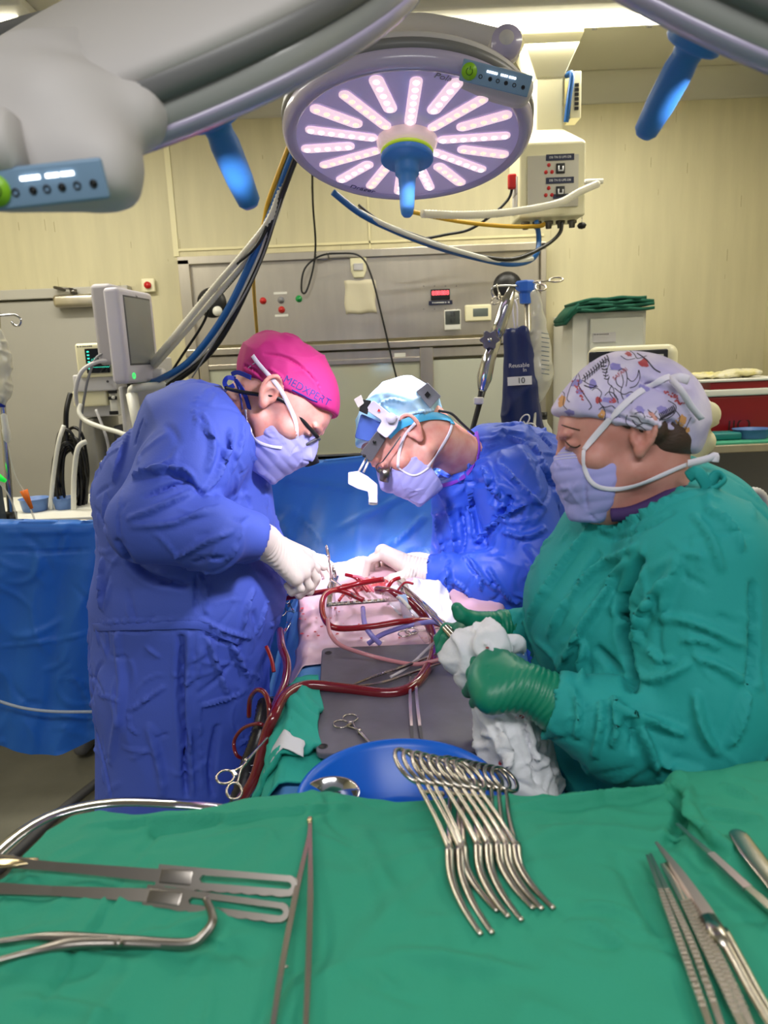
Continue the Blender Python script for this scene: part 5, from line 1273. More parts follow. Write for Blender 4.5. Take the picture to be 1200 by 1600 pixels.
ribbon([(622, 730), (640, 742), (655, 741), (670, 730)], [K2, B2], .005, M_strap, 'mask_edge', s2, .002)
# headlight
hl = thing('headlight', 'white surgical headlight with shield and battery worn over the pale cap', 'headlight', at(600, 660, 1.70))
M_hl = mat('headlight_shell', srgb(208, 206, 220), .35)
sh = MB()
def plate(L, Y, th, name, m, r=.006):
    C = [at(*p, Y) for p in L]; c0 = sum(C, Vector())/len(C); ax = (C[1]-C[0]).normalized(); fm = frame(c0, ax, CAM-c0); inv = fm.inverted()
    poly = [tuple((inv @ q).to_2d()) for q in C]
    a_ = sum(poly[i][0]*poly[(i+1) % len(poly)][1]-poly[(i+1) % len(poly)][0]*poly[i][1] for i in range(len(poly)))
    if a_ < 0: poly = poly[::-1]
    return MB().prism(rpoly(poly, r), -th/2, th/2, fm).build(name, m, hl, bevel=.0015)
plate([(570, 640), (583, 625), (612, 648), (625, 650), (620, 668), (604, 685), (588, 673), (597, 657)], 1.695, .006, 'side_bracket', M_hl)
MB().cyl(at(611, 653, 1.69), at(611, 653, 1.683), .012, 24).build('pivot', M_hl, hl)
MB().prism([(-.004, -.003), (.004, -.003), (0, .004)], 0, .001, frame(at(592, 641, 1.689), RT, CAM-at(592, 641, 1.689))).build('emblem', M_red, hl)
plate([(564, 646), (596, 660), (590, 676), (576, 690), (554, 684)], 1.72, .003, 'shield', mat('blue_shield', srgb(80, 110, 190), .15, alpha=.85))
plate([(590, 672), (604, 684), (580, 722), (562, 708)], 1.715, .014, 'front_band', M_dgrey)
MB().cyl(at(585, 690, 1.708), at(585, 690, 1.70), .004, 12).cyl(at(569, 712, 1.708), at(569, 712, 1.70), .004, 12).build('screw', M_black, hl)
plate([(566, 624), (580, 626), (574, 648), (561, 642)], 1.71, .03, 'knob', M_black, .002)
plate([(553, 624), (564, 617), (569, 630), (560, 637)], 1.70, .02, 'dial', M_white, .002)
plate([(650, 612), (668, 598), (689, 619), (672, 638)], 1.76, .035, 'battery', mat('battery_grey', srgb(170, 172, 180), .3, .3), .003)
plate([(663, 617), (668, 611), (673, 617), (668, 622)], 1.738, .004, 'battery_window', M_black, .0005)
MB().tube([at(572, 716, 1.72), at(560, 738, 1.72)], .003, 6).tube([at(577, 718, 1.72), at(568, 738, 1.72)], .003, 6).build('wires', M_white, hl)
plate([(544, 738), (560, 736), (574, 744), (590, 757), (590, 786), (577, 785), (575, 768), (560, 764), (544, 756)], 1.72, .018, 'lamp_arm', M_hl, .003)
MB().cyl(at(583, 780, 1.72), at(583, 788, 1.72), .011, 16).build('lamp_lens', M_white, hl)
MB().tube([at(686, 642, 1.76), at(705, 646, 1.78), at(722, 662, 1.8), at(740, 678, 1.84)], .0035, 8, sub=5).build('cord', M_dgrey, hl)
# loupes
gl = MB().tube([at(626, 682, 1.70), at(612, 702, 1.70), at(598, 721, 1.71)], .0018, 6).build('glasses', M_dgrey, s2)
MB().tube([at(598, 721, 1.71), at(588, 728, 1.72), at(592, 738, 1.74), at(608, 738, 1.74), at(612, 730, 1.72)], .0015, 6, sub=4).build('lens_rim', M_dgrey, gl)
for Y in (1.72, 1.78): MB().tube([at(600, 732, Y), at(602, 742, Y), at(600, 752, Y)], [.014, .013, .011], 16).build('loupe_barrel', M_steeld, gl)
hand((652, 892, 1.79), .034, [(604, 866, 1.80), (598, 862, 1.83), (598, 864, 1.86), (604, 870, 1.89)],
     [[(576, 876, 1.80), (570, 900, 1.80), (576, 920, 1.81)], [(582, 872, 1.84), (580, 895, 1.85), (588, 915, 1.86)], [(588, 876, 1.87), (592, 897, 1.88), (602, 912, 1.88)], [(598, 884, 1.90), (606, 900, 1.90), (615, 910, 1.90)]],
     [(640, 898, 1.76), (614, 905, 1.75), (598, 912, 1.77), (590, 918, 1.79)], cuff=(686, 898, 1.777, .042), m=M_glovew, parent=s2, palm_r=.020, rf=.0105)
hand((655, 890, 2.0), .03, [(632, 880, 2.0), (628, 886, 1.98), (630, 893, 1.96), (634, 900, 1.95)],
     [[(612, 890, 1.98), (606, 904, 1.97)], [(612, 897, 1.96), (608, 910, 1.95)], [(616, 903, 1.95), (613, 914, 1.94)], [(622, 908, 1.93), (620, 916, 1.93)]],
     [(645, 898, 1.96), (632, 908, 1.93), (622, 914, 1.92)], cuff=(676, 888, 2.02, .04), m=M_glovew, parent=s2, h=.003)
for sx in (-.10, .10): MB().tube([(s2.location.x+sx, 1.95, .45), (s2.location.x+sx, 1.95, .07)], [.07, .055], 14).build('trouser_leg', M_gowns, s2); MB().box((s2.location.x+sx-.05, 1.95, .04), (.28, .10, .08), r=.035, seg=3).build('shoe', M_white, s2)
# ---------------------------------------------------------------- scrub nurse
s3 = thing('person', 'nurse in a teal gown and animal print cap holding a white cloth at the right', 'person', at(1040, 1000, 1.15).to_2d().to_3d())
A = lambda px, py, Y=1.14: at(px, py, Y)
H3 = HM(974, 682, 1.10, (-.975, -.15, .12), (-.15, .985, .0), .965)
skin3, V, Q = skin_of('body', H3, [cone(H3 @ Vector((-.028, 0, -.055)), A(1020, 800, 1.12), .058, .066), cone(A(1020, 800, 1.12), A(1040, 900), .08, .12), cone(A(1040, 900), A(1040, 1100), .13, .13),
    cone(H3 @ Vector((.03, 0, -.10)), A(985, 810, 1.12), .035, .05), cone(A(1100, 880, 1.0), A(1120, 1120, .95), .05, .042), cone(A(1120, 1120, .95), at(870, 1095, .97), .040, .028), cone(A(930, 905, 1.30), at(880, 985, 1.27), .04, .030), cone(at(880, 985, 1.27), at(800, 978, 1.22), .030, .024)], M_skin2, s3, k=.03)
B3 = bvh_of(V, Q)
tor = union([(cone(A(1075, 840, 1.12), A(1000, 850, 1.16), .105, .11), .03), (cone(A(1040, 860), A(1015, 960), .145, .175), .05), (cone(A(1015, 990), A(1035, 1150), .185, .185), .05), (cone(A(1035, 1150), A(1040, 1500), .185, .20), .04),
    (cone(A(1105, 925, 1.16), A(1110, 1080, 1.16), .135, .17), .05), (cone(A(985, 818, 1.12), A(1050, 795, 1.12), .062, .066), .04), (cone(A(950, 860, 1.16), A(930, 930, 1.17), .07, .10), .05)], .03)
arm = union([(cone(A(1090, 880, 1.0), A(1098, 1080, .95), .104, .098), .03), (cone(A(1098, 1085, .95), A(1085, 1150, .93), .095, .085), .03), (cone(A(1080, 1150, .93), A(970, 1140, .94), .082, .072), .02), (cone(A(970, 1140, .94), at(882, 1108, .96), .070, .052), .02)], .02)
arm2 = union([(cone(A(930, 900, 1.30), at(880, 985, 1.27), .08, .06), .02), (cone(at(880, 985, 1.27), at(808, 978, 1.225), .052, .034), .02)], .02)
f = union([(tor, .02), (arm, .022), (arm2, .015)], .02)
f = cut(f, cone(H3 @ Vector((.0, 0, -.055)), A(1012, 800, 1.12), .085, .062), .005)
f = cut(f, cone(at(890, 1108, .96), at(840, 1092, .97), .034, .05), .006)
f = clip(f, half((0, 0, .32), (0, 0, -1)), .01)
V, Q = surf(f, .005); N = normals(V, Q); V = wrinkle(V, N, .012, 6, 101, (1, 1, .7)); V = creases(V, Q, 520, 103, (.03, .13), .005, .0048, (-.5, 0, -.8), .4)
V = folds(V, Q, [([(1002, 868), (978, 927), (976, 987), (984, 1040), (990, 1090)], .010, -.028), ([(1047, 900), (1010, 950), (992, 1007)], .007, .014), ([(1062, 870), (1040, 930), (1035, 980)], .010, .008), ([(927, 817), (883, 880), (842, 940), (822, 987)], .006, .010), ([(1000, 850), (933, 890), (883, 947), (853, 1000)], .007, .011),
    ([(980, 872), (945, 930), (905, 990), (877, 1040), (868, 1070)], .007, .013), ([(912, 1000), (908, 1075)], .006, .009), ([(940, 860), (900, 920), (870, 980)], .006, -.007), ([(930, 1010), (960, 1040), (975, 1060)], .008, -.010), ([(955, 1090), (983, 1117), (1033, 1133), (1080, 1150)], .007, .014), ([(983, 1117), (1007, 1153), (1033, 1215)], .007, .014),
    ([(963, 1097), (964, 1140), (953, 1170)], .006, .012), ([(940, 1092), (938, 1140), (925, 1190)], .006, .010), ([(890, 1070), (905, 1110), (900, 1160)], .005, .010), ([(975, 1110), (990, 1145), (985, 1185)], .006, -.010), ([(1083, 1027), (1123, 1040), (1170, 1070)], .006, .008), ([(1033, 965), (1087, 973), (1167, 1013)], .007, .008),
    ([(1000, 1060), (1040, 1058), (1087, 1030)], .006, .008), ([(1087, 1080), (1100, 1140), (1127, 1190)], .007, .012), ([(1170, 1073), (1150, 1140), (1130, 1175)], .006, .011), ([(927, 812), (950, 828), (987, 815), (1050, 782), (1095, 765)], .005, .008), ([(934, 830), (955, 842), (1000, 828), (1060, 795)], .005, -.006),
    ([(1177, 907), (1178, 1007), (1170, 1090)], .007, -.014), ([(1100, 790), (1140, 820), (1165, 870)], .006, .008), ([(1080, 800), (1110, 840), (1130, 900)], .006, .007), ([(1060, 1000), (1100, 1000), (1130, 1020)], .006, .006), ([(1010, 1010), (1030, 1030), (1060, 1028)], .005, .007),
    ([(830, 1010), (850, 1060), (880, 1090)], .008, .008), ([(1020, 1180), (1060, 1200), (1110, 1210)], .008, .009)])
mesh_np('gown', V, Q, M_gownt, s3); G3 = bvh_of(V, Q)
MB().tube([at(955, 805, 1.04), at(990, 800, 1.03), at(1040, 778, 1.03), at(1075, 758, 1.06)], .010, 8, sub=5).build('shirt_collar', mat('dark_plum', srgb(60, 36, 92), .8), s3)
for k, L in enumerate(([(1075, 745, 1.010), (1090, 738, 1.000), (1105, 762, 1.000), (1100, 778, 1.000)], [(1100, 770, 1.000), (1120, 742, 1.000), (1132, 750, 0.990), (1118, 762, 0.990), (1108, 765, 0.990)], [(1105, 765, 1.000), (1125, 782, 1.000), (1145, 795, 1.000), (1150, 820, 1.010)], [(1098, 778, 1.000), (1110, 790, 0.990), (1126, 800, 0.990)])):
    MB().tube([at(*p) for p in L], .008, 8, sub=5, flat=(.45, 1.1)).build('gown_tie', M_gownt, s3)
# hair under the cap
f = union([(ell((-.052, 0, -.012), (.056, .075, .046)), .01), (cone((.02, -.066, .028), (-.03, -.074, .0), .012, .018), .01), (cone((.02, .066, .028), (-.03, .074, .0), .012, .018), .01)], .01)
f = clip(f, half((0, 0, -.028), (.2, 0, -1)), .006); f.bb = (np.array([-.13, -.1, -.08]), np.array([.06, .1, .06]))
V, Q = surf(local(f, H3), .003); mesh_np('hair', V, Q, M_hair, s3)
# printed cap
f = union([(ell((-.014, 0, .034), (.108, .086, .094)), .01), (ell((.035, 0, .034), (.068, .070, .062)), .02), (ell((-.078, 0, .004), (.044, .066, .058)), .03), (ell((-.016, -.074, .014), (.036, .024, .034)), .015), (ell((-.016, .074, .014), (.036, .024, .034)), .015)], .02)
f = clip(f, half((0, 0, .004), (.50, 0, -1)), .008); f.bb = (np.array([-.15, -.1, -.07]), np.array([.12, .1, .145]))
M_pc = mat('printed_cap', srgb(236, 229, 240), .75, var=.35, vscale=13, col2=srgb(186, 178, 216), bump=.25, bscale=260, bdist=.0006)
V, Q = surf(local(f, H3), .0028); V = wrinkle(V, normals(V, Q), .006, 16, 111)
V = folds(V, Q, [([(1000, 590), (1020, 600), (1045, 612)], .006, -.007), ([(985, 640), (1010, 655), (1040, 668)], .005, .006), ([(935, 640), (975, 655), (1010, 672)], .004, -.004), ([(1055, 610), (1075, 640), (1085, 665)], .005, .006), ([(900, 580), (930, 570), (960, 580)], .006, .004), ([(1030, 670), (1050, 660), (1075, 680)], .005, -.006)])
cap3 = mesh_np('cap', V, Q, M_pc, s3); C3_ = bvh_of(V, Q)
def hitc(x, y, T=None, lift=.0006):
    d = ray(x, y).normalized(); h = (T or C3_).ray_cast(CAM, d)
    return None if h[0] is None else h[0]-d*lift
def ink(L, r, m, name='print_line', parent=cap3, T=None, mb=None):
    P_ = [hitc(p.x, p.y, T) for p in cat([Vector((a, b, 0)) for a, b in L], 5)]; P_ = [p for p in P_ if p is not None]
    if len(P_) < 3: return
    mb.tube(P_, r, 5, cap=False)
def blob(x, y, rx, ry, a, mb, seed=0, T=None):
    rn = random.Random(seed); n = 14; V = [hitc(x, y, T)]; F = []
    if V[0] is None: return
    rs = [rn.uniform(.7, 1.15) for _ in range(n)]
    for k in (1, 2, 3):
        for i in range(n):
            t = i/n*6.283; u, v = math.cos(t)*rx*rs[i]*k/3, math.sin(t)*ry*rs[i]*k/3; q = hitc(x+u*math.cos(a)-v*math.sin(a), y+u*math.sin(a)+v*math.cos(a), T, .0004)
            if q is None: return
            V.append(q)
    for i in range(n): F.append((0, 1+i, 1+(i+1) % n))
    for k in range(2):
        for i in range(n): F.append((1+k*n+i, 1+(k+1)*n+i, 1+(k+1)*n+(i+1) % n, 1+k*n+(i+1) % n))
    mb.add(V, F)
M_ik, M_ir, M_io, M_ip = mat('ink_black', srgb(40, 36, 48), .7), mat('ink_red', srgb(176, 70, 76), .7), mat('ink_ochre', srgb(206, 150, 92), .7), mat('ink_lilac', srgb(140, 132, 196), .7)
mo_, mp_, mr_, mk_ = MB(), MB(), MB(), MB()
for a_ in [(928, 563, 11, 7, -.6), (877, 627, 7, 10, .3), (940, 650, 6, 10, .2), (1064, 660, 9, 12, .3), (1072, 672, 7, 5, 0)]: blob(*a_, mo_, 3)
for i, a_ in enumerate([(900, 598, 10, 6, -.3), (960, 573, 14, 6, .1), (926, 600, 6, 9, .2), (890, 645, 9, 5, .2), (1008, 606, 10, 6, .4), (1035, 640, 9, 6, 0), (905, 612, 6, 5, 0), (985, 620, 9, 5, .3), (1000, 640, 8, 6, .5), (950, 625, 10, 5, .1)]): blob(*a_, mp_, i)
rn = random.Random(9)
for k in range(34):  # giraffe coats
    t = rn.random(); x, y = (lerp(893, 915, t)+rn.uniform(-6, 6)*(1-t*.5), lerp(585, 630, t)+rn.uniform(-3, 3)); blob(x, y, 1.9, 1.5, rn.uniform(0, 3), mr_, k)
for k in range(26): t = rn.random(); blob(lerp(1040, 1068, t)+rn.uniform(-3, 3), lerp(612, 632, t)+rn.uniform(-4, 4), 1.9, 1.5, rn.uniform(0, 3), mr_, k+50)
blob(1006, 567, 9, 7, .2, mr_, 1); blob(935, 625, 5, 6, 0, mr_, 2); blob(957, 626, 6, 5, 0, mr_, 6); blob(982, 553, 6, 4, .4, mr_, 8)
def L_(L, r=.00055, mb=mk_): ink(L, r, None, mb=mb)
L_([(903, 582), (899, 592), (893, 600), (886, 622), (890, 628)]); L_([(903, 582), (906, 592), (904, 602), (915, 620), (924, 634), (920, 640)]); L_([(886, 604), (876, 598), (868, 600)]); L_([(860, 614), (872, 606), (884, 602)])
for k in range(11):   # zebra
    x, y = 912+k*3.6, 590-k*3.1; L_([(x, y-4), (x+2.5, y+1), (x+2, y+6)], .0008)
for k in range(6): x, y = 942+k*1.2, 566+k*5; L_([(x-4, y), (x, y+1.5), (x+4, y)], .0007)
L_([(910, 592), (930, 578), (946, 562), (952, 566), (947, 582), (946, 590)]); L_([(910, 594), (920, 600), (934, 604)]); L_([(913, 602), (925, 606), (932, 602)], .0009)
for k in range(10): x, y = 1030+k*2.4, 652-k*1.4; L_([(x, y-6), (x+2.5, y), (x+.5, y+6)], .0008)
L_([(1012, 640), (1022, 648), (1034, 656), (1052, 648), (1056, 634), (1044, 626)]); L_([(1026, 642), (1018, 652), (1010, 650)])
L_([(952, 588), (950, 598), (958, 606), (960, 618), (966, 624)]); L_([(962, 590), (964, 600), (972, 606)]); L_([(966, 580), (972, 576), (978, 580), (980, 592), (978, 604)]); L_([(972, 586), (974, 598), (970, 612), (974, 624)]); L_([(980, 590), (988, 596), (996, 588), (998, 578), (1000, 590), (994, 602), (984, 606)]); L_([(960, 606), (974, 616), (986, 612), (992, 618), (986, 630), (976, 628)]); L_([(956, 602), (952, 612), (958, 622)])
L_([(980, 648), (978, 660), (988, 668), (1000, 666), (1012, 674), (1026, 672)]); L_([(984, 650), (996, 652), (1002, 660), (1014, 662), (1026, 668), (1034, 674)]); L_([(988, 656), (994, 664), (1004, 662)]); L_([(992, 646), (1002, 644), (1008, 652)])
L_([(925, 610), (932, 606), (940, 614), (936, 626), (944, 636), (956, 634), (964, 640), (974, 636)], .0005); L_([(945, 618), (952, 612), (962, 618), (966, 630)]); L_([(965, 548), (976, 545), (990, 552), (996, 560), (1010, 556)]); L_([(970, 556), (980, 562), (992, 560)])
L_([(868, 622), (876, 612), (882, 616), (880, 632), (886, 640)], .0005); L_([(936, 640), (942, 636), (946, 646), (944, 660)], .0005); L_([(1054, 640), (1062, 650), (1060, 664), (1068, 676), (1074, 664), (1080, 652)], .0005); L_([(996, 552), (1010, 562), (1022, 576), (1032, 582)], .0009)
mo_.build('print_ochre', M_io, cap3); mp_.build('print_lilac', M_ip, cap3); mr_.build('print_red', M_ir, cap3); mk_.build('print_outline', M_ik, cap3)
for o in [c for c in cap3.children]: o['kind'] = 'stuff'
pxtext('SAFARI', 969, 584, math.radians(38), 6, M_ir, cap3, C3_)
# mask
V, Q = mask_of(H3, s3, M_mask, -.004, 121, back=.026, stretchz=.92, x0=-.004, nose=.096); mesh_np('mask', V, Q, M_mask, s3); K3 = bvh_of(V, Q)
ribbon([(914, 704), (925, 688), (945, 664), (970, 638), (1000, 612), (1030, 595), (1046, 590)], [B3, C3_, K3], .0105, M_strap, 'mask_strap', s3, .003, mirror=H3)
ribbon([(914, 704), (913, 725), (920, 748), (935, 760), (960, 764), (990, 758), (1025, 745), (1055, 732), (1070, 726)], [B3, K3, G3], .007, M_strap, 'mask_strap', s3, .003, mirror=H3)
MB().tube([at(1066, 726, 1.05), at(1085, 722, 1.05), at(1108, 716, 1.05), at(1118, 712, 1.05), at(1117, 722, 1.05)], .006, 6, sub=4, flat=(.3, 1)).build('strap_end', M_strap, s3)
MB().tube([at(1048, 592, 1.02), at(1064, 610, 1.0), at(1080, 635, 1.0), at(1097, 655, 1.0)], .0055, 6, sub=4, flat=(.25, 1.1)).build('strap_end', M_strap, s3)
MB().tube([at(1048, 594, 1.02), at(1062, 590, 1.01), at(1076, 594, 1.01)], .0065, 6, sub=4, flat=(.3, 1.1)).build('strap_end', M_strap, s3)
mb = MB()
for dy in (0, 5, 9): ink([(866, 709+dy), (885, 707+dy), (910, 705+dy)], .0006, None, mb=mb, T=K3)
mb.build('mask_pleat', M_strap, s3)
mb = MB(); ink([(884, 690), (891, 697), (900, 699), (907, 695)], .0012, None, mb=mb, T=B3); ink([(878, 664), (890, 668), (906, 672)], .0010, None, mb=mb, T=B3); mb.build('eyelashes', M_hair, s3)
# gloves
hand((832, 1078, .97), .034, [(774, 1036, 1.03), (762, 1050, 1.01), (758, 1068, .99), (768, 1088, .97)],
     [[(745, 1034, 1.05), (735, 1045, 1.09), (748, 1052, 1.11)], [(740, 1052, 1.04), (732, 1062, 1.08), (745, 1068, 1.10)], [(740, 1070, 1.02), (732, 1080, 1.06), (745, 1085, 1.08)], [(750, 1090, .99), (742, 1098, 1.03), (752, 1102, 1.05)]],
     [(815, 1050, 1.02), (785, 1028, 1.06), (762, 1022, 1.09), (748, 1022, 1.10)], cuff=(886, 1108, .958, .046), m=M_gloveg, parent=s3, palm_r=.026, rf=.0115)
hand((786, 978, 1.215), .026, [(722, 984, 1.20), (720, 992, 1.18), (724, 1004, 1.165), (732, 1012, 1.155)],
     [[(698, 982, 1.20), (686, 998, 1.20), (688, 1018, 1.19)], [(698, 998, 1.175), (690, 1016, 1.17), (698, 1034, 1.17)], [(704, 1012, 1.15), (700, 1028, 1.15), (712, 1040, 1.15)], [(714, 1020, 1.14), (716, 1034, 1.14), (726, 1040, 1.14)]],
     [(768, 970, 1.19), (738, 968, 1.17), (720, 960, 1.16), (714, 950, 1.16)], cuff=(815, 979, 1.228, .032), m=M_gloveg, parent=s3, palm_r=.017, rf=.0105)
for sx in (-.10, .10): MB().tube([(s3.location.x+sx, 1.15, .45), (s3.location.x+sx, 1.15, .07)], [.07, .055], 14).build('trouser_leg', M_gownt, s3); MB().box((s3.location.x+sx-.05, 1.15, .04), (.26, .10, .08), r=.035, seg=3).build('shoe', M_white, s3)
# white cloth in the nurse's hand
cl = lambda L, r: [(cone(at(*a), at(*b), r0, r1), .012) for a, b, r0, r1 in zip(L, L[1:], r, r[1:])]
f = union(cl([(716, 1022, 1.08), (745, 1005, 1.08), (765, 1002, 1.08)], [.018, .022, .024])+cl([(765, 1008, 1.06), (790, 1008, 1.09), (818, 1018, 1.10)], [.026, .020, .010])+cl([(742, 1035, 1.07), (738, 1055, 1.07)], [.020, .014])+cl([(760, 1030, 1.07), (790, 1060, 1.06), (800, 1100, 1.03)], [.02, .02, .025])
          + cl([(795, 1100, 1.01), (802, 1150, 1.01), (818, 1235, 1.0)], [.030, .042, .050])+cl([(770, 1115, 1.02), (785, 1160, 1.02)], [.018, .026])+cl([(835, 1150, 1.02), (850, 1235, 1.02)], [.02, .022]), .014)
V, Q = surf(f, .0035); V = wrinkle(V, normals(V, Q), .022, 14, 131, (1, 1, .6), warp=1.2); V = creases(V, Q, 90, 133, (.03, .10), .005, .005)
V = folds(V, Q, [([(775, 1120), (790, 1170), (800, 1230)], .006, .012), ([(810, 1110), (830, 1170), (840, 1230)], .006, -.012), ([(755, 1000), (770, 1020), (760, 1040)], .004, .008)])
o = mesh_np('white_cloth', V, Q, M_gauze); tag(o, 'white cloth with small blood stains hanging from the nurse\'s green glove', 'cloth'); TW = bvh_of(V, Q)
mb = MB()
for x, y, a_, b_ in [(742, 1047, 8, 6), (762, 1012, 3, 2), (758, 1022, 2, 2), (782, 1192, 3, 5), (815, 1120, 9, 3)]: blob(x, y, a_, b_, 0, mb, 4, TW)
mb.build('blood_stain', M_spot, o)
# ================================================================ instruments on the green table
def rot_ring(mb, c, ax, sd, a, b, r, n=26):
    """oval finger ring in the plane of ax and sd"""
    ax, sd = ax.normalized(), sd.normalized()
    mb.tube([c+ax*(math.cos(t)*a)+sd*(math.sin(t)*b) for t in [i/n*6.2832 for i in range(n)]], r, 8, closed=True)
def clamp(name, label, cat_, Ar, Br, J, T, group=None, curve=None, ring=(.021, .0125), r=.0024, jaw=.0032, m=None, spread=.0):
    """ring-handled clamp: ring centres Ar and Br, joint J, tip T"""
    Ar, Br, J, T = map(Vector, (Ar, Br, J, T)); t = thing(name, label, cat_, J, group); m = m or M_instr
    sd = (Br-Ar).normalized(); nrm = (J-Ar).cross(Br-Ar).normalized()
    for k, (R, s) in enumerate(((Ar, 1), (Br, -1))):
        ax = (J-R).normalized(); s_ = (sd-ax*sd.dot(ax)).normalized(); mb = MB(); rot_ring(mb, R, ax, s_, ring[0], ring[1], r)
        st = R+ax*ring[0]; mid = lerp(st, J, .55)+s_*(.0025*s)
        jj = J-sd*(.0012*s)+nrm*(.0012*s)
        mb.tube([st, mid, jj], [r, r*1.05, r*1.5], 8, sub=6)
        cv = Vector(curve) if curve is not None else Vector((0, 0, 0)); d = T-J
        mb.tube([jj, J+d*.35-cv*.6-sd*s*spread*.4, J+d*.7-cv*.55-sd*s*spread*.7, T-sd*s*(spread+.0008)], [jaw*1.25, jaw, jaw*.8, jaw*.45], 8, sub=6, flat=(1, .8))
        mb.build('handle', m, t)
    MB().cyl(J-nrm*.005, J+nrm*.005, .0032, 12).build('screw', m, t)
    MB().box((0, 0, 0), (.010, .005, .004), frame(lerp(Ar, J, .35)+sd*.004, sd, nrm)).build('ratchet', m, t)
    return t
M_gold = mat('tip_worn', srgb(196, 178, 140), .25, 1.)
tips = [(752, 1466), (770, 1464), (778, 1429), (795, 1438), (816, 1444), (834, 1425), (848, 1426), (866, 1425)]
jts = [(703, 1342), (720, 1341), (724, 1338), (748, 1336), (764, 1335), (780, 1335), (793, 1335), (807, 1336)]
ords = ['leftmost', 'second from the left', 'third from the left', 'fourth from the left', 'fourth from the right', 'third from the right', 'second from the right', 'rightmost']
for k in range(8):
    A_ = at(639+13.5*k, 1196+2.2*k, .815); B_ = A_+(RT*.060+FW*.045-UP*.022)*(.95-.02*k)
    J = ont(*jts[k], .010); T_ = ont(*tips[k], .0035)
    clamp('haemostat', 'long curved clamp, %s of the eight over the table edge' % ords[k], 'clamp', A_, B_, J, T_, 'row of curved clamps on the green table', curve=(.014, -.004, 0), ring=(.031, .0175), r=.0028, jaw=.0046)
# rolled holder cloth edge is part of the drape; retractors at the left
def retractor(name, label, S0, H0, H1, wv, tilt, m):
    S0, H0, H1 = map(Vector, (S0, H0, H1)); t = thing(name, label, 'retractor', H0)
    d = (H1-H0).normalized(); u = Vector((0, 0, 1)); s = u.cross(d).normalized(); s = (s*math.cos(tilt)+u*math.sin(tilt)).normalized(); nn = d.cross(s)
    MB().tube([S0, lerp(S0, H0, .5), H0+d*.004], [.0085, .0062, .0085], 4, flat=(1., .5), up=nn).build('shank', m, t)
    L = (H1-H0).length; w = wv
    pl = [(0, -.5), (.02, -.9), (.08, -1.0), (.97, -1.05), (1.02, -.6), (1.03, 0), (1.02, .5), (.97, .95), (.08, 1), (.02, .9), (0, .5)]
    m1 = MB(); O = []; I = []
    outer = []
    for i in range(61): tt = i/60; outer.append((tt, -w*(.9-.12*tt)-.0012*abs(math.sin(tt*math.pi*9))*(tt > .2)))
    for i in range(9): a = -math.pi/2+math.pi*i/8; outer.append((1+math.cos(a)*w/L*.9, w*.82*math.sin(a)))
    for i in range(61): tt = 1-i/60; outer.append((tt, w*(.9-.12*tt)))
    inner = []
    for i in range(61): tt = i/60; x = max(tt, .33); inner.append((min(x, .99), -w*.28*(1 if x > .34 else .05)))
    for i in range(9): a = -math.pi/2+math.pi*i/8; inner.append((.99+math.cos(a)*w/L*.5, w*.30*math.sin(a)))
    for i in range(61): tt = 1-i/60; x = max(tt, .33); inner.append((min(x, .99), w*.30*(1 if x > .34 else .05)))
    th = .0028; n = len(outer); V = []
    for z in (-th, th):
        for x, y in outer: V.append(H0+d*(x*L)+s*y+nn*z)
        for x, y in inner: V.append(H0+d*(x*L)+s*y+nn*z)
    F = []
    for i in range(n):
        j = (i+1) % n
        F += [(i, j, j+2*n, i+2*n), (n+j, n+i, n+i+2*n, n+j+2*n), (j, i, n+i, n+j), (2*n+i, 2*n+j, 3*n+j, 3*n+i)]
    m1.add(V, F, None, False).build('handle', m, t, bevel=.0006)
    MB().box(lerp(H0, H1, .16), (0, 0, 0)).box((0, 0, 0), (L*.26, w*1.3, .0066), frame(lerp(H0, H1, .15), d, nn), r=.002).build('grip_plate', m, t)
    return t
TZ1 = TZ+.016
M_pew = mat('dull_steel', srgb(150, 144, 138), .33, 1., bump=.15, bscale=60, bdist=.0004)
retractor('retractor', 'long steel retractor with an open loop handle, upper of two at the left', onz(-60, 1341, TZ1), onz(247, 1368, TZ1), onz(450, 1384, TZ1), .0115, .85, M_pew)
retractor('retractor', 'long dark steel retractor with a wavy loop handle, lower of two at the left', onz(-60, 1386, TZ+.010), onz(228, 1399, TZ+.010), onz(438, 1426, TZ+.010), .0105, .7, M_pew)
t = thing('steel_spreader', 'broad steel blade end at the left edge of the green table', 'spreader', onz(0, 1345, TZ1))
MB().tube([onz(-60, 1356, TZ1), onz(-5, 1346, TZ1), onz(25, 1347, TZ1+.002), onz(60, 1343, TZ1+.001)], [.016, .012, .008, .003], 8, flat=(1, .3), sub=5).build('blade', M_gold, t)
t = thing('curved_clamp', 'steel clamp with a hooked curved tip below the two retractors', 'clamp', ont(180, 1475))
z = TZ+.010
for k, L in enumerate(([(-60, 1518, z), (0, 1500, z), (60, 1485, z), (120, 1474, z+.002), (200, 1473, z), (290, 1477, z), (318, 1464, z+.004), (334, 1438, z+.012), (322, 1402, z+.02)], [(-60, 1476, z), (0, 1471, z), (60, 1464, z), (130, 1467, z), (200, 1470, z), (290, 1474, z+.002), (316, 1461, z+.006), (331, 1436, z+.014), (320, 1404, z+.022)])):
    MB().tube([onz(*p) for p in L], [.003, .003, .0034, .0062, .0056, .0050, .0046, .004, .0034, .0028], 8, sub=6, flat=(1, .8)).build('handle', M_pew, t)
MB().cyl(onz(185, 1474, z-.002), onz(185, 1474, z+.008), .004, 14).build('screw', M_pew, t)
t = thing('long_forceps', 'long slim steel forceps standing open near the left middle of the green table', 'forceps', ont(484, 1284))
a = onz(484, 1283, TZ+.015)
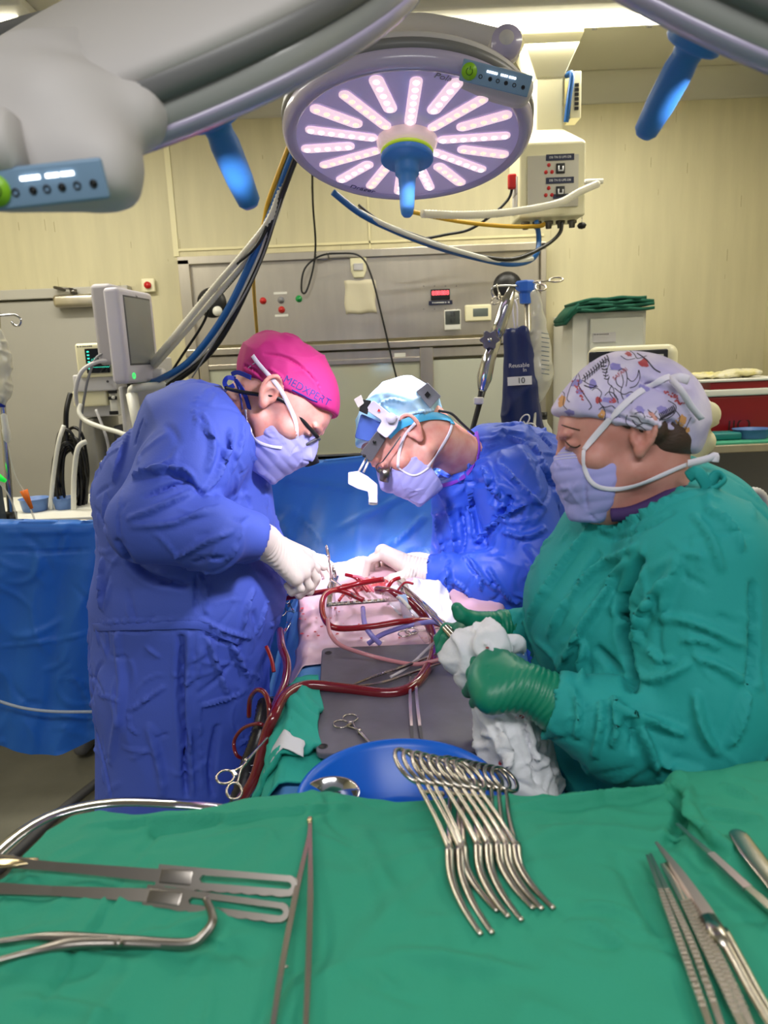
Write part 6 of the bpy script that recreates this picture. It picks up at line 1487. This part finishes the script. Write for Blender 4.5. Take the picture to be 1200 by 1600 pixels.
for k, L in enumerate(([(484, 1283, TZ+.015), (482, 1310, TZ+.015), (462, 1400, TZ+.017), (441, 1510, TZ+.017), (424, 1620, TZ+.015)], [(485, 1283, TZ+.015), (485, 1310, TZ+.015), (485, 1400, TZ+.017), (482, 1510, TZ+.015), (477, 1620, TZ+.015)])):
    MB().tube([onz(*p) for p in L], [.0024, .0024, .0036, .0032, .0026], 4, sub=6, flat=(1.1, .7)).build('leg', M_instr, t)
MB().box(a+Vector((0, .001, 0)), (.006, .008, .007), r=.002).build('hinge', M_gold, t)
MB().tube([onz(441, 1510, TZ+.015), onz(450, 1511, TZ+.015)], .0012, 6).build('guide_pin', M_instr, t)
def forceps(label, L1, L2, g=None, grip=(.30, .85), name='forceps', r=.0034, m=M_pew):
    t = thing(name, label, 'forceps', onz(*L1[0]), g)
    for L in (L1, L2):
        P_ = cat([onz(*p) for p in L], 8); n = len(P_)
        o = MB().tube(P_, [r*.55, r*.8, r*1.15, r*1.25, r*1.1, r*.9], 4, flat=(1.1, .6)).build('leg', m, t)
        mb = MB(); N_ = 26
        for i in range(N_):
            q = lerp(grip[0], grip[1], i/N_)*(n-1); i0 = int(q); c = P_[i0].lerp(P_[min(i0+1, n-1)], q-i0); d = (P_[min(i0+1, n-1)]-P_[i0]).normalized()
            mb.box((0, 0, 0), (.0012, r*1.7, .0012), frame(c+Vector((0, 0, r*.72)), d, (0, 0, 1)))
        x = mb.build('grip_ridges', m, o); x['kind'] = 'stuff'
    return t
z = TZ+.012
forceps('thin steel forceps, leftmost of the instruments at the right of the green table', [(1011, 1336, z), (1035, 1400, z), (1072, 1500, z), (1122, 1640, z)], [(1016, 1334, z), (1046, 1400, z+.001), (1086, 1490, z), (1140, 1640, z-.004)], r=.0034, m=M_instr)
forceps('steel forceps with ribbed grips beside the broad scissor handle at the right', [(1034, 1350, z), (1072, 1420, z), (1120, 1520, z), (1176, 1640, z)], [(1040, 1348, z), (1082, 1418, z+.002), (1132, 1515, z), (1190, 1640, z-.004)], r=.0038, m=M_instr)
t = thing('needle_holder', 'broad flat steel needle holder, longest instrument at the right edge', 'needle holder', onz(1110, 1425, z))
MB().tube([onz(1025, 1316, z+.004), onz(1060, 1362, z+.005), onz(1100, 1420, z+.005), onz(1112, 1440, z+.005)], [.0020, .0060, .0078, .0080], 4, flat=(1, .45), sub=3, up=(0, 0, 1)).build('jaw', mat('satin_steel', srgb(176, 162, 160), .4, 1.), t)
MB().tube([onz(1106, 1432, z+.005), onz(1122, 1458, z+.005), onz(1140, 1482, z+.005)], [.0082, .0090, .006], 8, flat=(1, .5), up=(0, 0, 1)).build('box_joint', M_instr, t)
for dx in (0, 9): MB().tube([onz(1122+dx, 1455, z+.004), onz(1150+dx, 1505, z+.004), onz(1180+dx, 1560, z+.004), onz(1230+dx, 1640, z+.004)], [.005, .0046, .0042, .004], 6, sub=4).build('handle', M_instr, t)
t = thing('scalpel_handle', 'flat steel scalpel handle pointing to the fold in the green drape', 'scalpel', onz(1100, 1325, TZ+.012))
zz2 = TZ+.014
MB().tube([onz(1058, 1287, zz2), onz(1080, 1308, zz2), onz(1112, 1336, zz2)], [.0030, .0036, .0044], 4, flat=(1, .4), up=(0, 0, 1)).build('neck', M_instr, t)
MB().tube([onz(1110, 1334, zz2), onz(1140, 1362, zz2), onz(1168, 1388, zz2)], [.0058, .0062, .0064], 4, flat=(1, .45), up=(0, 0, 1)).build('grip', mat('rose_steel', srgb(190, 168, 170), .35, 1.), t)
MB().tube([onz(1166, 1386, zz2), onz(1200, 1416, zz2), onz(1240, 1450, zz2)], [.0056, .0062, .0064], 4, flat=(1, .45), up=(0, 0, 1)).build('end', M_instr, t)
t = thing('spatula', 'steel spatula with a rounded end at the right edge of the green table', 'spatula', onz(1180, 1340, TZ+.02))
MB().tube([onz(1148, 1296, zz2+.004), onz(1154, 1304, zz2+.004), onz(1175, 1335, zz2+.004), onz(1215, 1385, zz2+.004), onz(1260, 1440, zz2+.004)], [.0035, .0100, .0115, .0105, .0095], 10, flat=(1, .16), up=(0, 0, 1), sub=4).build('blade', M_instr, t)
# ================================================================ instruments on the grey mat and in the field
z = gz+.0045
clamp('scissors', 'small steel scissors with open rings on the grey mat by the blue bowl', 'scissors', onz(533, 1131, z), onz(547, 1122, z), onz(562, 1143, z), onz(588, 1172, z), ring=(.0135, .0125), r=.0016, jaw=.0026)
for k, L in enumerate(([(641, 1050, z+.002), (641, 1100, z+.004), (643, 1135, z+.003), (645, 1168, z)], [(649, 1056, z+.002), (652, 1100, z+.004), (656, 1135, z+.003), (661, 1168, z)])):
    if k == 0: tf = thing('tissue_forceps', 'slim steel forceps with dark tips lying open across the grey mat', 'forceps', onz(645, 1060, z))
    P_ = [onz(*p) for p in L]
    o = MB().tube(P_[:3], [.0028, .0034, .0032], 4, flat=(1.1, .6), sub=4).build('leg', M_instr, tf)
    lab(MB().tube(P_[2:], [.0034, .0028], 4, flat=(1.1, .6)).build('tip', M_dgrey, tf), 'dark coated tip')
tf = thing('toothed_forceps', 'steel forceps with a ribbed grip pointing left on the far part of the grey mat', 'forceps', onz(610, 1050, z))
for k, L in enumerate(([(552, 1070, z), (590, 1055, z+.003), (630, 1042, z+.006), (684, 1020, z+.012)], [(558, 1072, z), (600, 1066, z+.002), (640, 1052, z+.005), (690, 1036, z+.010)])):
    o = MB().tube([onz(*p) for p in L], [.0022, .0046, .0042, .0034], 4, flat=(1.1, .5), sub=4).build('leg', M_instr, tf)
    if k == 0:
        mb = MB()
        for i in range(14): q = lerp(onz(572, 1061, z+.006), onz(628, 1042, z+.010), i/14); mb.box(q, (.0012, .008, .0016))
        x = mb.build('grip_ridges', M_steeld, o)
        x['kind'] = 'stuff'
# hanging clamps at the left flank
clamp('haemostat', 'steel clamp hanging at the left flank of the patient above the tray', 'clamp', at(352, 1214, .98), at(366, 1236, .96), at(384, 1190, 1.03), at(418, 1152, 1.12), ring=(.017, .011), r=.0018, jaw=.0022)
clamp('haemostat', 'small steel clamp under the left surgeon\'s gloved hand', 'clamp', at(447, 934, 1.70), at(440, 955, 1.68), at(462, 958, 1.72), at(445, 990, 1.68), ring=(.016, .011), r=.0016, jaw=.002)
clamp('needle_holder', 'steel needle holder reaching from the left surgeon\'s hand into the wound', 'needle holder', at(512, 863, 1.70), at(522, 893, 1.66), at(518, 905, 1.74), P(556, 932, 1.15), ring=(.018, .013), r=.0022, jaw=.0028)
clamp('haemostat', 'steel clamp lying on the pink film right of the violet tube', 'clamp', on_field(632, 990, .022), on_field(643, 986, .022), on_field(668, 985, .02), on_field(700, 978, .02), ring=(.014, .011), r=.0016, jaw=.002)
t = thing('long_forceps', 'long thin steel forceps held by the nurse pointing to the wound', 'forceps', at(700, 995, 1.2))
MB().tube([at(618, 905, 1.72), at(660, 945, 1.45), at(712, 1000, 1.10)], [.0020, .0036, .0052], 8).build('leg', M_instr, t)
MB().tube([at(620, 904, 1.72), at(663, 943, 1.44), at(716, 997, 1.10)], [.0016, .0030, .0046], 8).build('leg', M_chrome, t)
clamp('scissors', 'steel scissors lying in the right part of the blue bowl', 'scissors', (bc.x+.075, bc.y+.01, 1.03), (bc.x+.08, bc.y+.035, 1.03), (bc.x+.03, bc.y+.035, 1.022), (bc.x-.04, bc.y+.045, 1.018), ring=(.016, .012), r=.002, jaw=.003)
# ================================================================ anaesthesia machine and monitors at the left
am = thing('anaesthesia_machine', 'tall grey anaesthesia workstation with a big upright touch screen behind the left surgeon', 'anaesthesia machine', (-1.15, 3.0, 0))
BL, BRr, TL = at(200, 594, 2.70), at(252, 600, 3.0), at(200, 441, 2.70)
w_ = (BRr-BL).length; h_ = TL.z-BL.z; fx = (BRr-BL).normalized(); fx.z = 0; fx.normalize(); out = fx.cross(Vector((0, 0, 1)))
fm = frame((BL+BRr)/2+Vector((0, 0, h_/2)), fx, out)   # local z out of the screen, local y up
if fm.col[1].z < 0: fm = fm @ Matrix.Rotation(math.pi, 4, 'Z')
M_case = mat('lilac_grey_case', srgb(196, 192, 204), .4)
big = MB().box((0, 0, -.03), (w_, h_, .06), fm, r=.016, seg=3).build('screen_case', M_case, am)
MB().box((0, .02, .001), (w_*.74, h_*.70, .004), fm, r=.0019).build('screen', mat('grey_screen', srgb(128, 130, 130), .12), big)
MB().box((0, .02, -.0006), (w_*.78, h_*.735, .004), fm, r=.0019).build('screen_edge', M_dgrey, big)
text('hp', 'maker_mark', M_dgrey, big, fm @ Matrix.Translation((0, h_*.43, .0012)), .016)
MB().ring((-w_*.33, -h_*.42, .002), .010, .002, 18, 6, fm).build('power_key', mat('green_led', srgb(60, 220, 110), .4, emit=1.2), big)
MB().lathe([(0, .04), (.022, .038), (.026, .03), (.026, 0)], 24, fm @ Matrix.Translation((w_*.33, -h_*.43, 0))).build('knob', M_lgrey, big)
q = at(172, 508, 2.95)
MB().box(q+Vector((0, .05, .0)), (.085, .22, .30), r=.02, seg=3).build('rear_case', mat('grey_case', srgb(166, 162, 168), .45), am)
q2 = at(178, 508, 2.83); m = MB()
for dz in (.012, -.015): m.box(q2+Vector((-.0, .008, dz)), (.02, .006, .008))
m.build('usb_slot', M_black, am)
for (x0, y0, x1, y1, Y, d, mm, nm) in [(112, 586, 182, 610, 3.0, .26, M_lgrey, 'shelf'), (112, 611, 168, 634, 3.02, .24, M_cream, 'drawer'), (120, 634, 185, 650, 3.05, .22, M_lgrey, 'vent_unit'), (168, 606, 186, 650, 3.02, .1, M_white, 'panel'), (184, 604, 202, 700, 2.92, .08, M_lgrey, 'post'), (126, 655, 188, 1000, 3.05, .3, mat('column_grey', srgb(150, 148, 140), .45), 'column'), (190, 665, 215, 1000, 3.1, .2, M_dgrey, 'dark_side'), (205, 560, 262, 700, 3.12, .2, M_lgrey, 'rear_unit')]:
    a, b = at(x0, y0, Y), at(x1, y1, Y); MB().box(((a.x+b.x)/2, Y+d/2, (a.z+b.z)/2), (abs(b.x-a.x), d, abs(a.z-b.z)), r=.008).build(nm, mm, am)
m = MB()
for (x, y) in ((176, 612), (176, 622), (178, 645)): m.box(at(x, y, 3.01), (.035, .004, .014))
m.build('label_slot', M_black, am)
MB().cyl(at(177, 621, 3.005), at(177, 621, 3.0), .007, 16).build('white_dot', M_white, am)
MB().cyl(at(153, 767, 3.04), at(153, 767, 3.0), .016, 20).build('round_knob', M_white, am)
MB().cyl(at(168, 596, 2.99), at(168, 596, 2.98), .005, 12).build('screw', M_dgrey, am)
MB().box(at(214, 604, 2.96), (.07, .03, .035), r=.004).build('small_display', M_screen, am)
text('63', 'reading', mat('green_digits', srgb(60, 255, 120), .4, emit=2.), am, Matrix.Translation(at(219, 602, 2.94)) @ Matrix.Rotation(math.pi/2, 4, 'X'), .024)
MB().tube([at(206, 625, 2.85), at(205, 612, 2.85), at(212, 606, 2.85), at(250, 603, 2.88), at(265, 600, 2.9)], [.018, .02, .024, .024, .02], 10, sub=4, flat=(1, .7)).tube([at(206, 615, 2.85), at(213, 655, 2.83), at(222, 700, 2.82)], [.022, .020, .018], 10).build('bag_arm', M_white, am)
for sx in (-.2, .2): MB().box((-1.15+sx, 3.15, .05), (.07, .5, .08), r=.03).build('foot', M_grey, am)
a, b = at(115, 537, 2.98), at(183, 588, 2.98)
pm_ = thing('patient_monitor', 'small cream monitor with green curves on a dark screen beside the tall touch screen', 'monitor', ((a.x+b.x)/2, 3.0, b.z))
MB().box(((a.x+b.x)/2, 3.08, (a.z+b.z)/2), (b.x-a.x, .2, a.z-b.z), r=.012, seg=3).build('case', M_cream, pm_)
a2, b2 = at(132, 545, 2.975), at(172, 582, 2.975)
MB().box(((a2.x+b2.x)/2, 2.976, (a2.z+b2.z)/2), (b2.x-a2.x, .006, a2.z-b2.z)).build('screen', M_screen, pm_)
M_cy = mat('cyan_trace', srgb(60, 220, 190), .4, emit=1.5); m = MB()
for i in range(6): m.box((a2.x+.012, 2.972, a2.z-.012-.013*i), (.008, .002, .005))
m.build('menu_icons', M_cy, pm_)
m = MB().tube([(a2.x+.022+.004*i, 2.972, (a2.z+b2.z)/2+.008*math.sin(i*2.3)+.002*i) for i in range(18)], .0008, 4).tube([(a2.x+.022+.004*i, 2.972, (a2.z+b2.z)/2-.025+.004*math.sin(i*3.1)) for i in range(18)], .0008, 4)
m.build('trace', M_cy, pm_)
smudge(12, 'lettering', M_dgrey, pm_, ((a.x+a2.x)/2+.02, 2.9796, a.z-.012), .06, .006)
# loops of cable at the machine
cable([(170, 563, 2.9), (150, 566, 2.88), (128, 580, 2.86), (119, 605, 2.86), (120, 630, 2.88), (128, 642, 2.9)], .008, M_lgrey, 'grey_cable', 'pale grey cable arching in front of the small monitor', 'cable')
cable([(164, 552, 2.9), (150, 560, 2.88), (138, 590, 2.87), (132, 620, 2.88), (126, 660, 2.9), (124, 690, 2.95)], .005, M_grey, 'dark_grey_cable', 'thin dark grey cable in front of the small monitor', 'cable')
cable([(126, 632, 2.88), (124, 645, 2.86), (135, 658, 2.84), (160, 668, 2.80), (184, 675, 2.75), (202, 682, 2.7)], .009, M_white, 'white_tube', 'white tube running behind the left surgeon\'s back', 'tube')
cable([(110, 615, 2.95), (104, 640, 2.92), (103, 668, 2.92), (104, 690, 2.92)], .010, M_black, 'power_cable', 'black power cable with a plug above the coiled cables', 'cable')
cable([(150, 640, 2.98), (165, 680, 2.95), (170, 705, 2.95), (166, 720, 2.95), (158, 722, 2.95)], .006, M_lgrey, 'grey_cable', 'grey cable looped in front of the grey machine column', 'cable')
rn = random.Random(5)
for k in range(12):
    cx_, cy_, rx_, ry_ = 108+rn.uniform(-6, 8), 742+rn.uniform(-10, 12), 22+rn.uniform(-7, 4), 62+rn.uniform(-12, 6)
    o = MB().tube([at(cx_+rx_*math.cos(a)+rn.uniform(-2, 2), cy_+ry_*math.sin(a), 2.92+.02*math.sin(a*2+k)+.004*k) for a in [i/12*6.283 for i in range(12)]], .0068, 6, closed=True, sub=3).build('coiled_cable', M_black)
    tag(o, 'black cable loop hanging in a coil left of the grey machine column', 'cable', 'coil of black cable')
cable([(100, 665, 2.88), (92, 690, 2.86), (84, 740, 2.86), (80, 790, 2.86), (84, 830, 2.88)], .009, M_white, 'white_tube', 'white tube bent around the coiled black cable, left one', 'tube')
cable([(135, 690, 2.86), (122, 700, 2.84), (116, 740, 2.84), (115, 790, 2.84), (116, 830, 2.86)], .010, M_white, 'white_tube', 'white tube bent around the coiled black cable, right one', 'tube')
# bench with dishes
z = at(60, 806, 2.75).z
bn = thing('bench', 'white topped bench behind the blue sheet at the left', 'bench', (-1.5, 2.95, 0))
MB().box((-1.5, 2.95, z-.02), (.9, .5, .04), r=.005).build('top', M_white, bn)
for sx in (-.4, .4): MB().box((-1.5+sx, 2.95, (z-.04)/2), (.04, .44, z-.04)).build('leg', M_grey, bn)
c = at(54, 800, 2.85); dish('bowl', 'light blue plastic bowl behind the blue sheet below the orange connector', 'bowl', (c.x, 2.86, z), .055, .05, M_lblue)
c = at(98, 800, 2.85); dish('bowl', 'light blue plastic bowl partly behind the white tubes', 'bowl', (c.x, 2.88, z), .045, .045, M_lblue)
# left drip stand
st = thing('drip_stand', 'chrome drip stand at the left edge with a curved hook', 'drip stand', at(20, 815, 2.5))
MB().tube([at(-6, 480, 2.5), at(4, 640, 2.5), at(16, 790, 2.5), at(24, 900, 2.5)], .011, 14).build('pole', M_chrome, st)
MB().tube([at(-30, 492, 2.5), at(0, 493, 2.5), at(22, 492, 2.5), at(32, 499, 2.5), at(30, 508, 2.5), at(22, 508, 2.5), at(18, 502, 2.5)], .004, 8, sub=5).build('hook', M_chrome, st)
MB().cyl(at(17, 800, 2.5), at(18, 822, 2.5), .020, 14).build('clamp', M_black, st)
M_bag = mat('bag_plastic', srgb(226, 222, 200), .2, alpha=.8)
V, Q = surf(union([ell(at(2, 560, 2.42), (.030, .02, .10)), ell(at(-6, 590, 2.42), (.03, .02, .06)), cone(at(4, 610, 2.42), at(6, 632, 2.42), .018, .008)], .03), .004)
V = wrinkle(V, normals(V, Q), .008, 22, 141); bgo = tag(mesh_np('drip_bag', V, Q, M_bag), 'half visible clear drip bag at the left edge', 'drip bag')
bgo.location = (0, 0, 0)
dl = thing('drip_line', 'clear drip chamber and line with an orange connector at the left edge', 'drip line', at(8, 670, 2.42))
MB().lathe([(.004, .05), (.010, .045), (.011, .0), (.013, -.003), (.012, -.035), (.005, -.045)], 16, Matrix.Translation(at(9, 670, 2.42))).build('chamber', M_clear, dl)
MB().tube([at(12, 692, 2.42), at(18, 725, 2.42), at(28, 752, 2.42), at(38, 768, 2.42)], .002, 6, sub=4).tube([at(48, 795, 2.42), at(55, 815, 2.42), at(60, 850, 2.42)], .003, 6).build('line', M_clear, dl)
MB().tube([at(37, 766, 2.42), at(42, 778, 2.42), at(50, 795, 2.42)], [.013, .010, .005], 16).build('connector', mat('orange_plastic', srgb(245, 120, 30), .4), dl)
MB().cyl(at(2, 622, 2.42), at(3, 636, 2.42), .011, 12).build('valve', mat('deep_blue', srgb(30, 50, 160), .4), dl)
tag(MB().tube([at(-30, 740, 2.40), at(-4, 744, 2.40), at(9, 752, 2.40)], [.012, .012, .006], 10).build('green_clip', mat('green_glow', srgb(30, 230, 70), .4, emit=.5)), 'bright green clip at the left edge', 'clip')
tag(MB().box(at(-18, 790, 2.45), (.09, .05, .14), r=.01).build('pump', mat('slate', srgb(60, 72, 84), .5)), 'dark grey pump on the drip stand at the left edge', 'pump')
cable([(0, 755, 2.4), (14, 775, 2.4), (24, 800, 2.4), (30, 830, 2.4)], .003, M_clear, 'clear_line', 'clear line curving down from the green clip', 'tube')
# ================================================================ drip stand, arm and bags behind the right surgeon
ds = thing('drip_stand', 'steel drip stand with a blue clamp behind the right surgeon', 'drip stand', at(828, 640, 2.75))
MB().tube([at(823, 448, 2.75), at(826, 560, 2.75), at(832, 760, 2.75), Vector((at(832, 760, 2.75).x, 2.75, .03))], .011, 14).build('pole', M_steel, ds)
MB().box((at(832, 760, 2.75).x, 2.75, .02), (.4, .05, .04), r=.015).box((at(832, 760, 2.75).x, 2.75, .02), (.05, .4, .04), r=.015).build('base', M_steel, ds)
MB().lathe([(.012, -.045), (.020, -.042), (.022, -.008), (.034, .0), (.036, .03), (.03, .036), (.012, .038)], 8, Matrix.Translation(at(821, 455, 2.75)), smooth=False).build('clamp', mat('clamp_blue', srgb(50, 110, 215), .35), ds)
MB().tube([at(812, 447, 2.74), at(790, 446, 2.72), at(772, 448, 2.70), at(768, 456, 2.70), at(772, 464, 2.70)], .004, 8, sub=5).build('hook', M_chrome, ds)
MB().tube([at(812, 458, 2.72), at(800, 452, 2.70), at(795, 462, 2.70), at(800, 470, 2.70), at(810, 466, 2.71)], .004, 8, sub=5).build('hook', M_chrome, ds)
clamp('haemostat', 'steel clamp gripping the blue pole clamp with its rings to the right', 'clamp', at(869, 437, 2.72), at(845, 449, 2.68), at(842, 440, 2.72), at(824, 443, 2.73), ring=(.024, .018), r=.0032, jaw=.0036)
clamp('haemostat', 'small steel clamp hanging left of the blue pole clamp', 'clamp', at(774, 470, 2.66), at(790, 468, 2.66), at(780, 460, 2.68), at(776, 444, 2.70), ring=(.018, .013), r=.0028, jaw=.003)
clamp('scissors', 'white handled clamp on the clear line above the right surgeon\'s back', 'clamp', at(820, 656, 2.30), at(829, 668, 2.28), at(814, 664, 2.30), at(802, 672, 2.3), ring=(.018, .013), r=.0024, jaw=.003, m=M_white)
V, Q = surf(union([ell(at(842, 560, 2.68), (.048, .030, .13)), ell(at(838, 590, 2.68), (.050, .034, .07)), cone(at(836, 462, 2.68), at(842, 500, 2.68), .016, .024), cone(at(838, 622, 2.68), at(836, 640, 2.68), .020, .008)], .03), .005)
V = wrinkle(V, normals(V, Q), .008, 14, 151); bg2 = tag(mesh_np('fluid_bag', V, Q, mat('fluid_bag_film', srgb(222, 220, 205), .12, alpha=.68, coat=.4)), 'clear fluid bag hanging on the drip stand beside the navy bag', 'fluid bag')
BT = bvh_of(V, Q); mb = MB()
for k in range(10): ink([(846, 520+k*7), (852, 521+k*7), (858, 522+k*7)], .0012, None, mb=mb, T=BT)
mb.build('print', mat('bag_print', srgb(90, 110, 130), .6), bg2)
tl_ = thing('fluid_line', 'clear line with a blue stopcock under the fluid bag', 'tube', at(836, 650, 2.6))
MB().tube([at(836, 632, 2.66), at(836, 650, 2.62), at(833, 690, 2.5)], .005, 8, sub=4).build('line', M_clear, tl_)
MB().cyl(at(836, 638, 2.65), at(836, 645, 2.64), .010, 12).build('stopcock', M_blue, tl_)
ar = thing('articulated_holder', 'jointed steel holding arm with a grey star knob behind the right surgeon', 'holding arm', at(764, 530, 2.35))
MB().tube([at(800, 450, 2.36), at(790, 480, 2.36), at(780, 510, 2.36), at(773, 530, 2.36)], [.012, .022, .022, .020], 18).build('upper_arm', M_chrome, ar)
MB().tube([at(774, 530, 2.36), at(764, 560, 2.34), at(757, 590, 2.34), at(753, 612, 2.34)], [.021, .021, .024, .011], 18, sub=3).build('lower_arm', M_chrome, ar)
MB().tube([at(754, 608, 2.34), at(748, 635, 2.34), at(738, 672, 2.32), at(730, 720, 2.3)], [.012, .009, .008, .008], 12).build('black_rod', M_black, ar)
kn = []; q = at(765, 531, 2.33); 
for i in range(36): a = i/36*6.283; r = .026+.0045*math.cos(6*a); kn.append((math.cos(a)*r, math.sin(a)*r))
MB().prism(kn, -.012, .012, frame(q, RT, (CAM-q))).build('knob', mat('star_grey', srgb(100, 98, 112), .5), ar, bevel=.002)
MB().cyl(q+(CAM-q).normalized()*.012, q+(CAM-q).normalized()*.015, .007, 14).build('knob_screw', M_chrome, ar)
MB().box(at(748, 626, 2.33), (.03, .02, .022), r=.004).build('clip', M_white, ar)
tag(MB().tube([at(804, 512, 2.62), at(801, 480, 2.62), at(803, 468, 2.64), at(808, 480, 2.62), at(808, 512, 2.62)], .003, 6, sub=4).build('white_strap', M_strap), 'thin white strap from which the navy bag hangs', 'strap')
cs = [(786, 516), (828, 514), (838, 600), (846, 700), (798, 700), (788, 600)]
L = union([cone(at(796, 522, 2.66), at(803, 690, 2.66), .022, .045), cone(at(818, 520, 2.66), at(832, 690, 2.66), .022, .045)], .03)
V, Q = surf(L, .006); V = wrinkle(V, normals(V, Q), .010, 9, 161); nb = tag(mesh_np('navy_bag', V, Q, mat('navy_vinyl', srgb(24, 40, 96), .35)), 'navy blue reusable bag hanging behind the drip stand', 'bag'); NB = bvh_of(V, Q)
pxtext('Reusable', 811, 571, math.radians(3), 6.5, M_inkw, nb, NB); pxtext('In', 820, 578, math.radians(3), 6, M_inkw, nb, NB)
q = NB.ray_cast(CAM, ray(812, 595).normalized())[0]
qf = frame(q+(CAM-q).normalized()*.012, RT*.99+UP*.06, CAM-q)
MB().box((0, 0, 0), (.085, .030, .002), qf).build('number_label', M_inkw, nb); text('10', 'number', M_black, nb, qf @ Matrix.Translation((.005, 0, .0013)), .028)
q = at(850, 672, 2.9); bo = thing('bottle', 'small clear bottle with a dark cap behind the clear line', 'bottle', q)
MB().lathe([(0, -.06), (.03, -.06), (.032, .0), (.012, .03), (.012, .045), (0, .045)], 24, Matrix.Translation(q)).build('glass', M_clear, bo)
MB().cyl(q+Vector((0, 0, .042)), q+Vector((0, 0, .07)), .013, 16).build('cap', M_black, bo)
bt = thing('side_table', 'small table with bottles behind the right surgeon', 'table', (q.x, q.y, 0))
MB().box(q+Vector((.05, .1, -.075)), (.4, .4, .03)).build('top', M_white, bt); MB().box((q.x+.05, q.y+.1, (q.z-.09)/2), (.06, .06, q.z-.09)).build('leg', M_grey, bt)
# hoses on the floor at the left
for k in range(4): tag(MB().tube([(-1.5+.12*k, 1.7, .03), (-1.35+.12*k, 2.1, .03), (-1.25+.12*k, 2.5, .03), (-1.1+.1*k, 2.9, .03)], .018, 8, sub=5).build('floor_hose', M_dgrey), 'grey hose lying on the floor beneath the blue sheet', 'hose', 'hoses on the floor')
